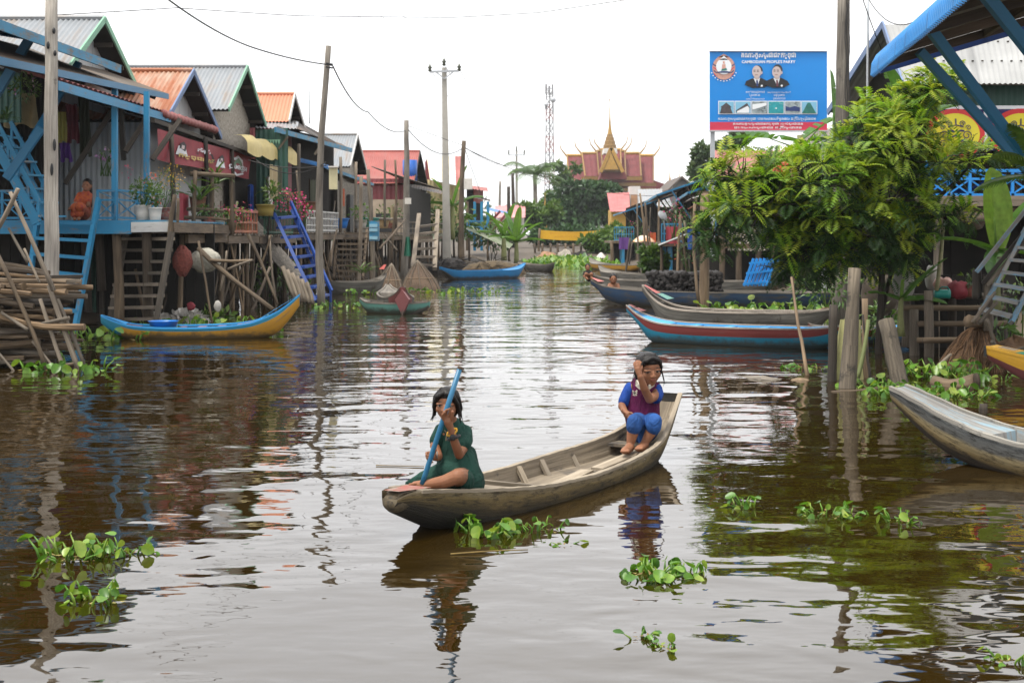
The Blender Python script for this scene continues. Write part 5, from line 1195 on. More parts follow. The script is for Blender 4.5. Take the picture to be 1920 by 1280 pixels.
rt, P, st = boat('rowing_boat', 'boat with a brown diamond prow pointing at the viewer beside the teal boat', (-2.05, 26.7, 0), (-2.75, 31.5, 0), sampan(.34, .26, .52, .4, draft=-.12), M4('p_maroon', 'hull_grey', 'hull_in', 'hull_in'), band=lambda q, t: 1 if t > .14 else 0)
PROW = rt
rt, P, st = boat('rowing_boat', 'dull brown canoe beside the far banana clump on the left', (.3, 62, 0), (1.7, 58, 0), sampan(.4, .24, .36, .36, draft=-.15), M4('hull_grey', 'hull_in', 'hull_in', 'hull_in'))
m = MB(); f_ = [at(753, 543, 26.6), at(767, 562, 26.6), at(754, 592, 26.6), at(740, 562, 26.6)]; b_ = [p+V(.02, .12, 0) for p in f_]; m.poly(f_[::-1]); m.poly(b_)
for i in range(4): m.poly([f_[i], f_[(i+1) % 4], b_[(i+1) % 4], b_[i]])
part(m, 'prow', 'p_maroon', PROW)
# bow of the yellow-green boat, right edge
rt, P, st = boat('rowing_boat', 'red hulled boat with a yellow and green bow at the right edge', (4.72, 14.0, 0), (6.9, 11.9, 0), [(0, .11, .40, .26, 9), (.15, .17, .33, .05, 9), (.4, .28, .26, -.1, 9), (.7, .3, .24, -.1, .05), (1, .3, .24, -.1, .05)], M4('p_maroon', 'p_yellow', 'p_green', 'p_yellow'), band=lambda q, t: 1 if q > .70 else 0, rimw=.03)
tipplate(rt, P, .004, .10, .085, .13, .412, .366, 'p_yellow', 'bow_deck'); tipplate(rt, P, .101, .34, .13, .21, .364, .28, 'p_green', 'bow_deck')
for k in range(4): m = MB(); m.beam(P(.03, -.045+.03*k, .405), P(.085, -.055+.036*k, .380), .008, .004); part(m, 'deck_stripe', 'p_cream', rt)
m = MB(); m.beam(P(-.006, -.10, .36), P(-.006, .10, .36), .03, .10); part(m, 'bumper', 'black', rt)
# big weathered bow, lower right
wood('boat_blue_in', (.14, .14, .14), (.34, .34, .33), grain=(26, 1.2), paint=(.20, .30, .36), wear=.56, bmp=.4)
wood('boat_slate', (.05, .052, .052), (.22, .225, .22), grain=(24, 1.2), spots=((.30, .29, .26), 3.2, .60), bmp=.6)
wood('boat_pale', (.16, .155, .14), (.40, .39, .36), grain=(26, 1.4), spots=((.07, .065, .06), 2.6, .58), bmp=.7)
wood('boat_mid', (.10, .085, .055), (.36, .33, .25), grain=(22, 2.0), spots=((.025, .02, .014), 3.5, .57), bmp=.7)
tw = [(0, .105, .46, .34, 9), (.05, .125, .40, .19, 9), (.12, .16, .31, .04, 9), (.22, .22, .225, -.05, .17), (.32, .27, .19, -.1, .07), (.45, .32, .17, -.12, .04), (.7, .36, .16, -.12, .04), (1, .36, .16, -.12, .04)]
p0 = at(1684, 742, 9.75); p0.z = 0
d_ = V(.66, -.75, 0).normalized()
p1 = p0+d_*3.6
rt, P, st = boat('rowing_boat', 'weathered pale grey boat with an upturned square bow entering at the lower right', p0, p1, tw, M4('hull_bow', 'boat_slate', 'boat_blue_in', 'boat_pale'), ns=70, rimh=.014, rag=.003)
m = MB(); m.beam(P(.27, .02, .15), P(.52, .08, .13), .17, .02, r=.8); part(m, 'floor_board', 'pink_board' if 'pink_board' in M_ else wood('pink_board', (.24, .18, .15), (.42, .34, .29)), rt)
for t in (.38, .5):
    m = MB(); m.beam(P(t, -.22, .02), P(t+.01, -.30, .16), .07, .03); part(m, 'rib', 'boat_pale', rt)
# ---------------------------------------------------------------- plants
def rdir(zmin=-1.0):
    while True:
        v = V(rr(-1, 1), rr(-1, 1), rr(-1, 1))
        if .05 < v.length < 1 and v.normalized().z >= zmin: return v.normalized()
def pinna(m, a, d, side, up, L_, w, r):
    """one leafy pinna: a narrow folded blade"""
    s_ = side*w; t = a+d*L_-up*L_*.12; b = a+d*L_*.5+up*L_*.04
    i = len(m.v); m.v += [a, b+s_-up*w*.3, t, b-s_-up*w*.3, b]
    for f in ((0, 1, 4), (1, 2, 4), (2, 3, 4), (3, 0, 4)): m.face([i+f[0], i+f[1], i+f[2]], [(0, 0), (1, 0), (0, 1)], r)
def frond(m, base, d, L_, r, n=7, droop=.5, wid=.42, pw=.085):
    """twice-feathered leaf: pinnae in pairs along a drooping rib"""
    d = V(d).normalized(); side = d.cross(V(0, 0, 1))
    side = side.normalized() if side.length > .05 else V(1, 0, 0)
    p = V(base); seg = L_/n
    for k in range(n):
        t = (k+1)/n; dd = (d-V(0, 0, 1)*droop*t*t*1.3).normalized(); q = p+dd*seg; up = side.cross(dd).normalized()
        wl = L_*wid*(math.sin(math.pi*(.16+.74*t)))
        for s in (-1, 1): pinna(m, q, (side*s+dd*.55+up*.12).normalized(), dd, up, wl, wl*pw*1.3+L_*.012, max(0, min(1, r+rr(-.12, .12))))
        p = q
    pinna(m, p, dd, side, up, seg*1.2, L_*.05, r)
def leafclump(m, c, rad, n, size, shell=.55, r0=None, flat=.0, asp=.5):
    """many small folded leaves through the outer part of an ellipsoid"""
    c = V(c); rad = V(rad)
    for _ in range(n):
        d = rdir(); t = (shell+(1-shell)*random.random()**.6); p = c+V(d.x*rad.x, d.y*rad.y, d.z*rad.z)*t
        a = (d+rdir()*.9+V(0, 0, -.25)).normalized(); b = a.cross(rdir()).normalized(); s = size*rr(.6, 1.25); up = a.cross(b)
        r = (.35+.35*d.z+rr(-.3, .3)) if r0 is None else r0+rr(-.2, .2); r = max(0, min(1, r))  # tint lightens toward the top of the clump
        i = len(m.v); m.v += [p, p+a*s*.5+b*s*asp*.5-up*s*.1, p+a*s, p+a*s*.5-b*s*asp*.5-up*s*.1]
        m.face([i, i+1, i+2], [(0, 0), (1, 0), (0, 1)], r); m.face([i, i+2, i+3], [(0, 0), (1, 0), (0, 1)], r)
def tree(name, label, base, lobes, leaf, size, per, trunk_r, mat='dark_wood', cat='tree', group=None, cols=3):
    base = V(base); root = thing(name, base, label, cat, group)
    m = MB(); top = V(0, 0, 0)
    for c, rd in lobes: top += V(c)
    top /= len(lobes); fork = base.lerp(V(base.x*.5+top.x*.5, base.y*.5+top.y*.5, top.z), .45)
    m.stick(base-V(0, 0, .3), fork, trunk_r, trunk_r*.7, 5, .02, 8)
    for c, rd in lobes:
        c = V(c); m.stick(fork, c, trunk_r*.5, trunk_r*.12, 4, .05, 6)
        for _ in range(3): e = c+V(rr(-.7, .7)*rd[0], rr(-.7, .7)*rd[1], rr(-.3, .7)*rd[2]); m.stick(c.lerp(fork, .2), e, trunk_r*.2, trunk_r*.05, 3, .05, 5)
    part(m, 'trunk', mat, root, True)
    m = MB()
    for c, rd in lobes:
        sub = max(4, int(per/55))
        for _ in range(sub):
            d = rdir(-.5); cc = V(c)+V(d.x*rd[0], d.y*rd[1], d.z*rd[2])*rr(.35, .95); q = rr(.28, .5)
            leafclump(m, cc, (rd[0]*q, rd[1]*q, rd[2]*q*.75), 55, size, .3)
    part(m, 'crown', leaf, root)
    return root
def banana_leaf(m, base, d, L_, wd, droop, roll=0.0, tears=.25, r=.5, n=16):
    d = V(d).normalized(); side = d.cross(V(0, 0, 1)); side = side.normalized() if side.length > .05 else V(1, 0, 0)
    side = Matrix.Rotation(roll, 3, d) @ side; p = V(base); seg = L_/n; prev = None
    for k in range(n+1):
        t = k/n; dd = (d-V(0, 0, 1)*droop*t*t).normalized(); up = side.cross(dd).normalized()
        w = wd*.5*(math.sin(math.pi*min(1, .06+.90*t))**.55 if t < .97 else .1)
        row = (V(p), p+side*w+up*w*.35, p-side*w+up*w*.35)
        if prev:
            for s in (1, 2):
                if random.random() < tears*.35: continue
                g = rr(0, tears)*.3 if random.random() < tears else 0
                a, b = prev[s], row[s]
                b2 = b.lerp(a, g); b2 = b2-up*g*w
                i = len(m.v); mid0, mid1 = prev[0].lerp(a, .5)+up*w*.05, row[0].lerp(b2, .5)+up*w*.05
                m.v += [prev[0], row[0], mid1, mid0, b2, a]
                f1, f2 = [i, i+1, i+2, i+3], [i+3, i+2, i+4, i+5]
                if s == 2: f1.reverse(); f2.reverse()
                rq = max(0, min(1, r+rr(-.1, .1))); m.face(f1, [(0, 0), (0, 1), (1, 1), (1, 0)], rq); m.face(f2, [(0, 0), (0, 1), (1, 1), (1, 0)], rq)
        prev = row; p = p+dd*seg
def banana(label, base, leaves, h, rad=.07, group=None, name='banana_plant', leafmat='leaf_banana', tear=.35):
    """leaves: (azimuth dir x, y, z, length, width, droop, r)"""
    base = V(base); root = thing(name, base, label, 'banana plant' if name == 'banana_plant' else 'plant', group)
    m = MB(); m.stick(base-V(0, 0, .2), base+V(0, 0, h), rad, rad*.6, 4, .02, 8); part(m, 'stem', plain('banana_stem', (.16, .17, .06), .7, .3, 6) if 'banana_stem' not in M_ else 'banana_stem', root, True)
    for (x, y, z, L_, wd, dr, r) in leaves:
        m = MB(); banana_leaf(m, base+V(0, 0, h*.95), (x, y, z), L_, wd, dr, rr(-.3, .3), tear if base.y < 40 else .0, r); m.tube([base+V(0, 0, h*.9), base+V(0, 0, h*.95)+V(x, y, z).normalized()*L_*.4-V(0, 0, dr*L_*.02)], [.018, .01], 5); part(m, 'leaf', leafmat, root, True)
    return root
def hyacinth(label, px, py, n, spread, size, group=None, hgt=1.0):
    c = wat(px, py); root = thing('water_hyacinth', c, label, 'water plant', group); ml, ms = MB(), MB()
    n = int(n*1.5)
    for k in range(n):
        a = rr(0, 6.28); rd = spread*math.sqrt(random.random()); b = c+V(math.cos(a)*rd*1.3, math.sin(a)*rd, -.01)
        az = a+rr(-1, 1); o = V(math.cos(az), math.sin(az), 0); hh = size*rr(.4, 2.1)*hgt; lean = size*rr(.3, 1.5)
        tip = b+o*lean+V(0, 0, hh); ms.tube([b, b+o*lean*.35+V(0, 0, hh*.55), tip], [size*.13, size*.15, size*.06], 5, rr(.3, .8))
        s = size*rr(.38, 1.0); nrm = (V(0, 0, rr(.2, 1))+o*rr(-.2, 1.0)+rdir()*.35).normalized(); f = (o-nrm*o.dot(nrm)).normalized(); sd = nrm.cross(f)
        i = len(ml.v); r = max(0, min(1, rr(0, 1)**1.3)); K = 10
        ml.v.append(tip+f*s*.9-nrm*s*.12)
        for j in range(K):
            t = 2*math.pi*j/K; rx = (1+.12*math.cos(t))*s; ml.v.append(tip+f*(s*.9+rx*math.cos(t)*1.0)*rr(.93, 1.05)+sd*s*.85*math.sin(t)+nrm*s*(.30*math.sin(t)**2+rr(-.05, .05)-.16*math.cos(t)))
        for j in range(K): ml.face([i, i+1+j, i+1+(j+1) % K], [(0, 0), (1, 0), (0, 1)], max(0, min(1, r+rr(-.09, .09))))
    md = MB()
    for k in range(int(n*.8)):
        a = rr(0, 6.28); rd = spread*rr(0, 1.15); p = c+V(math.cos(a)*rd*1.3, math.sin(a)*rd, .006); o = rdir(); o.z *= .25; e = o.cross(V(0, 0, 1)).normalized(); s = size*rr(.3, .9); md.poly([p, p+o*s*.6+e*s*.3, p+o*s*1.4+V(0, 0, s*.2), p+o*s*.6-e*s*.3])
    q = part(md, 'dead_leaves', 'leaf_dead', root)
    part(ml, 'leaves', 'leaf_hyacinth', root, True); part(ms, 'stalks', 'leaf_hyacinth', root, True)
    for q in root.children: q['kind'] = 'stuff'
    return root
G_ = None
hyacinth('water hyacinth with the tallest round leaves, floating at the lower left', 135, 1045, 16, .11, .045, hgt=1.25)
hyacinth('smaller hyacinth with drooping leaves touching the tall clump at lower left', 232, 1035, 14, .11, .034)
hyacinth('low hyacinth with three broad leaves nearest the viewer at lower left', 178, 1128, 10, .08, .040, hgt=1.1)
hyacinth('bright hyacinth clump right against the bow of the children\'s boat', 908, 1000, 18, .09, .042)
hyacinth('loose hyacinth clump trailing along the side of the children\'s boat', 1008, 992, 11, .10, .030)
hyacinth('flat sprig of hyacinth drifting alone just off the children\'s boat', 1062, 1020, 4, .04, .03, hgt=.3)
hyacinth('broad dense hyacinth clump in open water right of the children\'s boat', 1228, 1080, 24, .11, .036)
hyacinth('few hyacinth leaves at the right edge of the broad dense clump', 1296, 1076, 6, .04, .03)
hyacinth('upright hyacinth clump, leftmost of the three in a row in mid water', 1393, 950, 9, .05, .036)
hyacinth('widest hyacinth patch, middle of the three in a row in mid water', 1555, 965, 22, .13, .032)
hyacinth('hyacinth clump in front of the square bow, rightmost of three', 1683, 978, 9, .06, .036)
hyacinth('tiny yellowing hyacinth shoot floating below the broad dense clump', 1200, 1195, 5, .035, .028, hgt=.7)
hyacinth('wilted dark hyacinth shoot lowest in the middle of the water', 1246, 1216, 6, .03, .024, hgt=.5)
hyacinth('small hyacinth cut by the bottom right corner', 1886, 1240, 7, .035, .028, hgt=.9)
hyacinth('thick tall hyacinth bank around the leaning stump and log', 1740, 742, 75, .40, .055)
hyacinth('hyacinth growing against the brown net heap on the right', 1775, 705, 40, .32, .065, hgt=1.3)
hyacinth('sparse hyacinth fringe right of the floating log', 1850, 715, 16, .22, .055)
hyacinth('trailing hyacinth between the front post and leaning stump', 1645, 725, 12, .25, .06)
hyacinth('hyacinth fringe at the foot of the firewood stack', 130, 695, 26, .40, .07)
hyacinth('hyacinth under the plank stair behind the blue ladder', 200, 632, 50, .75, .085)
hyacinth('hyacinth along the stilts behind the yellow boat', 385, 612, 44, .9, .08)
hyacinth('hyacinth at the foot of the leaning pole by the royal blue ladder', 640, 576, 20, .55, .07)
hyacinth('yellow green hyacinth patch in front of the net cages', 865, 548, 26, 1.1, .085, hgt=.7)
hyacinth('hyacinth between the small grey boat and net cages', 700, 551, 18, .7, .075)
hyacinth('hyacinth patch under the tree beside the thin bent stick', 1530, 690, 12, .3, .05, hgt=.6)
hyacinth('hyacinth growing at the root of the cut tree trunk', 1500, 588, 40, .9, .1)
hyacinth('hyacinth at the base of the timber post frame', 1370, 582, 22, .6, .09)
# mat of plants closing the far end
m = MB()
for _ in range(5200):
    y = rr(60, 86); x = rr(curve(XL, y)+.8, curve(XR, y)-.2)
    if y < 72 and (x < 2.0+.6*math.sin(y*1.3) or random.random() < (72-y)/11): continue
    p = V(x, y, 0); s = rr(.12, .34)*(1.5 if random.random() < .1 else 1); a = rr(0, 6.28); o = V(math.cos(a), math.sin(a), rr(.3, 1.6)).normalized(); b = o.cross(V(0, 0, 1)).normalized()
    m.poly([p, p+o*s*.6+b*s*.35, p+o*s*1.2, p+o*s*.6-b*s*.35])
tag(part(m, 'floating_plants', 'leaf_hyacinth', None), 'green mat of floating plants closing the far end of the canal', 'water plants', None, 'stuff')

# --- the feathery tree in front of the billboard
YT = 18.0
T_ = thing('tree', (4.45, YT, 0), 'feathery leaved green tree growing from the water below the billboard', 'tree')
lob = [(1392, 335, 62, 52, -.1), (1480, 330, 70, 40, .0), (1440, 385, 95, 60, -.3), (1545, 350, 95, 75, -.4), (1560, 425, 115, 66, -.2), (1630, 275, 75, 72, .1), (1690, 215, 62, 50, .1), (1755, 172, 50, 38, 0), (1700, 240, 50, 45, -.2),
       (1680, 300, 80, 60, -.3), (1838, 290, 46, 12, .1), (1770, 312, 50, 24, -.1), (1670, 380, 75, 64, -.4), (1560, 490, 60, 34, -.2), (1665, 500, 42, 26, .2), (1775, 405, 50, 18, -.3), (1500, 470, 62, 52, -.1), (1345, 430, 30, 50, -.1), (1630, 445, 80, 50, -.3), (1465, 420, 60, 60, .3), (1500, 505, 40, 28, .3), (1695, 450, 42, 32, .2)]
m = MB(); f0 = at(1655, 470, YT); bs_ = V(4.62, YT, -.4)
m.stick(bs_, f0, .045, .04, 6, .03, 9)
m.stick(V(4.35, YT+.1, -.4), at(1600, 430, YT), .035, .03, 5, .04, 8); m.stick(V(4.7, YT+.3, -.4), at(1700, 420, YT+.3), .03, .028, 5, .04, 8)
for (px, py, rx, ry, dy) in lob:
    c = at(px, py, YT+dy); src = [f0, at(1600, 430, YT), at(1700, 420, YT+.3)]; s0 = min(src, key=lambda q: (q-c).length); m.stick(s0, c, .04, .014, 5, .05, 6)
part(m, 'trunk', 'dark_wood', T_, True)
mo, mi, tw = MB(), MB(), MB()
for (px, py, rx, ry, dy) in lob:
    c = at(px, py, YT+dy); sx, sz = rx*YT/F, ry*YT/F; sy = min(.75, max(.35, sx)); area = rx*ry
    for k in range(int(area/120)+7):
        d = rdir(-.75); t = rr(.25, 1.35)**.5; p = c+V(d.x*sx, d.y*sy, d.z*sz)*t
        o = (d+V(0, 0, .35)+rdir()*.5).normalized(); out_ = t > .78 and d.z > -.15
        young_lit = (out_ or t > .62 and d.z > .1) and random.random() < .86  # new growth, with the lit outer top also put into the colour
        base_r = (rr(.42, .85) if young_lit else rr(.0, .5)); 
        if young_lit and random.random() < .2: base_r = rr(.85, 1)
        mm = mo if young_lit else mi
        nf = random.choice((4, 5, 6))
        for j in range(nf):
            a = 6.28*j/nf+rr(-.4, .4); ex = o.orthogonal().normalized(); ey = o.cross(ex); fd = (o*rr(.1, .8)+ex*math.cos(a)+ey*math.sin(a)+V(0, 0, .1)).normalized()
            frond(mm, p, fd, rr(.15, .31)*(1.15 if young_lit else 1), base_r, 9, rr(.25, .9))
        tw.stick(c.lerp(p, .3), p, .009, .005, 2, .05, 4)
part(mo, 'young_lit_leaves', 'leaf_tree', T_); part(mi, 'crown', leafm('leaf_tree_shade', (.010, .034, .006), (.034, .092, .010), (.16, .21, .022), rough=.6, trans=.28), T_); part(tw, 'twigs', 'dark_wood', T_)  # inner and lower leaves darkened, crown shade put into their colour
m = MB()
for (px, py) in ((1456, 314), (1462, 318), (1472, 309)): leafclump(m, at(px, py, YT-.7), (.03, .03, .03), 9, .05, .2)
part(m, 'blossom', 'petal_coral', T_)

# --- banana leaves and other plants round the right bank
banana('banana plant with one tall pale upright leaf beside the right hand stairs', at(1868, 560, 17.2), [(-.10, -.1, 1, 1.0, .44, .10, .9), (.55, .1, .8, .85, .28, .3, .25), (-.9, -.1, .25, .75, .26, .35, .35), (.7, -.3, -.1, .6, .24, .3, .2), (-.2, -.5, -.5, .5, .3, .2, .1)], .62, tear=.06)
banana('banana plant with dark fallen leaves under the house posts', at(1690, 600, 17.6), [(.75, -.1, .75, .75, .20, .2, .3), (.95, -.3, -.05, .55, .2, .2, .2), (-.9, -.2, .25, .5, .16, .5, .3), (.1, -.2, 1, .5, .09, .1, .8), (.75, .4, .55, .7, .24, .2, .1)], .28, .05)
banana('banana plant with a torn arching leaf below the billboard', at(1500, 520, 27.5), [(-.95, -.1, .12, 1.5, .62, .35, .2), (.7, .2, .5, 1.2, .5, .5, .2), (.9, .1, .1, 1.1, .45, .4, .3)], 2.75, .1)
banana('banana plant with a narrow upright leaf behind the tall wooden utility pole', at(1565, 520, 25.5), [(-.06, 0, 1, 1.35, .42, .05, .25), (.5, .3, .7, 1.0, .4, .5, .2)], 2.5, .1)
banana('banana plant rising behind the tree crown against the pale roof', at(1700, 480, 20.5), [(.45, -.1, .85, 1.0, .42, .15, .25), (-.35, -.1, .9, 1.0, .42, .15, .15), (.9, 0, .5, .8, .35, .4, .2)], 1.95, .09)
p = thing('palm_plant', at(1935, 300, 15), 'small palm with a feathery frond hanging in at the right edge', 'plant')
def palm_frond(m, base, d, L_, n, ll, droop, r, wd=.03):
    d = V(d).normalized(); side = d.cross(V(0, 0, 1)).normalized(); q = V(base); pts = [V(q)]
    for k in range(n):
        t = (k+1)/n; dd = (d-V(0, 0, 1)*droop*t*t*1.6).normalized(); q = q+dd*L_/n; pts.append(V(q)); up = side.cross(dd).normalized(); l_ = ll*math.sin(math.pi*(.12+.8*t))
        for s in (-1, 1):
            e = q+(side*s*.85+dd*.6-V(0, 0, .35+.3*t)).normalized()*l_*rr(.85, 1.1); mid = q.lerp(e, .5)+up*l_*.08
            i = len(m.v); m.v += [q-dd*wd*.5, mid-dd*wd*.6, e, mid+dd*wd*.6, q+dd*wd*.5]; m.face([i, i+1, i+3, i+4], [(0, 0)]*4, max(0, min(1, r+rr(-.15, .15)))); m.face([i+1, i+2, i+3], [(0, 0)]*3, max(0, min(1, r+rr(-.15, .15))))
    m.tube(pts, [L_*.012, L_*.004], 5, r)
for d, r in (((-.75, -.3, .55), .75), ((-.5, -.2, 1), .5), ((-.9, .2, .1), .5)): m = MB(); palm_frond(m, at(1965, 330, 15), d, .75, 22, .26, .5, r); part(m, 'frond', 'leaf_mid', p)
m = MB(); m.stick((5.65, 15, -.3), at(1965, 330, 15), .05, .04); part(m, 'stem', 'old_wood', p, True)
t = thing('papaya_stem', at(1765, 520, 17.9), 'pale knobbly plant stem rising in front of the dark space under the house', 'plant'); m = MB(); m.stick(at(1756, 545, 17.9), at(1768, 425, 17.9), .028, .024, 6, .02, 7, .1); part(m, 'stem', plain('knob_stem', (.26, .24, .13), .8, .3, 12, bmp=.5), t, True)
m = MB(); leafclump(m, at(1768, 422, 17.9), (.2, .2, .1), 26, .14, .3); part(m, 'leaves', 'leaf_mid', t)
# ---------------------------------------------------------------- trees and buildings beyond the canal's end
def L3(px, py, rx, ry, Y, dep=.8): c = at(px, py, Y); return (c, (rx*Y/F, rx*Y/F*dep, ry*Y/F))
def gz(x, y): return ground_z(x, y)
def tr(label, bx, Y, lobes, leaf, size, per, r=.3, group=None): return tree('tree', label, V((bx-960)*Y/F, Y, gz((bx-960)*Y/F, Y)), [L3(*l, Y) for l in lobes], leaf, size, per, r, group=group)
tr('broad dark spreading tree below the red temple roof', 1095, 140, [(1060, 385, 36, 24), (1100, 368, 48, 18), (1140, 382, 32, 22), (1032, 405, 26, 20), (1120, 408, 44, 24), (1075, 415, 40, 24), (1155, 408, 20, 22), (1090, 350, 34, 9), (1130, 356, 30, 10)], 'leaf_dark', .6, 1300, .5)
tr('mid green bushy tree left of the broad dark tree, below the palm', 1005, 118, [(995, 400, 28, 22), (1020, 412, 30, 22), (978, 415, 20, 18), (1035, 398, 16, 18)], 'leaf_mid', .5, 800, .25)
tr('sparse tall tree whose leaves cross the left end of the temple roof', 1045, 165, [(1045, 345, 14, 24), (1050, 320, 12, 16), (1062, 335, 16, 16), (1080, 318, 9, 14), (1038, 370, 14, 16)], 'leaf_mid', .55, 200, .12)
tr('hazy feathery tree behind the billboard post', 1320, 75, [(1315, 300, 16, 28), (1345, 285, 26, 22), (1375, 270, 22, 20), (1310, 325, 14, 16), (1390, 262, 18, 16)], 'leaf_far', .38, 420, .14)
tr('low green shrub tree under the yellow banner on the right', 1120, 88, [(1115, 455, 22, 12), (1140, 448, 20, 14), (1155, 438, 14, 16), (1130, 470, 24, 10)], 'leaf_mid', .5, 420, .12)
tr('green bush standing in the water before the far blue stilts', 1225, 46, [(1222, 478, 16, 16), (1232, 492, 17, 15), (1215, 497, 12, 10)], 'leaf_mid', .26, 420, .06)
tr('dense hedge of trees behind the left bank houses, far end', 900, 120, [(885, 420, 20, 18), (915, 425, 20, 15), (940, 420, 16, 18)], 'leaf_dark', .8, 350, .2)
tr('round green tree behind the yellow banner', 1075, 115, [(1050, 440, 40, 14), (1100, 440, 40, 14), (1020, 445, 25, 14)], 'leaf_dark', .7, 500, .2)
# a tree line beyond, one mass
m = MB()
for _ in range(230):
    a = rr(-.62, .62); Y = rr(210, 330); c = V(Y*math.tan(a), Y, rr(0, 4.2)); leafclump(m, c, (6, 5, 2.6), 60, 2.2, .4)
tag(part(m, 'treeline', 'leaf_far', None), 'low hazy line of distant trees along the horizon', 'treeline', None, 'stuff')
# banana clumps by the far left bank
banana('large clump of banana leaves by the far blue porch, tall arching leaves', at(968, 485, 62), [(-.6, -.2, .8, 1.5, .4, .6, .6), (.1, -.2, 1, 1.6, .4, .3, .7), (.7, -.1, .7, 1.5, .4, .6, .5), (-.9, 0, .35, 1.3, .35, .7, .4), (.95, -.1, .2, 1.3, .35, .6, .4), (.4, -.6, .4, 1.1, .35, .7, .3), (-.4, -.6, .3, 1.1, .35, .7, .5), (-.3, .2, .9, 1.5, .35, .5, .3), (.45, .1, .9, 1.5, .35, .5, .6)], .75, .12)
banana('banana clump with shorter leaves in front of the lean to roof', at(945, 480, 66), [(-.5, -.2, .8, 1.6, .5, .5, .5), (.3, -.2, 1, 1.7, .5, .2, .5), (.8, -.1, .5, 1.5, .5, .5, .4), (-.9, 0, .35, 1.3, .4, .6, .3)], .9, .14)
banana('banana plant beside the concrete pole and cream house', at(848, 440, 63), [(-.5, -.2, .8, 1.6, .5, .4, .5), (.35, -.1, 1, 2.0, .5, .2, .6), (.8, -.1, .4, 1.5, .5, .6, .3), (-.9, 0, .2, 1.3, .45, .5, .3)], 1.3, .14)
# coconut palm
def coconut(label, px, ptop, pbase, Y, L_, nf, leaf='leaf_mid'):
    b, c = at(px, pbase, Y), at(px-2, ptop, Y); root = thing('palm_tree', b, label, 'palm tree'); m = MB(); m.stick(b, c, .25, .2, 5, .01, 8); part(m, 'trunk', 'pole_wood', root, True)
    for k in range(nf):
        a = 6.28*k/nf+rr(-.2, .2); z = rr(-.1, 1.1); m = MB(); palm_frond(m, c, (math.cos(a), math.sin(a), z), L_*rr(.85, 1.1), 18, L_*.36, .75, rr(.1, .6), L_*.03); part(m, 'frond', leaf, root)
coconut('tall coconut palm with a drooping crown left of the temple', 1005, 328, 440, 150, 3.6, 16)
# --- temple
YT2 = 210.0
W = thing('temple', at(1150, 440, YT2), 'red roofed temple with tiered gold trimmed gables and a tall golden spire', 'temple')
def tp(px, py, d=0): return at(px, py, YT2+d)
def slab(nm, mat, pts, d0, d1=None, root=W):
    """a solid with the outline pts, from depth d0 back to d1"""
    d1 = d0+4 if d1 is None else d1; m = MB(); A = [tp(x, y, d0) for x, y in pts]; B = [V(q.x, q.y+(d1-d0), q.z) for q in A]; n = len(pts)
    m.poly(A); m.poly(B[::-1])
    for i in range(n): j = (i+1) % n; m.poly([A[i], B[i], B[j], A[j]])
    return part(m, nm, mat, root)
m = MB(); tin('temple_tile', (.145, .026, .028), (.13, .035, .032), .6, .8)
def roofslope(x0, x1, yt, yb, dx0, dx1, d, dep):
    m = MB(); a, b = tp(x0, yt, d+dep), tp(x1, yt, d+dep); e0, e1 = tp(x0+dx0, yb, d), tp(x1+dx1, yb, d); m.sheet(a, b, e1, e0, .8, .03); m.poly([a, b, V(b.x, b.y+dep, e1.z), V(a.x, a.y+dep, e0.z)]); part(m, 'roof', 'temple_tile', W)
    m = MB(); m.tube([a, b], .3, 6); part(m, 'ridge', 'gold', W)
    m = MB(); m.beam(e0, e1, .3, .3); part(m, 'eave_trim', 'gold_dark', W)
    for p, s in ((a, -1), (b, 1)):
        m = MB(); m.tube([p+V(0, 0, -.1), p+V(s*.5, 0, .5), p+V(s*.95, 0, 1.1), p+V(s*1.1, 0, 1.8), p+V(s*.95, 0, 2.4)], [.15, .12, .09, .06, .03], 6); part(m, 'roof_horn', 'gold', W)
    for p, q in ((a, e0), (b, e1)): m = MB(); m.beam(p+V(0, -.2, .1), q+V(0, -.2, .1), .2, .2); part(m, 'verge_trim', 'gold_dark', W)
roofslope(1063, 1225, 292, 345, 4, 0, 6, 6); roofslope(1091, 1199, 288, 332, 6, 3, 4, 6); roofslope(1119, 1171, 284, 330, 4, 2, 2, 6); roofslope(1127, 1163, 281, 325, 3, 2, 0, 6)
slab('lower_roof', 'temple_tile', [(1092, 334), (1202, 334), (1204, 345), (1090, 345)], 2, 6); slab('lower_roof', 'temple_tile', [(1062, 345), (1228, 345), (1230, 356), (1060, 356)], 4, 9); slab('side_roof', 'temple_tile', [(1226, 338), (1246, 345), (1250, 356), (1226, 356)], 5, 9)
slab('wall', 'white_wall', [(1066, 356), (1240, 356), (1240, 436), (1066, 436)], 6, 16)
for y in (335, 346, 356): m = MB(); m.beam(tp(1090 if y < 340 else 1062, y, 1.6), tp(1204 if y < 340 else 1230, y, 1.6), .4, .5); part(m, 'eave_trim', 'gold_dark', W)
slab('pediment_back', 'white_wall', [(1133, 278), (1157, 278), (1158, 288), (1132, 288)], -2, 2)
slab('pediment', 'gold_dark', [(1146, 276), (1168, 322), (1127, 322)], -6, -3)
slab('pediment_field', 'gold', [(1146, 287), (1160, 318), (1133, 318)], -6.6, -6)
for x in (1126, 1168): m = MB(); m.beam(tp(1146, 277, -6.3), tp(x, 323, -6.3), .5, .5); part(m, 'pediment_edge', 'gold', W)
slab('porch_roof', 'temple_tile', [(1128, 322), (1172, 322), (1176, 336), (1124, 336)], -5, 0)
sp = tp(1143.5, 280, 6)
prof = [(62, 3.3), (240-225, 2.6)]
m = MB(); kk = YT2/F
def yy(py): return (280-py)*kk
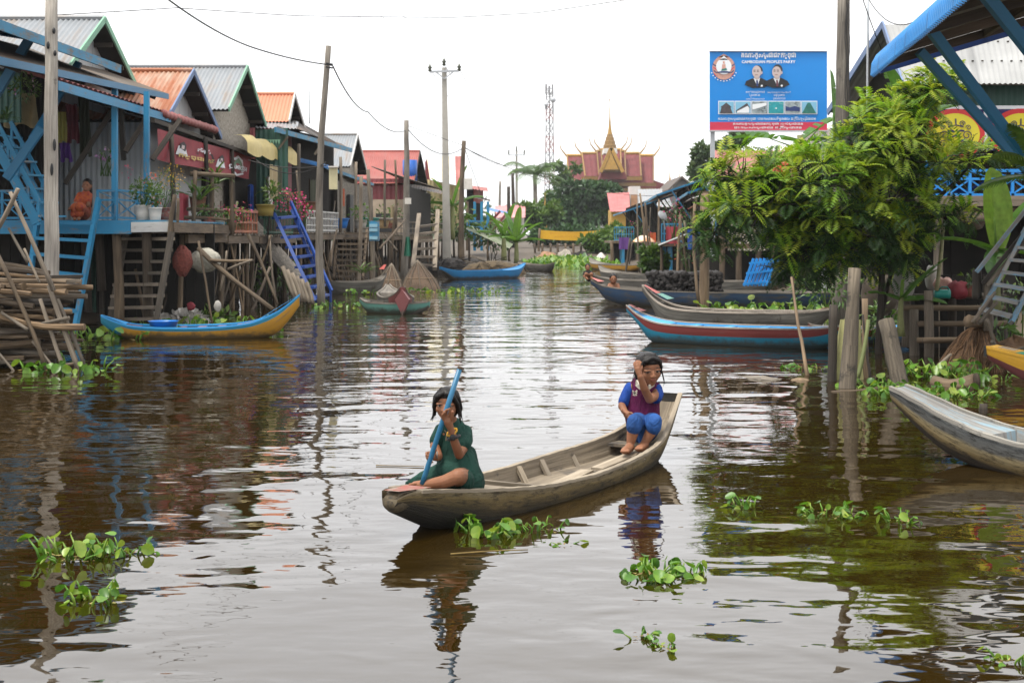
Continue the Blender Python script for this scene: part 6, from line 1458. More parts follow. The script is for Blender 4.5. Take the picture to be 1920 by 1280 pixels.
m.lathe(sp, [(13*kk, yy(281)), (12.5*kk, yy(272)), (11*kk, yy(271)), (10*kk, yy(264)), (8.6*kk, yy(263)), (7.8*kk, yy(257)), (6.4*kk, yy(256)), (5.6*kk, yy(251)), (0, yy(251))], 10); part(m, 'spire_base', 'gold_dark', W)
m = MB(); m.lathe(sp, [(5*kk, yy(252)), (3.6*kk, yy(245)), (2.6*kk, yy(238)), (1.7*kk, yy(230)), (1.9*kk, yy(229)), (1.2*kk, yy(220)), (.9*kk, yy(205)), (.55*kk, yy(190)), (.1, yy(183))], 10); part(m, 'spire', 'gold', W, True)
for bx, top, bot, lab in ((1256, 310, 352, 'golden stupa spire right of the temple'), (1273.5, 321, 342, 'smaller dull spire at the far right of the temple'), (1022, 362, 392, 'golden stupa rising from the trees under the palm')):
    Y = 190 if bx > 1100 else 125; c = at(bx, 440, Y); k_ = Y/F; t = thing('stupa', c, lab, 'stupa'); hgt = (440-top)*k_+H; h2 = (440-bot)*k_+H
    m = MB(); m.lathe(V(c.x, c.y, 0), [(4*k_, 0), (4*k_, h2*.9), (3.2*k_, h2), (1.9*k_, lerp(h2, hgt, .3)), (2.0*k_, lerp(h2, hgt, .33)), (.9*k_, lerp(h2, hgt, .5)), (.4*k_, lerp(h2, hgt, .8)), (.05, hgt)], 10); part(m, 'spire', 'gold', t, True)
# --- lattice mast
YM = 240; mst = thing('cell_tower', at(1031, 440, YM), 'red and white lattice phone mast with antennas behind the trees', 'tower')
plain('mast_red', (.24, .11, .10), .6, .1); plain('mast_white', (.24, .24, .25), .6, .1)
def mw(py): return curve([(160, 6.5), (260, 7), (330, 8.5), (440, 11)], py)
for k in range(9):
    y0, y1 = 166+k*30, 166+(k+1)*30; m = MB(); w0, w1 = mw(y0), mw(y1)
    A = [at(1030.5-w0, y0, YM), at(1030.5+w0, y0, YM), at(1030.5, y0, YM+1.2)]; B = [at(1030.5-w1, y1, YM), at(1030.5+w1, y1, YM), at(1030.5, y1, YM+1.2)]
    for i in range(3):
        j = (i+1) % 3; m.tube([A[i], B[i]], .11, 4); m.tube([A[i], A[j]], .08, 4); m.tube([A[i].lerp(B[i], .5), A[j].lerp(B[j], .5)], .08, 4); m.tube([A[i], A[j].lerp(B[j], .5)], .08, 4); m.tube([B[i], A[j].lerp(B[j], .5)], .08, 4)
    part(m, 'lattice_section', 'mast_red' if k % 2 else 'mast_white', mst)
for (px, py, wd, hh) in ((1024, 167, .35, 1.6), (1030, 170, .35, 1.6), (1036, 168, .3, 1.7), (1024, 200, .4, .9), (1037, 205, .25, 1.6)): m = MB(); m.box(at(px, py, YM-.9), (wd, .25, hh)); part(m, 'antenna', 'mast_white', mst)
for (px, py, r_) in ((1037, 187, .5), (1024, 196, .35)): m = MB(); m.lathe(at(px, py, YM-1.4), [(0, .1), (r_*.7, .04), (r_, -.15), (r_, -.3), (0, -.3)], 12, None, Matrix.Rotation(R(90), 3, 'X')); part(m, 'dish', 'galv', mst, True)
# --- yellow banner over the end of the canal
t = thing('banner', at(1070, 440, 92), 'yellow cloth banner stretched across the far end of the canal', 'banner')
A, B = at(1013, 431, 92), at(1127, 432, 92); A2, B2 = at(1013, 447.5, 92), at(1127, 448.5, 92)
m = MB(); m.grid(lambda u, v: A.lerp(B, u).lerp(A2.lerp(B2, u), v)+V(0, .05*math.sin(u*11), -.10*math.sin(math.pi*u)), 30, 4, (4, .6)); part(m, 'cloth', plain('banner_gold', (.60, .33, .008), .7, .08, 2), t, True)
def ypos(x, y): return V(at(1070, 0, 92).x+x, 91.85, at(0, 439.4, 92).z+y)
for s_, dy, hpx, wpx in (('ព្រះពុទ្ធសាសនា សូមស្វាគមន៍ ពិធីបុណ្យ', .10, 3.4, 78), ('ក្រុមប្រឹក្សាឃុំ កំពង់ភ្លុក', -.14, 2.6, 62)):
    txt(s_, 0, 0, hpx*92/YB, 'banner_ink' if 'banner_ink' in M_ else plain('banner_ink', (.42, .16, .01), .7, .1).name, 0, wpx*92/YB, 'lettering', t, None, lambda x, y, dy=dy: ypos(x, y+dy), 1)
for px in (1012, 1128): m = MB(); m.stick(at(px, 505, 92), at(px, 428, 92), .09, .07); part(m, 'pole', 'old_wood', t, True)
# far end bank: footbridge-like line of stalls, boats and people
h = thing('footbridge', (3, 96, .5), 'low brown timber footbridge below the yellow banner', 'footbridge')
m = MB(); m.beam(at(1000, 478, 88), at(1165, 474, 88), 1.0, .14); part(m, 'deck', 'dark_wood', h)
for k in range(12): m = MB(); px = 1002+k*14.5; m.stick(at(px, 500, 88), at(px+rr(-1, 1), 456, 88), .08, .07); part(m, 'post', 'old_wood', h, True)
m = MB(); m.beam(at(1000, 462, 88), at(1165, 459, 88), .1, .1); part(m, 'rail', 'old_wood', h)
for k, (px, py, w_, mat, lab) in enumerate(((1028, 470, 26, 'tan_cloth', 'tan tarpaulin heap at the far end left of the banner pole'), (1060, 462, 18, 'thatch', 'grey brush heap under the middle of the yellow banner'), (1090, 468, 22, 'charcoal', 'dark heap under the right half of the yellow banner'), (1022, 492, 13, 'dry_weed', 'mound of dry weed among the floating plants'), (1108, 484, 12, 'charcoal', 'dark drum shaped heap beside the far wader'))):
    if mat not in M_: plain(mat, {'tan_cloth': (.36, .20, .11), 'dry_weed': (.11, .09, .03)}[mat], .9, .4, 2, bmp=.5)
    Y = 84 if py < 480 else 78; c = at(px, py, Y); t = thing('heap', V(c.x, c.y, 0), lab, 'heap'); m = MB(); r_ = w_*Y/F
    m.grid(lambda u, v: V(c.x, c.y, 0)+V(math.cos(6.283*u)*r_*(1-v)**.6, math.sin(6.283*u)*r_*.6*(1-v)**.6, (c.z*.55+.15)*v**.7)*(1+.3*mnoise.noise((math.cos(6.283*u)*2+px, math.sin(6.283*u)*2, v*3))), 20, 8, (2, 1)); part(m, 'pile', mat, t, True)
# --- houses at the far right end
h = thing('house', at(1162, 440, 120), 'yellow walled house with a red tiled roof below the temple', 'house')
m = MB(); m.sheet(at(1138, 362, 124), at(1180, 361, 124), at(1181, 396, 118), at(1144, 397, 118), .35); part(m, 'roof', tin('tile_pinkred', (.42, .12, .115), (.4, .16, .14), .6, .7), h, True)
m = MB(); m.box(at(1162, 420, 121), (1.7, 4, 2.4)); part(m, 'wall', plain('ochre_wall', (.48, .29, .05), .8, .15, 1), h)
m = MB(); m.box(at(1189, 378, 124), (.9, 2, 2.6)); part(m, 'gable_end', 'white_wall', h); m = MB(); m.box(at(1189, 381, 122.9), (.55, .1, 1.5)); part(m, 'window', 'tan_cloth', h)
h = thing('stilt_house', at(1225, 440, 95), 'far right stilt house with a wide pale grey roof and dark awnings', 'house')
m = MB(); m.sheet(at(1196, 355, 102), at(1248, 354, 102), at(1262, 388, 92), at(1198, 388, 92), .2); part(m, 'roof', 'tin_grey', h, True)
m = MB(); m.poly([at(1255, 357, 97), at(1279, 335, 97), at(1303, 354, 97), at(1303, 392, 97), at(1255, 392, 97)]); part(m, 'gable_wall', plain('grey_wall', (.22, .23, .23), .8, .15, 1), h)
for p in ((1253, 359), (1304, 355)): m = MB(); q0, q1 = at(1279, 334, 96.5), at(*p, 96.5); m.hexa([q0, q1, q1+V(0, 9, 0), q0+V(0, 9, 0), q0+V(0, 0, .15), q1+V(0, 0, .15), q1+V(0, 9, .15), q0+V(0, 9, .15)]); part(m, 'gable_roof', 'tin_dark', h)
m = MB(); m.poly([at(1198, 388, 93), at(1262, 388, 93), at(1262, 455, 93), at(1198, 455, 93)]); part(m, 'side_wall', 'plank_shade', h)
# two blue stilt houses before it
def bluehouse(label, xa, xb, eave, deckpx, Y, X1, ns_=5):
    h = thing('stilt_house', at((xa+xb)/2, 440, Y), label, 'house')
    (ex0, ey0), (ex1, ey1) = eave
    a, b = at(ex0, ey0, Y+6), at(ex1, ey1, Y); up = V(2.6, 0, .9)
    m = MB(); m.sheet(a+up, b+up, b, a, .14); part(m, 'awning', 'tin_dark', h, True)
    m = MB(); m.beam(a, b, .04, .08); part(m, 'fascia', 'blue_worn', h)
    m = MB(); m.beam(b, b+up, .04, .07); part(m, 'fascia', 'teal_paint', h)
    for k in range(ns_):
        t = k/(ns_-1); q = b.lerp(b+up, t*.8); m = MB(); m.beam(q, q+V(.8, .3, -1.1), .045, .045); part(m, 'brace', 'teal_paint' if k % 2 else 'dark_wood', h)
    d0, d1 = at(xa, deckpx, Y), at(xb, deckpx, Y)
    m = MB(); m.hexa([d0-V(0, 0, .12), d1-V(0, 0, .12), d1+V(0, 7, -.12), d0+V(0, 7, -.12), d0, d1, d1+V(0, 7, 0), d0+V(0, 7, 0)]); part(m, 'deck', 'old_wood', h)
    w0, w1 = d0+V(.7, .9, 0), d1+V(0, .9, 0)
    m = MB(); m.sheet(V(w0.x, w0.y, a.z+.3), V(w1.x, w1.y, a.z+.9), w1, w0, .2, .02); part(m, 'wall', 'plank_shade', h)
    picket_rail(h, d0+V(.05, 0, 0), d0.lerp(d1, .45), .7, 8, 'blue_paint', .05, 'railing', 1)
    for k in range(ns_):
        for dy in (0, 2.2): m = MB(); q = d0.lerp(d1, k/(ns_-1))+V(rr(-.1, .1), dy+.2, 0); m.stick(V(q.x, q.y, -.5), q, .10, .09); part(m, 'post', 'blue_paint' if k == 1 else ('old_wood' if dy < 1 else 'dark_wood'), h, True)  # back posts in dark wood, shade under the deck as colour
    m = MB(); m.box(d0.lerp(d1, .6)+V(0, 3.5, -.8), ((d1-d0).x, .1, 1.6)); part(m, 'shade_backing', 'plank_shade', h)  # added dark panel, makes the space under this house read as shade
    return h
bluehouse('far blue stilt house with a dark awning nearest the yellow banner', 1150, 1235, ((1150, 404), (1168, 398)), 452, 72, 0)
bluehouse('blue stilt house with satellite dish, balcony and long sloping awning', 1238, 1330, ((1208, 381), (1232, 366)), 456, 52, 0)
bluehouse('blue stilt house whose awning reaches the billboard post', 1310, 1420, ((1268, 376), (1290, 362)), 445, 43, 0)
h = thing('shop_house', at(1400, 440, 38), 'shadowy stilt house with a maroon roof behind the feathery tree', 'house')
m = MB(); m.sheet(at(1332, 282, 45), at(1480, 282, 45), at(1500, 330, 38), at(1345, 330, 38), .12); part(m, 'roof', 'tin_red', h, True)
m = MB(); m.poly([at(1345, 328, 38.5), at(1560, 328, 38.5), at(1560, 445, 38.5), at(1345, 445, 38.5)]); part(m, 'wall', 'plank_shade', h)
m = MB(); m.sheet(at(1365, 420, 36), at(1440, 420, 36), at(1440, 470, 35.6), at(1365, 470, 35.6), .1, .03); part(m, 'thatch_screen', 'thatch', h)
m = MB(); m.box(at(1450, 446, 39), (3.2, 4, .12)); part(m, 'deck', 'old_wood', h)
for px in (1350, 1385, 1420, 1455, 1490): m = MB(); m.stick(at(px, 580, 37), at(px, 330, 37), .08, .07); part(m, 'post', 'old_wood', h, True)
m = MB(); m.box(at(1450, 505, 39.5), (4.4, .1, 1.7)); part(m, 'shade_backing', 'plank_shade', h)  # dark panel added below the deck in place of deep shade
h = thing('thatched_shed', at(1520, 262, 33), 'dark thatched roof edge showing under the billboard', 'roof'); m = MB(); m.sheet(at(1525, 242, 35), at(1640, 238, 35), at(1640, 275, 32), at(1484, 268, 32), .1, .02); part(m, 'roof_sheet', 'thatch', h, True)
for px in (1500, 1600): m = MB(); m.stick(at(px, 560, 33), at(px, 262, 33), .08, .07); part(m, 'post', 'dark_wood', h, True)
m = MB(); m.poly([at(1490, 270, 33.5), at(1645, 270, 33.5), at(1645, 560, 33.5), at(1490, 560, 33.5)]); part(m, 'wall', 'plank_shade', h)
# blue crossed gate leaning on the cargo boat, dish, umbrellas, ramp
t = thing('blue_gate', at(1425, 510, 28.2), 'stack of bright blue slatted frames standing on the cargo boat', 'frame')
for k in range(7):
    m = MB(); a = at(1395+k*7, 536, 28.6-k*.02); m.beam(a, a+V(.20, .05, .55), .05, .03, (0, 1, 0)); part(m, 'slat', 'rail_blue', t)
for dy in (0, .22, .42): m = MB(); m.beam(at(1393, 533, 28.5)+V(dy*.3, 0, dy), at(1448, 533, 28.5)+V(dy*.4, 0, dy+.06), .035, .04); part(m, 'bar', 'rail_blue', t)
t = thing('satellite_dish', at(1243, 404, 51), 'grey satellite dish above the far blue balcony', 'dish'); m = MB(); m.lathe(at(1243, 404, 51), [(0, .06), (.12, .05), (.2, 0), (.21, -.01), (.12, .03), (0, .04)], 16, None, Matrix.Rotation(R(35), 3, 'Z') @ Matrix.Rotation(R(58), 3, 'X')); part(m, 'bowl', 'dish_grey' if 'dish_grey' in M_ else plain('dish_grey', (.20, .21, .22), .5, .15).name, t, True); m = MB(); m.tube([at(1243, 404, 51.05), at(1247, 430, 51.4)], .025, 6); part(m, 'mast', 'galv', t)
t = thing('boarding_ramp', at(1270, 448, 45), 'long pale tin ramp sloping below the blue balcony', 'ramp'); m = MB(); m.sheet(at(1234, 459, 46), at(1236, 460.5, 44), at(1308, 432, 44), at(1306, 431, 46), .15); part(m, 'sheet', 'tin_light', t, True); m = MB(); m.stick(at(1240, 520, 45), at(1240, 460, 45), .05, .05); part(m, 'prop', 'old_wood', t, True)
for px, py, mat, lab in ((1207, 447, 'umb_orange', 'orange and cream parasol under the far blue house'), (1217, 459, 'umb_blue', 'pale blue and white parasol below the orange one')):
    if mat not in M_: plain(mat, (.62, .30, .14) if 'or' in mat else (.35, .55, .66), .7, .2, 2, stain=((.7, .62, .5), 1.3, .5))
    t = thing('parasol', at(px, 440, 58), lab, 'parasol'); c = at(px, py-6, 58); m = MB(); m.grid(lambda u, v: c+V(math.cos(6.283*u)*.45*v, math.sin(6.283*u)*.45*v, -.24*v*v-.03*abs(math.sin(4*6.283*u/2))*v), 16, 4); part(m, 'canopy', mat, t, True); m = MB(); m.tube([c, V(c.x, c.y, 0)], .02, 6); part(m, 'pole', 'old_wood', t)
# ---------------------------------------------------------------- poles and cables
def upole(label, x0, y0, x1, y1, Y, r0, r1, mat='pole_wood', bend=.012, name='utility_pole', cat='utility pole', group=None):
    b, t = at(x1, y1, Y), at(x0, y0, Y); root = thing(name, b, label, cat, group); m = MB(); m.stick(b, t, r1, r0, 9, bend, 10, .04); part(m, 'pole', mat, root, True); return root
wood('pale_pole', (.24, .22, .195), (.56, .52, .47), grain=(45, 1.6), spots=((.035, .03, .028), 1.6, .66), var=.15, bmp=.8)
P1 = upole('thick pale weathered pole crossing the blue veranda, nearest the viewer', 97, -25, 98, 700, 18.3, .078, .098, 'pale_pole')
for (x, y) in ((101, 58), (90, 85), (103, 100), (102, 272), (97, 318)): m = MB(); m.ball(at(x, y, 18.22), (.022, .02, .055*rr(.7, 1.6)), 6, 5); part(m, 'tar_patch', 'black', P1, True)
P2 = upole('crooked wooden pole with a cream meter box beside the royal blue ladder', 616, 86, 603, 600, 29.2, .055, .085, 'pole_wood', .02)
m = MB(); m.box(at(625, 334, 28.95), (.16, .12, .46)); part(m, 'meter_box', plain('meter_cream', (.56, .50, .30), .6, .12, 8), P2); m = MB(); m.box(at(625, 313, 28.92), (.19, .15, .03)); part(m, 'box_lid', 'white_plastic', P2)
for y in (119, 121, 126): m = MB(); m.beam(at(611, y, 29.1), at(624, y+2, 29.1), .03, .03); part(m, 'cable_clamp', 'black', P2)
P3 = upole('mid distance wooden pole with a small white lamp box, before the red roof', 762, 226, 757, 540, 52, .085, .14, 'pole_wood', .015)
m = MB(); m.box(at(765, 377, 51.6), (.22, .2, .22)); part(m, 'lamp_box', 'white_plastic', P3)
P4 = thing('utility_pole', at(836, 480, 62), 'tall pale concrete pole with a steel crossarm and three insulators', 'utility pole')
m = MB(); b, t = at(838, 490, 62), at(833, 127, 62); m.beam(b, t, .36, .36, (0, 1, 0), .20, .20); part(m, 'shaft', 'concrete', P4)
m = MB(); m.beam(at(806, 135, 61.8), at(861, 133, 61.8), .09, .09); part(m, 'crossarm', 'galv', P4)
for x in (817, 850): m = MB(); m.beam(at(x, 135, 61.8), at(833, 148, 61.8), .05, .05); part(m, 'arm_brace', 'galv', P4)
for x, y in ((806, 130), (832.5, 119), (861, 129)): m = MB(); m.lathe(at(x, y+5, 61.8), [(.03, 0), (.09, .06), (.05, .12), (.1, .18), (.05, .25), (.03, .33), (0, .34)], 8); part(m, 'insulator', plain('insul', (.04, .045, .02), .3, .1) if 'insul' not in M_ else 'insul', P4, True)
P5 = upole('thin wooden pole carrying a white meter box near the cream house', 870, 264, 866, 500, 61, .09, .13, 'old_wood', .012)
m = MB(); m.box(at(878, 345, 60.6), (.36, .24, .46)); part(m, 'meter_box', 'white_plastic', P5)
P6 = thing('utility_pole', at(969, 450, 150), 'distant concrete pole with crossarm, left of the palm', 'utility pole')
m = MB(); m.beam(at(969, 455, 150), at(968.5, 282, 150), .34, .34, (0, 1, 0), .2, .2); part(m, 'shaft', 'concrete', P6); m = MB(); m.beam(at(954, 291, 149.7), at(983, 291, 149.7), .12, .12); part(m, 'crossarm', 'galv', P6)
for x in (954, 968.5, 983): m = MB(); m.box(at(x, 286 if x != 968.5 else 279, 149.7), (.14, .14, .5)); part(m, 'insulator', 'insul', P6)
upole('dark distant pole, tallest of the bare row left of the palm', 961, 325, 962, 470, 118, .13, .16, 'dark_wood')
upole('dark distant pole, shorter of the bare row left of the palm', 953.5, 350, 955, 470, 105, .12, .15, 'dark_wood')
upole('very far pale pole beside the cream house, small crossed top', 938, 340, 938, 440, 190, .15, .18, 'pole_wood')
upole('wobbly thin pole, left of the twin poles holding the blue box', 677, 330, 672, 545, 40, .05, .06, 'grey_wood', .03)
upole('wobbly thin pole, right of the twin poles holding the blue box', 690, 318, 700, 545, 39.5, .05, .07, 'grey_wood', .025)
PR = upole('tall grey utility pole with hanging black wires behind the tree', 1582, -30, 1573, 620, 23.2, .10, .135, 'pole_wood', .006)
for k in range(3):
    m = MB(); pts = [at(1586+k*3+2*math.sin(i*1.7+k), -10+i*27, 23.1) for i in range(9)]; m.tube(pts, .007, 4); part(m, 'hanging_wire', 'wire', PR)
upole('slim metal pipe standing behind the right hand house gable', 1628, -30, 1624, 560, 25, .022, .022, 'galv', .0, 'pipe', 'pipe')
t = thing('wall_box', at(702, 435, 39.2), 'pale blue chequered crate hung between the twin thin poles', 'crate'); m = MB(); m.box(at(702, 433, 39.2), (.26, .2, .55)); part(m, 'crate', 'blue_worn', t)
for dy in (-10, -2, 13): m = MB(); m.box(at(700, 433+dy, 39.08), (.22, .04, .09)); part(m, 'panel', plain('pale_cyan', (.25, .45, .55), .5, .1) if 'pale_cyan' not in M_ else 'pale_cyan', t)
def cable(label, pts, r, sag=0, n=24):
    """pts: photo points with depth (px, py, Y)"""
    P = [at(*p) for p in pts]; out = []
    for a, b in zip(P, P[1:]):
        for i in range(n):
            t = i/n; q = a.lerp(b, t); q.z -= sag*4*t*(1-t)*(b-a).length; out.append(q)
    out.append(P[-1]); root = thing('power_cable', P[0], label, 'cable'); m = MB(); m.tube(out, r, 5); part(m, 'wire', 'wire', root, True)
cable('thick black cable from the top of the picture sagging to the crooked pole', [(300, -12, 20), (470, 88, 26), (612, 121, 29.1)], .014, .012)
cable('black cable drooping from the crooked pole to the lamp box pole', [(624, 124, 29.2), (690, 210, 40), (760, 245, 52)], .016, .02)
cable('cable drooping from the lamp box pole to the white meter pole', [(766, 244, 52), (866, 279, 61)], .018, .055)
cable('thin cable running level from the lamp box pole to the white meter pole', [(765, 236, 52), (868, 273, 61)], .011, 0)
cable('long thin cable across the whole top of the sky', [(40, 32, 26), (330, 15, 30), (560, 30, 34), (850, 33, 38), (1010, 24, 38), (1200, -4, 36)], .010, .001)
cable('cable from the white meter pole out to the distant concrete pole', [(870, 276, 61), (968, 310, 150), (1010, 318, 170)], .022, .004)
cable('cable crossing in front of the palm down towards the red tiled house', [(872, 278, 61), (1040, 345, 90), (1160, 363, 95), (1330, 362, 60)], .016, .004)
cable('bundle of cables looping low under the cream awning, upper strand', [(465, 300, 30), (612, 310, 29.1)], .010, .05)
cable('bundle of cables looping low under the cream awning, lower strand', [(480, 300, 30), (611, 304, 29.1)], .010, .14)
cable('service cable falling from the white meter pole to the far blue porch', [(872, 280, 61), (905, 372, 74)], .014, .003)
cable('thin wire behind the utility pole dropping to the right hand roof', [(1615, -10, 23.2), (1652, 92, 25)], .009, .01)
cable('loose wire curving from the top edge onto the blue awning', [(1625, -8, 22), (1720, 38, 17)], .008, .04)
for k, (x0, x1) in enumerate(((700, 806), (745, 832), (790, 861))): cable('faint high voltage line over the red roof, %s' % ('leftmost of three', 'middle of three', 'rightmost of three')[k], [(x0-40, 20+k*2, 40), (x1, 128-(k == 1)*12, 61.8)], .006, .004)
for k, (x0, x1) in enumerate(((806, 954), (832, 968), (861, 983))): cable('faint line from the concrete pole to the distant one, %s' % ('leftmost of three', 'middle of three', 'rightmost of three')[k], [(x0, 129-(k == 1)*10, 61.8), (x1, 286-(k == 1)*7, 149.7)], .012, .012)
# ---------------------------------------------------------------- things on the left bank
def free(name, label, cat, mat, fn, smooth=True, group=None, pname=None):
    m = MB(); fn(m); o = m.build(name, M_[mat], None, smooth); return tag(o, label, cat, group)
def fstick(label, a, b, r0, r1=None, mat='grey_wood', bend=.02, name='pole', cat='pole', group=None):
    m = MB(); m.stick(a, b, r0, r1 or r0*.85, 6, bend, 7, .08); return tag(m.build(name, M_[mat], None, True), label, cat, group)
# firewood stack, log by log
rows = 14
for k in range(rows):
    z = .05+k*.073; n = 12 if k < 12 else 10
    for i in range(n):
        front = i/(n-1); Y0 = 16.0+front*1.25+rr(-.05, .05); x0 = -6.9+rr(-.2, .2); x1 = at(128, 0, Y0).x+rr(-.12, .10)+.12*math.sin(k*.7)
        if k > 11: x1 += rr(-.1, .15)
        rad = rr(.016, .042) if k < 9 else rr(.02, .060)
        if k == rows-1 and i % 2: continue
        xa = lerp(x0, x1, rr(.0, .62)); x1 = min(x1, xa+rr(.6, 1.4)); rad_k = 1
        dy = rr(-.3, .3); a_, b_ = V(xa, Y0+dy, z+rr(-.03, .03)+.02*i*(k > 12)), V(x1, Y0-dy*.6+rr(-.1, .1), z+rr(-.045, .045))
        m = MB(); m.stick(a_, b_, rad, rad*rr(.7, 1), 5, .02, 7, .18)
        tag(m.build('log', M_['fire_wood' if random.random() < .10+.045*k else random.choice(('old_wood', 'dark_wood', 'old_wood', 'grey_wood'))], None, False), 'split log lying in the firewood stack between stakes at the left edge', 'log', 'logs of the firewood stack at the left edge')
for i in range(9): 
    m = MB(); a = V(-6.3+rr(-.4, .6), 15.95-.012*i, .12+i*.10); m.stick(a, a+V(rr(.4, 1.2), rr(-.2, .05), rr(-.22, .22)), rr(.02, .055), rr(.015, .045), 5, .04, 7, .2)
    tag(m.build('log', M_['fire_wood'], None, False), 'split log lying in the firewood stack between stakes at the left edge', 'log', 'logs of the firewood stack at the left edge')
for x0, y0, x1, y1, r0, r1, lab in ((19, 360, 100, 545, .030, .04, 'tallest grey stake leaning over the firewood stack, upper half'), (92, 535, 150, 700, .04, .045, 'grey stake holding the right end of the firewood stack'), (-4, 478, 90, 700, .032, .038, 'brown stake slanting across the face of the firewood stack'), (16, 428, 52, 492, .02, .025, 'short thin stake leaning behind the firewood stack'), (45, 466, 74, 530, .018, .02, 'thin twig stake right of the short one behind the firewood'),
                               (-6, 432, 34, 354, .04, .035, 'thick grey branch end sticking up at the left edge'), (75, 560, 122, 700, .03, .034, 'forked stake in the middle of the stack\'s right end'), (108, 560, 160, 690, .026, .03, 'outermost stake at the right end of the firewood stack'), (46, 616, 130, 596, .028, .03, 'crossbar lashed level across the firewood stack'), (100, 686, 144, 681, .022, .024, 'low crossbar tied to the stakes just above the water'), (60, 640, 108, 700, .018, .02, 'thin slanting stake low on the firewood stack'), (2, 585, 52, 618, .022, .03, 'short slanting stick resting on the middle of the stack'), (-8, 655, 30, 700, .02, .02, 'thin stake at the lower left corner of the stack')):
    fstick(lab, at(x0, y0, 15.85), at(x1, y1, 15.75), r0*.72, r1*.72, 'old_wood' if 'brown' in lab or 'stake' in lab[-30:] else 'grey_wood', .015, 'stake', 'stake')
free('plank', 'dark sawn plank lying on top of the firewood stack', 'plank', 'dark_wood', lambda m: m.beam(at(95, 519, 16.1), at(153, 518, 16.3), .10, .035), False)
free('plank', 'paler plank under the dark one on top of the firewood stack', 'plank', 'grey_wood', lambda m: m.beam(at(60, 527, 16.0), at(153, 526, 16.1), .12, .03), False)
# people of the left bank
def mini(label, joints, cloth_mat, hairlen, root_at, extra=None, skirt=None, k=1.0, bare=False):
    """small distant figure: joints dict of world points"""
    g = thing('person', root_at, label, 'person'); J = joints; b = MB(); hd = J['head']
    b.ball(hd, (.075*k, .085*k, .10*k), 14, 10); b.ball(hd+V(.0, -.06*k, -.05*k), (.045*k, .04*k, .05*k), 10, 8); b.ball(hd+V(0, -.095*k, -.015*k), (.013*k, .018*k, .018*k), 8, 6)
    for s in (-1, 1): b.ball(hd+V(s*.076*k, 0, -.01*k), (.012*k, .02*k, .03*k), 8, 6)
    limb(b, [hd-V(0, 0, .08*k), J['neck']], [.038*k, .045*k]); limb(b, [J['neck'], J['chest'], J['hip']], [.06*k, .11*k, .10*k])
    for s in ('l', 'r'):
        limb(b, [J['sh'+s], J['el'+s], J['ha'+s]], [.042*k, .034*k, .024*k]); h_ = J['ha'+s]; d = (h_-J['el'+s]).normalized()
        b.ball(h_+d*.03*k, .027*k, 8, 6)
        sd = d.orthogonal().normalized(); up2 = d.cross(sd)
        for f in range(4): limb(b, [h_+d*.045*k+sd*(f-1.5)*.017*k, h_+d*(.085-.006*abs(f-1.5))*k+sd*(f-1.5)*.017*k+up2*.012*k], [.009*k, .007*k], 6)
        limb(b, [h_+d*.02*k+sd*.026*k, h_+d*.05*k+sd*.045*k], [.010*k, .008*k], 6)
        if 'kn'+s in J: limb(b, [J['hip'], J['kn'+s], J['fo'+s]], [.085*k, .058*k, .036*k]); limb(b, [J['fo'+s], J['fo'+s]+V(.04, -.14, -.03)*k], [.034*k, .024*k])
    remesh(b, 'body', M_['skin'], g, .009*k, 3)
    if cloth_mat and not bare:
        c = MB(); limb(c, [J['neck']-V(0, 0, .03*k), J['chest'], J['hip']], [.075*k, .135*k, .13*k])
        for s in ('l', 'r'): limb(c, [J['sh'+s], J['sh'+s].lerp(J['el'+s], .6)], [.06*k, .055*k])
        if skirt:
            for s in ('l', 'r'): limb(c, [J['hip'], J['kn'+s], J['kn'+s].lerp(J['fo'+s], skirt)], [.13*k, .085*k, .08*k])
        remesh(c, 'clothes', M_[cloth_mat], g, .012*k, 3)
    hrm = MB(); hrm.ball(hd+V(0, .02*k, .025*k), (.087*k, .09*k, .10*k), 14, 10)
    if hairlen: limb(hrm, [hd+V(.0, .06*k, 0), hd+V(.02*k, .08*k, -hairlen)], [.075*k, .05*k])
    remesh(hrm, 'hair', M_['hair'], g, .009*k, 2)
    for s in (-1, 1): m = MB(); m.ball(hd+V(s*.03*k, -.084*k, .008*k), (.011*k, .007*k, .006*k), 8, 6); part(m, 'eye', 'iris', g, True)
    m = MB(); m.ball(hd+V(0, -.095*k, -.055*k), (.02*k, .008*k, .006*k), 8, 6); part(m, 'lips', 'lip', g, True)
    return g
Yw = 22.75; q_ = lambda x, y, d=0: at(x, y, Yw+d)
mini('woman in a bright orange patterned dress squatting on the blue platform', dict(head=q_(163, 348), neck=q_(161, 360), chest=q_(157, 375, .03), hip=q_(156, 400, .1), shl=q_(167, 366, .05), ell=q_(165, 385, -.1), hal=q_(148, 394, -.2), shr=q_(150, 366), elr=q_(140, 385, -.15), har=q_(132, 390, -.25), knl=q_(150, 388, -.28), fol=q_(148, 408, -.22), knr=q_(141, 390, -.25), **{'for': q_(140, 408, -.2)}), 'cloth_orange', .32, q_(155, 410), skirt=.6, k=.95)
Yk = 4000/(540-440.); z0 = at(1138, 524, Yk); kd = V(z0)
mini('bare backed child with short black hair sitting at the cargo boat\'s bow', dict(head=at(1150, 523, 30.60), neck=at(1150, 530, 30.65), chest=at(1152, 539, 30.65), hip=at(1154, 550, 30.60), shl=at(1158, 534, 30.65), ell=at(1161, 544, 30.55), hal=at(1156, 550, 30.50), shr=at(1143, 534, 30.65), elr=at(1140, 544, 30.55), har=at(1145, 550, 30.45)), None, 0, at(1152, 551, 30.60), bare=True, k=1.0)
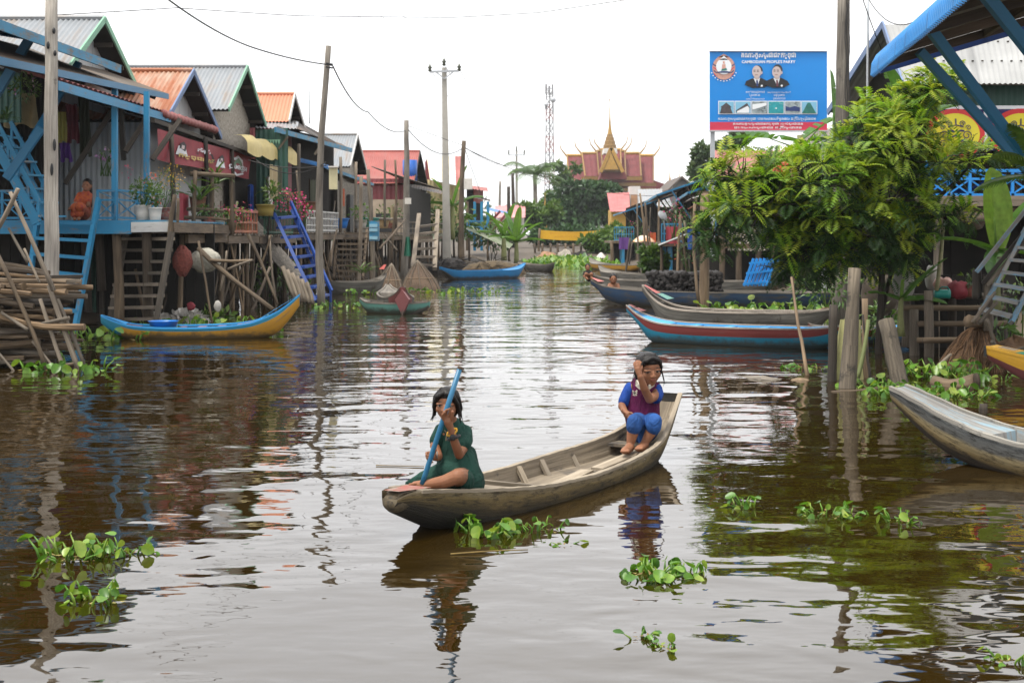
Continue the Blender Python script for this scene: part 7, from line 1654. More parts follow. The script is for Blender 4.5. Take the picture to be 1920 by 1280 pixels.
mini('small dark child crouching at the tip of the brown blunt boat', dict(head=at(1102, 501, 34.6), neck=at(1102, 508, 34.6), chest=at(1104, 514, 34.6), hip=at(1106, 521, 34.6), shl=at(1108, 511, 34.6), ell=at(1112, 518, 34.5), hal=at(1108, 521, 34.4), shr=at(1097, 511, 34.6), elr=at(1095, 518, 34.5), har=at(1099, 521, 34.4), knl=at(1109, 514, 34.3), fol=at(1109, 521, 34.3), knr=at(1099, 514, 34.3), **{'for': at(1099, 521, 34.3)}), 'charcoal', 0, at(1104, 521, 34.6), k=.8)
Ym = 80
g = mini('far figure with a round white hat bending among the floating plants', dict(head=at(1127, 482, Ym), neck=at(1127, 487, Ym+.1), chest=at(1127, 487, Ym+.4), hip=at(1128, 484, Ym+.8), shl=at(1134, 488, Ym+.3), ell=at(1134, 495, Ym), hal=at(1130, 500, Ym-.1), shr=at(1121, 488, Ym+.3), elr=at(1121, 495, Ym), har=at(1124, 500, Ym-.1), knl=at(1131, 493, Ym+.7), fol=at(1131, 502, Ym+.7), knr=at(1125, 493, Ym+.7), **{'for': at(1125, 502, Ym+.7)}), 'cloth_maroon', 0, at(1127, 500, Ym), k=1.5)
m = MB(); m.lathe(at(1127, 483, Ym-.12), [(.30, -.02), (.22, .10), (.10, .24), (0, .3)], 16); part(m, 'hat', 'white_plastic', g, True)
# buckets, pots and flowers on the platform ends
def pot(name, label, px, py, Y, r0, r1, h, mat, plants=(), cat='pot', z=None):
    c = at(px, py, Y); root = thing(name, c, label, cat); m = MB(); m.lathe(c, [(0, .005), (r0, 0), (lerp(r0, r1, .5), h*.5), (r1, h*.93), (r1*1.06, h*.94), (r1*1.06, h), (r1*.93, h), (r1*.9, h*.85), (0, h*.85)], 18); part(m, 'pot', mat, root, True)
    for (nm, leaf, dx, dz, rx, rz, n, size) in plants:
        m = MB(); cc = c+V(dx, 0, h+dz); leafclump(m, cc, (rx, rx, rz), n, size, .2, asp=.55)
        if nm == 'foliage':
            for _ in range(7): e = cc+V(rr(-.7, .7)*rx, rr(-.7, .7)*rx, rr(-.2, .8)*rz); m.stick(c+V(0, 0, h*.8), e, .007, .004, 3, .06, 4, r=.3)
        part(m, nm, leaf, root)
    return root
pot('flower_bucket', 'larger white bucket on the white beam end with coral flowers', 268, 414, 22.8, .10, .13, .25, 'white_plastic', (('foliage', 'leaf_mid', 0, .22, .20, .26, 190, .075), ('blossom', 'petal_coral', .08, .42, .14, .10, 26, .05), ('blossom', 'petal_pink', -.25, .55, .1, .1, 12, .04)), 'bucket')
pot('flower_bucket', 'smaller white bucket right of the larger one with leafy stems', 291, 417, 22.7, .08, .105, .235, 'white_plastic', (('foliage', 'leaf_mid', 0, .18, .14, .22, 120, .07), ('blossom', 'petal_coral', .02, .12, .12, .08, 12, .045)), 'bucket')
pot('flower_pot', 'clay pot with a wiry yellow flowering bush behind the buckets', 308, 412, 23.6, .09, .12, .2, 'red_faded', (('foliage', 'leaf_mid', .05, .35, .22, .3, 90, .05), ('blossom', 'petal_yellow', .08, .52, .26, .24, 130, .036)), 'flower pot')
pot('flower_pot', 'red clay pot among green leaves on the next deck edge', 392, 428, 26.2, .10, .13, .2, 'red_faded', (('foliage', 'leaf_mid', -.05, .12, .24, .12, 110, .08),), 'flower pot')
pot('flower_pot', 'brown clay pot overflowing with pink petunias on the deck corner', 430, 432, 27.2, .12, .15, .22, 'brown_wood', (('foliage', 'leaf_mid', .1, .08, .35, .22, 170, .06), ('blossom', 'petal_pink', .12, .12, .38, .22, 90, .05)), 'flower pot')
pot('flower_pot', 'grey pot left of the pink petunias on the deck edge', 412, 430, 26.8, .08, .10, .16, 'concrete', (('foliage', 'leaf_mid', 0, .08, .16, .12, 60, .06),), 'flower pot')
pot('flower_pot', 'mustard yellow pot at the top of the royal blue ladder', 498, 405, 31.0, .16, .21, .25, plain('mustard', (.33, .25, .06), .6, .1).name, (('foliage', 'leaf_mid', .1, .25, .2, .35, 60, .12),), 'flower pot')
def blooms(label, px, py, Y, rx, rz, n1, n2, petal, base_py):
    root = thing('flowering_bush', at(px, base_py, Y), label, 'bush'); c = at(px, py, Y); m = MB(); leafclump(m, c, (rx, rx*.7, rz), n1, .07, .2); 
    for _ in range(9): m.stick(at(px, base_py, Y)+V(rr(-.1, .1), 0, 0), c+V(rr(-.8, .8)*rx, rr(-.3, .3), rr(-.6, .8)*rz), .012, .006, 4, .05, 5, r=.2)
    part(m, 'foliage', 'leaf_mid', root); m = MB(); leafclump(m, c+V(0, -.1, .03), (rx, rx*.7, rz), n2, .06, .4, asp=.8); part(m, 'blossom', petal, root)
blooms('bush of crimson bougainvillea at the head of the royal blue ladder', 543, 378, 32.5, .42, .28, 170, 190, 'petal_pink', 410)
blooms('trailing crimson flowers hanging right of the ladder top', 566, 398, 32.8, .28, .2, 80, 70, 'petal_pink', 425)
blooms('spray of orchids in violet and white by the blue veranda post', 200, 292, 22.9, .13, .10, 40, 22, 'petal_violet' if 'petal_violet' in M_ else leafm('petal_violet', (.3, .1, .32), (.42, .25, .45), (.55, .5, .55), trans=.3).name, 330)
blooms('hanging air plant with brown and violet leaves under the veranda roof', 45, 165, 20.5, .24, .18, 120, 8, 'petal_violet', 130)
def grassy(label, px, py, Y, L_, n, leaf='leaf_mid', name='trailing_plant'):
    root = thing(name, at(px, py, Y), label, 'plant'); m = MB()
    for _ in range(n): a = rr(0, 6.28); banana_leaf(m, at(px+rr(-8, 8), py, Y), (math.cos(a), .4*math.sin(a), rr(.3, 1.4)), L_*rr(.5, 1), L_*.09, rr(.8, 2.2), rr(-.5, .5), 0, rr(.2, .9), 7)
    part(m, 'leaves', leaf, root)
grassy('strappy green plant drooping over the deck in front of the red banner', 372, 375, 26.0, .62, 16)
grassy('long leaved plant trailing from a rack right of the strappy one', 405, 345, 26.4, .55, 12)
grassy('spiky dark plant in the shade at the far left edge', 6, 225, 20.0, .35, 18, 'leaf_dark')
grassy('tuft of upright leaves behind the mustard pot', 512, 365, 31.4, .5, 12)
grassy('potted grassy plant on the small grey boat', 680, 512, 37.5, .5, 20)
free('rack', 'rough timber rack holding trailing plants before the red banner', 'rack', 'old_wood', lambda m: (m.stick(at(356, 326, 26), at(440, 330, 26.4), .05, .04), m.stick(at(362, 430, 26), at(366, 320, 26), .045, .04), m.stick(at(396, 440, 26.2), at(398, 322, 26.2), .05, .04), m.stick(at(436, 440, 26.4), at(434, 330, 26.4), .04, .04), m.stick(at(350, 392, 26), at(420, 396, 26.2), .035, .03), m.stick(at(345, 408, 26), at(425, 412, 26.2), .035, .03)))
# red banner with lettering and pale figures
t = thing('banner', at(380, 280, 27), 'faded red cloth banner with CAMBODIA lettering hung along the veranda', 'banner')
BA, BB, BC, BD = at(293, 241, 24.0), at(472, 288, 32.8), at(466, 336, 32.5), at(289, 299, 23.9)
def bq(u, v, e=0):
    p = BA.lerp(BB, u).lerp(BD.lerp(BC, u), v); n_ = V(.99, -.1, 0); return p+n_*(.02+e*.012+.035*math.sin(u*16+v*2.5)*(.3+v))-V(0, 0, .05*math.sin(u*math.pi)*(1-v))
plain('banner_crimson', (.26, .022, .032), .75, .25, 3, bmp=.15); plain('banner_black', (.02, .012, .014), .7, .1); plain('banner_gold2', (.5, .34, .06), .6, .1)
m = MB(); m.grid(lambda u, v: bq(u, v), 60, 10, (8, .8)); part(m, 'cloth', 'banner_crimson', t, True)
def bshape(nm, mat, pts, e):
    m = MB(); m.poly([bq(u, v, e) for u, v in pts]); part(m, nm, mat, t)
for (u, v, s) in ((.22, .36, 1), (.62, .48, .9)):
    bshape('printed_figure', 'banner_white', [(u-.05*s, v+.3), (u-.04*s, v), (u-.01*s, v-.08), (u+.03*s, v), (u+.05*s, v+.3)], 1); bshape('printed_hair', 'banner_black', [(u-.025*s, v+.18), (u-.03*s, v-.1), (u, v-.2), (u+.03*s, v-.1), (u+.028*s, v+.18)], 1.6); bshape('printed_face', 'print_skin', [(u-.014*s, v+.07), (u-.015*s, v-.06), (u+.012*s, v-.06), (u+.012*s, v+.07)], 2.2)
bshape('printed_cloth', 'banner_black', [(.34, .45), (.5, .35), (.56, .6), (.42, .75)], .8)
bshape('printed_arch', 'banner_white', [(.70, .78), (.74, .35), (.80, .18), (.86, .35), (.92, .78)], 1); bshape('printed_arch', plain('banner_greenish', (.12, .20, .12), .7, .2).name, [(.72, .75), (.76, .42), (.80, .28), (.84, .42), (.90, .75)], 1.5); bshape('printed_arch', 'banner_white', [(.72, .84), (.8, 1.0), (.92, .86), (.9, .80), (.8, .92), (.74, .8)], 2)
def btxt(s_, u, v, w_, h_, mat, e): 
    txt(s_, 0, 0, 100, mat, 0, 100, 'lettering', t, None, lambda x, y: bq(u+x/(100*YB/F)*w_, v-y/(100*YB/F)*h_, e), 1, bold=.03)
btxt('CAMBODIA', .82, .66, .26, .17, 'banner_white', 3); btxt('នារីខ្មែរ', .40, .33, .12, .2, 'banner_white', 3); btxt('កម្ពុជា ដើម', .36, .66, .34, .22, 'banner_gold2', 3)
# nets, bags and sticks below the floors
def net_ball(label, px, py, Y, rx, rz, mat):
    c = at(px, py, Y); t = thing('net_bag', c, label, 'net'); m = MB()
    m.grid(lambda u, v: c+V(math.cos(6.283*u)*rx*math.sin(math.pi*v), math.sin(6.283*u)*rx*.6*math.sin(math.pi*v), rz*math.cos(math.pi*v))*(1+.2*mnoise.noise((math.cos(6.283*u)*2, math.sin(6.283*u)*2+px, v*5))), 22, 14, (1, 1)); part(m, 'net', mat, t, True)
plain('net_red', (.22, .06, .045), .9, .6, 30, bmp=.8); plain('net_white', (.36, .34, .28), .9, .4, 20, bmp=.6); plain('net_brown', (.15, .082, .040), .95, .5, 16, bmp=1.0); plain('sack_pale', (.42, .40, .17), .7, .25, 6, bmp=.4); plain('cloth_red', (.30, .035, .05), .7, .3, 5, bmp=.3); plain('sack_white', (.5, .47, .43), .75, .25, 6, bmp=.3); plain('teal_plastic', (.02, .24, .20), .35, .05); plain('net_green', (.02, .15, .09), .9, .3, 20)
net_ball('bundle of red fishing net hung under the floor behind the yellow boat', 342, 489, 23.6, .16, .24, 'net_red'); net_ball('cloudy white net bundle hung right of the red one', 384, 488, 23.8, .27, .19, 'net_white'); t = thing('litter_heap', at(340, 598, 24.2), 'heap of grey plastic sheeting and scraps on the bank below the nets', 'litter'); m = MB(); leafclump(m, at(340, 596, 24.2), (.48, .3, .10), 190, .13, .1, asp=.8); part(m, 'scraps', 'sack_white', t); net_ball('little red bag on the bank behind the yellow boat', 358, 574, 23.9, .07, .07, 'cloth_red'); net_ball('small cream jug shape hung by the slanting branches', 408, 574, 23.2, .06, .09, 'sack_white')
free('hanging_net', 'green net curtain hanging between the far stilts', 'net', 'net_green', lambda m: m.grid(lambda u, v: at(757+u*14*(.5+.5*v)+4*(1-v), 444+v*36, 50)+V(0, .1*math.sin(u*9), 0), 8, 6))
free('hanging_net', 'dark green net hanging in the shade right of the blue ladder', 'net', plain('net_dark', (.02, .05, .035), .9, .4, 15).name, lambda m: m.grid(lambda u, v: at(158+u*24, 470+v*115, 24.5)+V(0, .08*math.sin(u*9+v*3), 0), 8, 6))
for (x0, y0, x1, y1, Y0, Y1, r_, lab) in ((372, 466, 512, 580, 23.6, 22.8, .045, 'long slanting spar reaching from under the deck to the yellow boat\'s bow'), (395, 488, 474, 488, 23.4, 23.2, .03, 'level branch lying across the slanting spar'), (428, 505, 472, 488, 23.3, 23.1, .025, 'pale cut branch pointing up by the slanting spar'), (412, 545, 425, 470, 23.6, 23.6, .02, 'thin forked stick under the petunias'), (372, 452, 398, 606, 23.3, 23.1, .022, 'thin curved stick behind the yellow boat'), (465, 440, 520, 570, 27.5, 27.0, .035, 'brown pole leaning under the deck left of the royal blue ladder'), (488, 500, 508, 440, 28, 28, .02, 'thin stick crossing the brown leaning pole'),
                                         (318, 460, 328, 365, 22.4, 22.4, .04, 'grey post rising past the white beam end'), (332, 420, 334, 372, 23, 23, .03, 'short grey stick beside the grey post at the beam end'), (620, 500, 632, 430, 34, 34.5, .03, 'bleached pole leaning on the stairs behind the crooked pole'), (560, 405, 556, 320, 33, 33, .03, 'grey veranda stick beside the bougainvillea'), (716, 520, 700, 470, 40, 40, .05, 'leaning stake by the net cages'), (745, 470, 722, 440, 45, 46, .04, 'short brace under the beige house deck'), (712, 466, 760, 412, 44, 47, .04, 'long brace slanting up under the beige house deck'), (735, 500, 742, 385, 47, 47, .05, 'tall bare post before the beige wall'), (722, 425, 722, 300, 48, 48, .045, 'thin upright post before the red wall'), (742, 430, 741, 300, 49, 49, .045, 'second thin upright post before the red wall')):
    fstick(lab, at(x0, y0, Y0), at(x1, y1, Y1), r_, r_*.8, 'grey_wood' if y0 % 2 else 'old_wood', .025)
t = thing('thatch_bundle', at(470, 470, 28), 'grey thatched lean to roof sloping behind the royal blue ladder', 'lean-to'); m = MB(); m.sheet(at(452, 420, 31.5), at(478, 412, 33), at(572, 520, 33), at(552, 532, 31.5), .12, .04); part(m, 'thatch', 'thatch', t, True)
for k in range(6): m = MB(); m.stick(at(530+k*9, 500+k*6, 28.7), at(552+k*7, 560+k*2, 28.5), .045, .04); part(m, 'bundle', 'grey_wood', t, True)
ladder('ladder', 'steep royal blue ladder with a handrail beside the crooked pole', at(513, 398, 31.2), at(548, 395, 32.2), at(592, 566, 30.2), at(612, 560, 31.6), 9, 'royal_paint', .07, .17, .05, None, None, 'ladder')
t = thing('handrail', at(600, 560, 31), 'thin royal blue handrail slanting right of the royal blue ladder', 'handrail'); m = MB(); m.beam(at(545, 378, 32.2), at(622, 545, 31.2), .05, .06); part(m, 'rail', 'royal_paint', t)
for (x, y0, y1) in ((560, 410, 430), (590, 476, 500), (620, 545, 568)): m = MB(); m.beam(at(x, y0, 31.8), at(x, y1, 31.8), .05, .05, (1, 0, 0)); part(m, 'baluster', 'royal_paint', t)
ladder('plank_stair', 'broad brown stair with thin blue rails in the shade behind the crooked pole', at(632, 432, 41.5), at(688, 432, 42.5), at(626, 522, 39.5), at(680, 524, 40.5), 9, 'old_wood', .06, .10, .06, None, None, 'stair')
ladder('plank_stair', 'pale wide ladder with five rungs leading up to the red roofed house', at(784, 418, 56), at(820, 412, 57), at(774, 502, 52), at(815, 504, 53), 6, 'grey_wood', .16, .14, .09, None, None, 'ladder', .2)
# net cages (tent shaped fish traps)
wood('cage_net', (.10, .065, .045), (.20, .14, .095), grain=(60, 60), var=.2)
nt = M_['cage_net'].node_tree; bsn = nt.nodes['Principled BSDF']; bsn.inputs['Alpha'].default_value = .74
for (x0, x1, xt, yt, y0, Y, lab) in ((700, 752, 735, 494, 546, 37.5, 'brown net fish trap, left of the pair of tent shaped cages'), (757, 822, 783, 488, 542, 38.5, 'brown net fish trap, right and larger of the pair of tent shaped cages')):
    t = thing('fish_trap', at((x0+x1)/2, y0, Y), lab, 'fish trap'); A, B, T = at(x0, y0, Y), at(x1, y0, Y), at(xt, yt, Y+.4)
    cx_, hw, hh = (A.x+B.x)/2, (B.x-A.x)/2, T.z
    def cg(u, v):       # u round the base, v up to the peak
        a = 6.283*u; k = (1-v)**.85*(1+.10*math.sin(math.pi*v)); return V(lerp(cx_, T.x, v)+hw*1.15*k*math.copysign(abs(math.cos(a))**.7, math.cos(a)), Y+.3+.5*k*math.copysign(abs(math.sin(a))**.7, math.sin(a)), -.05+(hh+.05)*v**.9)
    m = MB(); m.grid(cg, 28, 8, (3, 2)); part(m, 'net', 'cage_net', t, True)
    for v in (.02, .4): m = MB(); m.tube([cg(i/28, v) for i in range(29)], .014, 5); part(m, 'hoop', 'brown_wood', t, True)
    for u in (.5, .6, .68, .75, .84, .92, 1.0): m = MB(); m.tube([cg(u, i/6)+V(0, -.012, .01) for i in range(7)], .012, 5); part(m, 'rib', 'grey_wood', t, True)
# brush heaps in and behind the far blue boat
for (px, py, Y, rx, rz, mat, lab) in ((850, 490, 56, .75, .75, 'charcoal', 'dark heap of brushwood at the foot of the concrete pole'), (925, 492, 55, 1.5, .62, 'dry_heap', 'long low heap of brown brushwood behind the far blue boat'), (820, 485, 57, .5, .6, 'charcoal', 'small dark heap under the pale wide ladder')):
    if mat not in M_: plain(mat, (.07, .05, .028), .95, .6, 5, bmp=.9)
    t = thing('brushwood', at(px, 505, Y), lab, 'brushwood'); m = MB(); c = at(px, 505, Y); c.z = 0
    for _ in range(90): d = rdir(0); p = c+V(d.x*rx*rr(.2, 1), d.y*.6, d.z*rz*rr(.3, 1)); m.stick(p, p+V(rr(-.6, .6), rr(-.3, .3), rr(-.15, .25)), .022, .010, 2, .06, 4)
    m.ball(c+V(0, .1, 0), (rx*.85, .5, rz*.8), 14, 8); part(m, 'sticks', mat, t)
# bank bushes that close the gaps between and under the houses
for (px, py, Y, rx, rz, n, lab) in ((520, 520, 34, .8, .5, 260, 'low shrub growing under the house behind the royal blue ladder'), (390, 596, 25.5, .5, .14, 130, 'low weeds on the bank behind the yellow boat'), (800, 400, 68, 1.0, .8, 240, 'dark shrub below the awning beside the cream house'), (860, 415, 68, .8, .9, 220, 'shrub with drooping leaves right of the concrete pole'), (925, 440, 72, 1.2, .8, 260, 'pale green shrub right of the far blue porch'), (1160, 445, 85, 1.2, .8, 200, 'light shrub left of the far blue houses')):
    t = thing('shrub', at(px, py, Y), lab, 'shrub'); m = MB(); leafclump(m, at(px, py, Y), (rx, rx*.8, rz), n, .16 if Y < 40 else .3, .15); part(m, 'foliage', 'leaf_mid', t); m = MB(); [m.stick(V(at(px, py, Y).x+rr(-.2, .2), Y, -.1), at(px, py, Y)+V(rr(-.5, .5)*rx, 0, rr(0, .5)*rz), .02, .01, 3, .05, 5) for _ in range(5)]; part(m, 'stems', 'dark_wood', t)

# thin poles and hanging washing that crowd the stilts
random.seed(21)
for k in range(46):
    Y = rr(23.6, 50); x = curve([(22, -5.5), (30, -5.3), (38, -4.95), (45, -4.6), (52, -4.1)], Y)-rr(-.25, .9); z1 = rr(.9, 2.6) if random.random() < .4 else rr(.6, 1.5)
    fstick('thin bamboo pole propped among the stilts under the left bank houses', (x+rr(-.25, .25), Y+rr(-.3, .3), -.2), (x+rr(-.5, .3), Y+rr(-.3, .3), z1), rr(.014, .032), None, random.choice(('old_wood', 'grey_wood', 'brown_wood', 'dark_wood')), .03, 'bamboo_pole', 'pole', 'thin poles among the left bank stilts')
wash = (('cloth_red', 'crimson shirt hanging to dry'), ('cloth_blue', 'blue cloth hanging to dry'), ('sack_white', 'white cloth hanging to dry'), ('cloth_olive', 'olive cloth hanging to dry'), ('cloth_violet', 'violet sarong hanging to dry'), ('cloth_orange', 'orange cloth hanging to dry'), ('tarp_tan', 'tan sheet hanging to dry'))
for k, (px, py, Y, wd, ht) in enumerate(((345, 360, 27.5, .5, .55), (470, 345, 32.5, .4, .6), (505, 330, 33.5, .45, .7), (585, 335, 38.5, .5, .6), (596, 352, 39.5, .35, .5), (645, 352, 46, .6, .6), (735, 385, 57, .7, .7))):
    mat, lab = wash[k]; c = at(px, py, Y); where = ('behind the yellow flower bush', 'left of the mustard pot', 'above the mustard pot', 'above the white railing', 'beside the white railing', 'behind the crooked pole', 'before the beige wall')[k]
    m = MB(); m.grid(lambda u, v: c+V(.05*math.sin(u*11+k), (u-.5)*wd*1.6, -v*ht-.05*abs(math.sin(u*3.14*2))*(1-v)), 14, 6); m2 = m.build('hanging_cloth', M_[mat], None, True); tag(m2, lab+' '+where, 'cloth')

plain('jar_clay', (.16, .075, .04), .6, .3, 5); plain('basket', (.26, .19, .10), .9, .4, 30, bmp=.6)
pot('water_jar', 'round brown water jar behind the orange railing', 372, 398, 27.6, .14, .17, .30, 'jar_clay', (), 'jar'); pot('water_jar', 'dark clay jar standing by the white railing', 580, 408, 37.2, .16, .2, .42, 'jar_clay', (), 'jar')
pot('basket', 'woven basket left on the deck before the green picket railing', 452, 436, 30.2, .16, .24, .2, 'basket', (), 'basket'); pot('basket', 'woven basket on the deck by the beige wall', 712, 428, 55, .3, .4, .35, 'basket', (), 'basket')
pot('plastic_tub', 'blue plastic tub on the deck below the meter box', 636, 428, 43, .22, .3, .3, 'basin_blue', (), 'tub'); pot('plastic_tub', 'teal plastic tub on the deck edge by the brown stair', 694, 426, 46, .22, .3, .3, 'teal_plastic', (), 'tub')
pot('flower_pot', 'pot of yellow green leaves on the deck above the brown stair', 676, 428, 43.5, .16, .2, .25, 'concrete', (('foliage', 'leaf_mid', 0, .2, .35, .3, 90, .13),), 'flower pot'); pot('flower_pot', 'leafy pot on the far deck by the red roofed house', 730, 428, 58, .2, .26, .3, 'red_faded', (('foliage', 'leaf_mid', 0, .3, .5, .4, 80, .2),), 'flower pot')
for (x0, x1, y, Y0, Y1, lab) in ((620, 700, 417, 45, 51, 'long pole rail nailed along the deck behind the twin thin poles, upper'), (618, 702, 428, 45, 51, 'long pole rail nailed along the deck behind the twin thin poles, lower'), (700, 760, 410, 52, 58, 'pole rail along the deck before the beige wall'), (762, 812, 402, 60, 64, 'pole rail behind the head of the pale wide ladder')): fstick(lab, at(x0, y, Y0), at(x1, y, Y1), .05, .045, 'grey_wood', .012)
fstick('thin aerial mast rising from the orange roofed house', at(580, 232, 41), at(581, 160, 41), .018, .014, 'galv', .0, 'aerial', 'aerial')
# ---------------------------------------------------------------- things on the right bank
wood('brown_grey', (.055, .045, .033), (.25, .21, .16), grain=(34, 1.3), spots=((.02, .017, .013), 2.2, .58), bmp=1.0)
fstick('thick cut tree trunk standing in the water before the feathery tree', V(wat(1584, 728).x, wat(1584, 728).y, -.35), at(1603, 503, 14.1), .092, .062, 'brown_grey', .012, 'trunk_post', 'post')
o = fstick('dark blackened post left of the thick cut trunk', at(1559, 740, 14.6), at(1563, 572, 14.7), .05, .045, 'dark_wood', .008, 'post', 'post')
fstick('leaning grey stump with a slanted cut top in the hyacinth', at(1694, 745, 14.0), at(1661, 600, 14.3), .095, .08, 'brown_grey', .01, 'stump', 'stump')
fstick('brown thin post right of the thick cut trunk', at(1626, 745, 14.9), at(1622, 560, 15.0), .035, .033, 'brown_wood', .01, 'post', 'post')
fstick('green mossy stem curving up beside the pale sack', at(1606, 715, 14.4), at(1628, 600, 14.6), .025, .02, 'green_stem' if 'green_stem' in M_ else plain('green_stem', (.12, .14, .045), .7, .2, 9).name, .06, 'stem', 'plant stem')
fstick('thin bent stick rising from the water left of the tree', at(1514, 706, 15.2), at(1484, 520, 16.0), .022, .014, 'brown_wood', .05, 'stick', 'stick')
fstick('dark thin branch leaning between the posts and the stump', at(1632, 720, 14.6), at(1618, 590, 14.8), .016, .01, 'dark_wood', .08, 'stick', 'stick')
fstick('fallen branch lying just under the surface before the thick trunk', at(1560, 738, 13.6), at(1668, 726, 13.9), .03, .02, 'old_wood', .02, 'branch', 'branch')
t = thing('sack', at(1590, 712, 14.6), 'pale yellow green sack tied between the posts and dipping in the water', 'sack')
c = at(1590, 715, 14.75); c.z = 0
m = MB(); m.grid(lambda u, v: V(c.x+lerp(-.02, .02, v), 14.75, 0)+V(math.cos(6.283*u)*lerp(.20, .10, v**.6)*(1.0+.12*math.sin(6.283*u*5+v*2)), math.sin(6.283*u)*.07, lerp(-.12, .62, v)), 30, 12, (1, 1)); part(m, 'cloth', 'sack_pale', t, True)
t = thing('log', wat(1790, 735), 'fat bent log floating in front of the hyacinth bank', 'log'); m = MB(); m.tube([at(1750, 717, 14.2), at(1775, 724, 14.1), at(1800, 724, 14.0), at(1830, 718, 13.9)], [.075, .075, .08, .10], 10, None, .05); part(m, 'bark', 'brown_wood', t, True); m = MB(); m.ball(at(1831, 715, 13.85), (.03, .09, .085), 12, 8); part(m, 'cut_end', 'fire_wood', t, True)
fstick('short black stake just breaking the surface by the square bow', V(wat(1846, 775).x, 12.0, -.2), at(1844, 757, 12.0), .034, .034, 'dark_wood', .0, 'stake', 'stake')
free('stone', 'flat pale stone breaking the surface near the bent stick', 'stone', 'brown_wood', lambda m: m.ball(wat(1500, 716, -.02), (.11, .08, .045), 12, 8)); free('stone', 'thin pale crest of a sunken log beside the flat stone', 'log', 'pole_wood', lambda m: m.tube([wat(1385, 708, -.02), wat(1430, 712, .0), wat(1475, 716, -.03)], [.02, .045, .02], 8))
# landing stage: steps of poles
h = thing('landing_stage', (5.4, 18.2, 0), 'landing stage of rough pole steps below the right hand house', 'landing stage')
for (x0, x1, y, Y, n, mat) in ((1690, 1850, 556, 18.4, 9, 'grey_wood'), (1700, 1884, 577, 17.9, 3, 'brown_wood'), (1722, 1892, 607, 17.6, 2, 'old_wood'), (1725, 1800, 638, 17.2, 2, 'brown_wood')):
    for k in range(n):
        m = MB(); m.stick(at(x0+rr(-8, 8), y, Y+k*.12), at(x1+rr(-8, 8), y-1+rr(-1.5, 1.5), Y+k*.12), .036, .032, 5, .006, 7); part(m, 'step_pole', mat, h, True)
for (x, y0, y1, Y) in ((1714, 690, 580, 17.7), (1741, 690, 545, 17.5), (1862, 660, 560, 17.8), (1880, 650, 552, 18.1), (1700, 650, 560, 18.6), (1785, 660, 560, 18.5)):
    m = MB(); m.stick(at(x, y0, Y), at(x, y1, Y), .065, .055, 4, .01, 8); part(m, 'post', 'grey_wood' if x < 1760 else 'dark_wood', h, True)
m = MB(); [m.box(at(1725+k*24, 600, 18.9), (.15, .03, 1.2)) for k in range(8)]; part(m, 'backing', 'plank_shade', h)
def bag(name, label, px, py, Y, rd, mat, knot=False):
    c = at(px, py, Y); t = thing(name, c, label, name.replace('_', ' ')); m = MB()
    m.grid(lambda u, v: c+V(math.cos(6.283*u)*rd[0]*math.sin(math.pi*(.05+.95*v))**.7, math.sin(6.283*u)*rd[1]*math.sin(math.pi*(.05+.95*v))**.7, rd[2]*math.cos(math.pi*v))*(1+.22*mnoise.noise((math.cos(6.283*u)*1.6+px, math.sin(6.283*u)*1.6, v*4)))+V(0, 0, rd[2]*.9), 22, 12); part(m, 'body', mat, t, True)
    return t
bag('bag', 'crumpled red bag on the landing stage beside the teal jug', 1797, 558, 18.1, (.13, .11, .11), 'cloth_red'); bag('sack', 'white sack at the left end of the landing stage', 1695, 556, 18.2, (.14, .11, .17), 'sack_white'); bag('sack', 'pale pink crumpled sack left of the red bag', 1768, 545, 18.3, (.12, .1, .09), 'print_pink'); bag('sack', 'grey white feed sack leaning behind the pink one', 1748, 540, 18.6, (.09, .08, .15), 'sack_white')
t = thing('jug', at(1765, 556, 17.95), 'teal plastic jug lying on the landing stage', 'jug'); a = at(1752, 551, 17.95); m = MB(); Mq = Matrix.Rotation(R(90), 3, 'Y'); m.lathe(a, [(0, 0), (.055, .0), (.058, .02), (.058, .15), (.066, .19), (.06, .19), (.05, .15), (0, .15)], 14, None, Mq); part(m, 'body', 'teal_plastic', t, True); m = MB(); m.tube([a+V(.05, -.03, .055), a+V(.08, -.05, .09), a+V(.15, -.05, .09), a+V(.17, -.03, .055)], .009, 6); part(m, 'handle', 'teal_plastic', t, True)
pot('flower_pot', 'striped tin pot with pale spiky leaves at the foot of the stairs', 1818, 556, 18.1, .075, .085, .16, 'red_faded', (('foliage', 'leaf_mid', 0, .06, .10, .10, 30, .10),), 'flower pot')
wood('stair_worn', (.16, .155, .15), (.36, .35, .34), paint=(.10, .24, .36), wear=.56, rough=.7, var=.3, bmp=.35)
ladder('stair', 'pale blue worn stair climbing out at the right edge', at(1912, 450, 15.6), at(1975, 452, 15.6), at(1838, 588, 15.6), at(1896, 605, 15.2), 6, 'stair_worn', .04, .10, .035, None, None, 'stair', .3)
for (x0, y0, x1, y1, mat, lab) in ((1831, 510, 1930, 385, 'stair_worn', 'thin pale blue handrail above the right edge stair'), (1842, 532, 1935, 418, 'dark_wood', 'dark pole running beneath the pale blue handrail'), (1850, 535, 1940, 432, 'grey_wood', 'grey pole under the dark one beside the stair')):
    m = MB(); m.beam(at(x0, y0, 15.6), at(x1, y1, 15.6), .035, .04); tag(m.build('handrail', M_[mat]), lab, 'handrail')
for (x, y0, y1, lab) in ((1853, 620, 518, 'squat grey post at the foot of the right edge stair'), (1832, 560, 505, 'short dark post left of the squat stair post')): fstick(lab, at(x, y0, 15.7), at(x, y1, 15.7), .055, .05, 'grey_wood' if x > 1840 else 'dark_wood', .004, 'post', 'post')
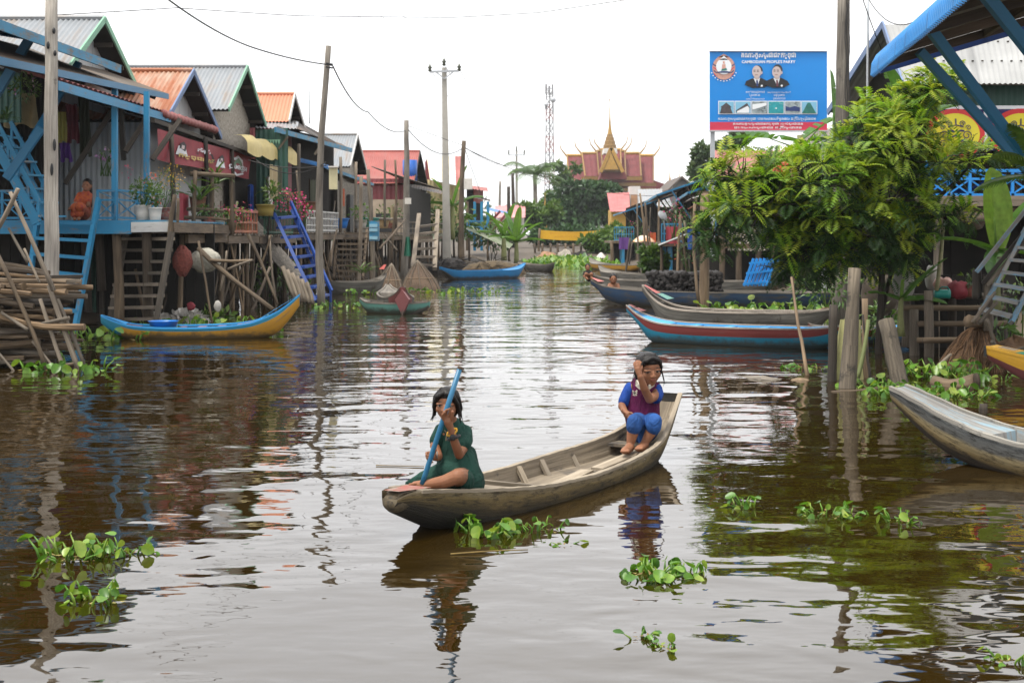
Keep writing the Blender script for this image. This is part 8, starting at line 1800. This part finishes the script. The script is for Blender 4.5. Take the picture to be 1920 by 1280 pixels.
# heap of brown net with tree roots
t = thing('net_heap', at(1825, 690, 15.6), 'big heap of brown fishing net draped over a log on the bank', 'fishing net')
c = at(1825, 690, 15.9); c.z = -.05
m = MB()
def nh(u, v):
    a = 6.283*u; rd = (1-v)**.55; f = 1+.10*math.sin(a*9+v*5)+.16*mnoise.noise((math.cos(a)*1.7, math.sin(a)*1.7, v*3.0)); return c+V(.06*v, 0, 0)+V(math.cos(a)*.36*rd*f, math.sin(a)*.45*rd*f, .53*v**.85)
m.grid(nh, 90, 22, (3, 1)); part(m, 'net', 'net_brown', t, True)
m = MB()
for k in range(60): a = rr(2.6, 6.8); pts = [nh((a/6.283) % 1.0+.012*math.sin(v*9+k), v)+V(0, -.012, .012) for v in [i/9 for i in range(10)]]; m.tube(pts, .006, 4)
part(m, 'strands', 'net_brown', t, True)
t = thing('net_heap', at(1900, 660, 15.9), 'second low heap of brown net at the right edge', 'fishing net'); c2 = at(1900, 668, 16.0); c2.z = 0; m = MB(); m.grid(lambda u, v: c2+V(math.cos(6.283*u)*.40*(1-v)**.5, math.sin(6.283*u)*.4*(1-v)**.5, .36*v)*(1+.18*mnoise.noise((math.cos(6.283*u)*2, math.sin(6.283*u)*2, v*4))), 40, 12, (2, 1)); part(m, 'net', 'net_brown', t, True)
fstick('stubby log end resting on top of the brown net heap', at(1816, 602, 15.6), at(1850, 606, 15.9), .07, .06, 'brown_wood', .01, 'log', 'log')
for (x0, y0, x1, y1, lab) in ((1824, 604, 1866, 548, 'forked stick leaning up from the net heap, left branch'), (1836, 606, 1870, 566, 'forked stick leaning up from the net heap, right branch'), (1850, 598, 1868, 660, 'oar shaft leaning behind the yellow and green bow'), (1860, 640, 1882, 668, 'grey oar blade end beside the yellow and green bow'), (1756, 690, 1783, 664, 'thin root reaching into the water left of the net heap'), (1880, 668, 1925, 650, 'branch lying over the second net heap')): fstick(lab, at(x0, y0, 15.2), at(x1, y1, 15.3), .022, .018, 'grey_wood', .02, 'stick', 'stick')
bag('rock_mound', 'grey brown mound of mud and roots behind the red blue boat', 1648, 588, 20.9, (.26, .2, .30), 'mud')
for (px, py, Y, rx, rz, n, lab) in ((1905, 560, 17.5, .35, .3, 90, 'broad leaved weeds behind the right edge stair'), (1650, 600, 19.6, .3, .25, 120, 'yellow green reeds behind the pale sack'), (1560, 545, 22.5, .7, .3, 200, 'bright weeds at the water line under the tree'), (1870, 620, 16.6, .25, .14, 60, 'weeds at the top of the brown net heap')):
    t = thing('weed_clump', at(px, py, Y), lab, 'weeds'); m = MB(); leafclump(m, at(px, py, Y), (rx, rx*.7, rz), n, .13, .15, asp=.35); part(m, 'foliage', 'leaf_mid', t)
    m = MB(); [m.stick(V(at(px, py, Y).x+rr(-.15, .15), Y, -.1), at(px, py, Y)+V(rr(-.5, .5)*rx, 0, 0), .010, .006, 3, .05, 4) for _ in range(5)]; part(m, 'stems', 'leaf_mid', t)
bag('log_stack', 'tumbled stack of split coconut husks on a shelf under the house', 1820, 430, 20.5, (.2, .2, .12), 'fire_wood')
# drifting bits on the water
for (x0, y0, x1, y1, lab) in ((845, 1038, 990, 1030, 'thin brownish reed floating by the children\'s boat'), (705, 872, 795, 874, 'thin pale reed floating left of the girl in green')):
    m = MB(); m.stick(wat(x0, y0, .006), wat(x1, y1, .006), .0042, .0025, 6, .012, 5); tag(m.build('reed', M_['leaf_dead' if y0 != 1036 else 'dark_wood'], None, True), lab, 'reed')

# plants, washing and lean-to roofs that fill the far right bank
for (px, py, Y, rx, rz, n1, n2, petal, base, lab) in ((1264, 398, 47, .5, .45, 120, 70, 'petal_pink', 450, 'crimson creeper hanging from the far blue awnings'), (1288, 415, 44, .4, .5, 140, 0, 'petal_yellow', 470, 'leafy bush right of the satellite dish'), (1196, 432, 64, .7, .5, 150, 20, 'petal_pink', 470, 'bushy pot plants on the far blue deck'), (1300, 470, 40, .6, .5, 160, 10, 'petal_coral', 530, 'low bush at the stilts behind the timber frame')):
    blooms(lab, px, py, Y, rx, rz, n1, max(n2, 4), petal, base)
for (x0, y0, x1, y1, Y0, Y1, mat, lab) in ((1172, 398, 1230, 374, 84, 70, 'tin_dark', 'rusty lean to awning above the far parasols'), (1246, 400, 1296, 372, 62, 50, 'tin_grey', 'pale sheet awning between the far blue houses'), (1290, 392, 1334, 366, 52, 44, 'tin_rust', 'rust streaked awning next to the billboard post')):
    t = thing('awning_roof', at((x0+x1)/2, (y0+y1)/2, Y1), lab, 'awning'); a, b = at(x0, y0, Y0), at(x1, y1, Y1); up = V(1.8, 0, .55)
    m = MB(); m.sheet(a+up, b+up, b, a, .14); part(m, 'sheet', mat, t, True)
    for q0 in (a, b): m = MB(); m.stick(V(q0.x+.15, q0.y, -.3), q0+V(.15, 0, .02), .06, .05); part(m, 'prop', 'old_wood', t, True)
for k, (px, py, Y, mat, lab) in enumerate(((1262, 425, 50.5, 'cloth_red', 'red cloth drying on the far blue balcony'), (1220, 436, 68, 'cloth_orange', 'orange cloth drying under the far rusty awning'), (1305, 430, 42.5, 'cloth_blue', 'blue cloth drying left of the billboard post'), (1170, 445, 71, 'cloth_violet', 'violet cloth drying on the farthest blue house'))):
    c = at(px, py, Y); m = MB(); m.grid(lambda u, v: c+V((u-.5)*.5, .05*math.sin(u*9+k), -v*.6), 10, 4); tag(m.build('hanging_cloth', M_[mat], None, True), lab, 'cloth')
for k in range(16):
    Y = rr(38, 72); x = at(rr(1165, 1320), 440, Y).x; x = max(x, curve(XR, Y)-1.2)
    fstick('thin bamboo pole standing among the far right stilts', (x, Y, -.3), (x+rr(-.3, .3), Y+rr(-.3, .3), rr(.8, 3.2)), rr(.025, .05), None, random.choice(('old_wood', 'grey_wood', 'brown_wood')), .02, 'bamboo_pole', 'pole', 'thin poles among the far right stilts')
# ---------------------------------------------------------------- damp air
hz = bpy.data.materials.new('haze'); hz.use_nodes = True; nt = hz.node_tree; nt.nodes.clear()
vo = nt.nodes.new('ShaderNodeVolumePrincipled'); vo.inputs['Color'].default_value = (.86, .88, .90, 1); vo.inputs['Density'].default_value = .0003; vo.inputs['Anisotropy'].default_value = .2
mo_ = nt.nodes.new('ShaderNodeOutputMaterial'); nt.links.new(vo.outputs[0], mo_.inputs['Volume'])
m = MB(); m.hexa([(-905, -40, -2), (905, -40, -2), (905, 1805, -2), (-905, 1805, -2), (-905, -40, 48), (905, -40, 48), (905, 1805, 48), (-905, 1805, 48)])
tag(m.build('haze', hz), kind='stuff')
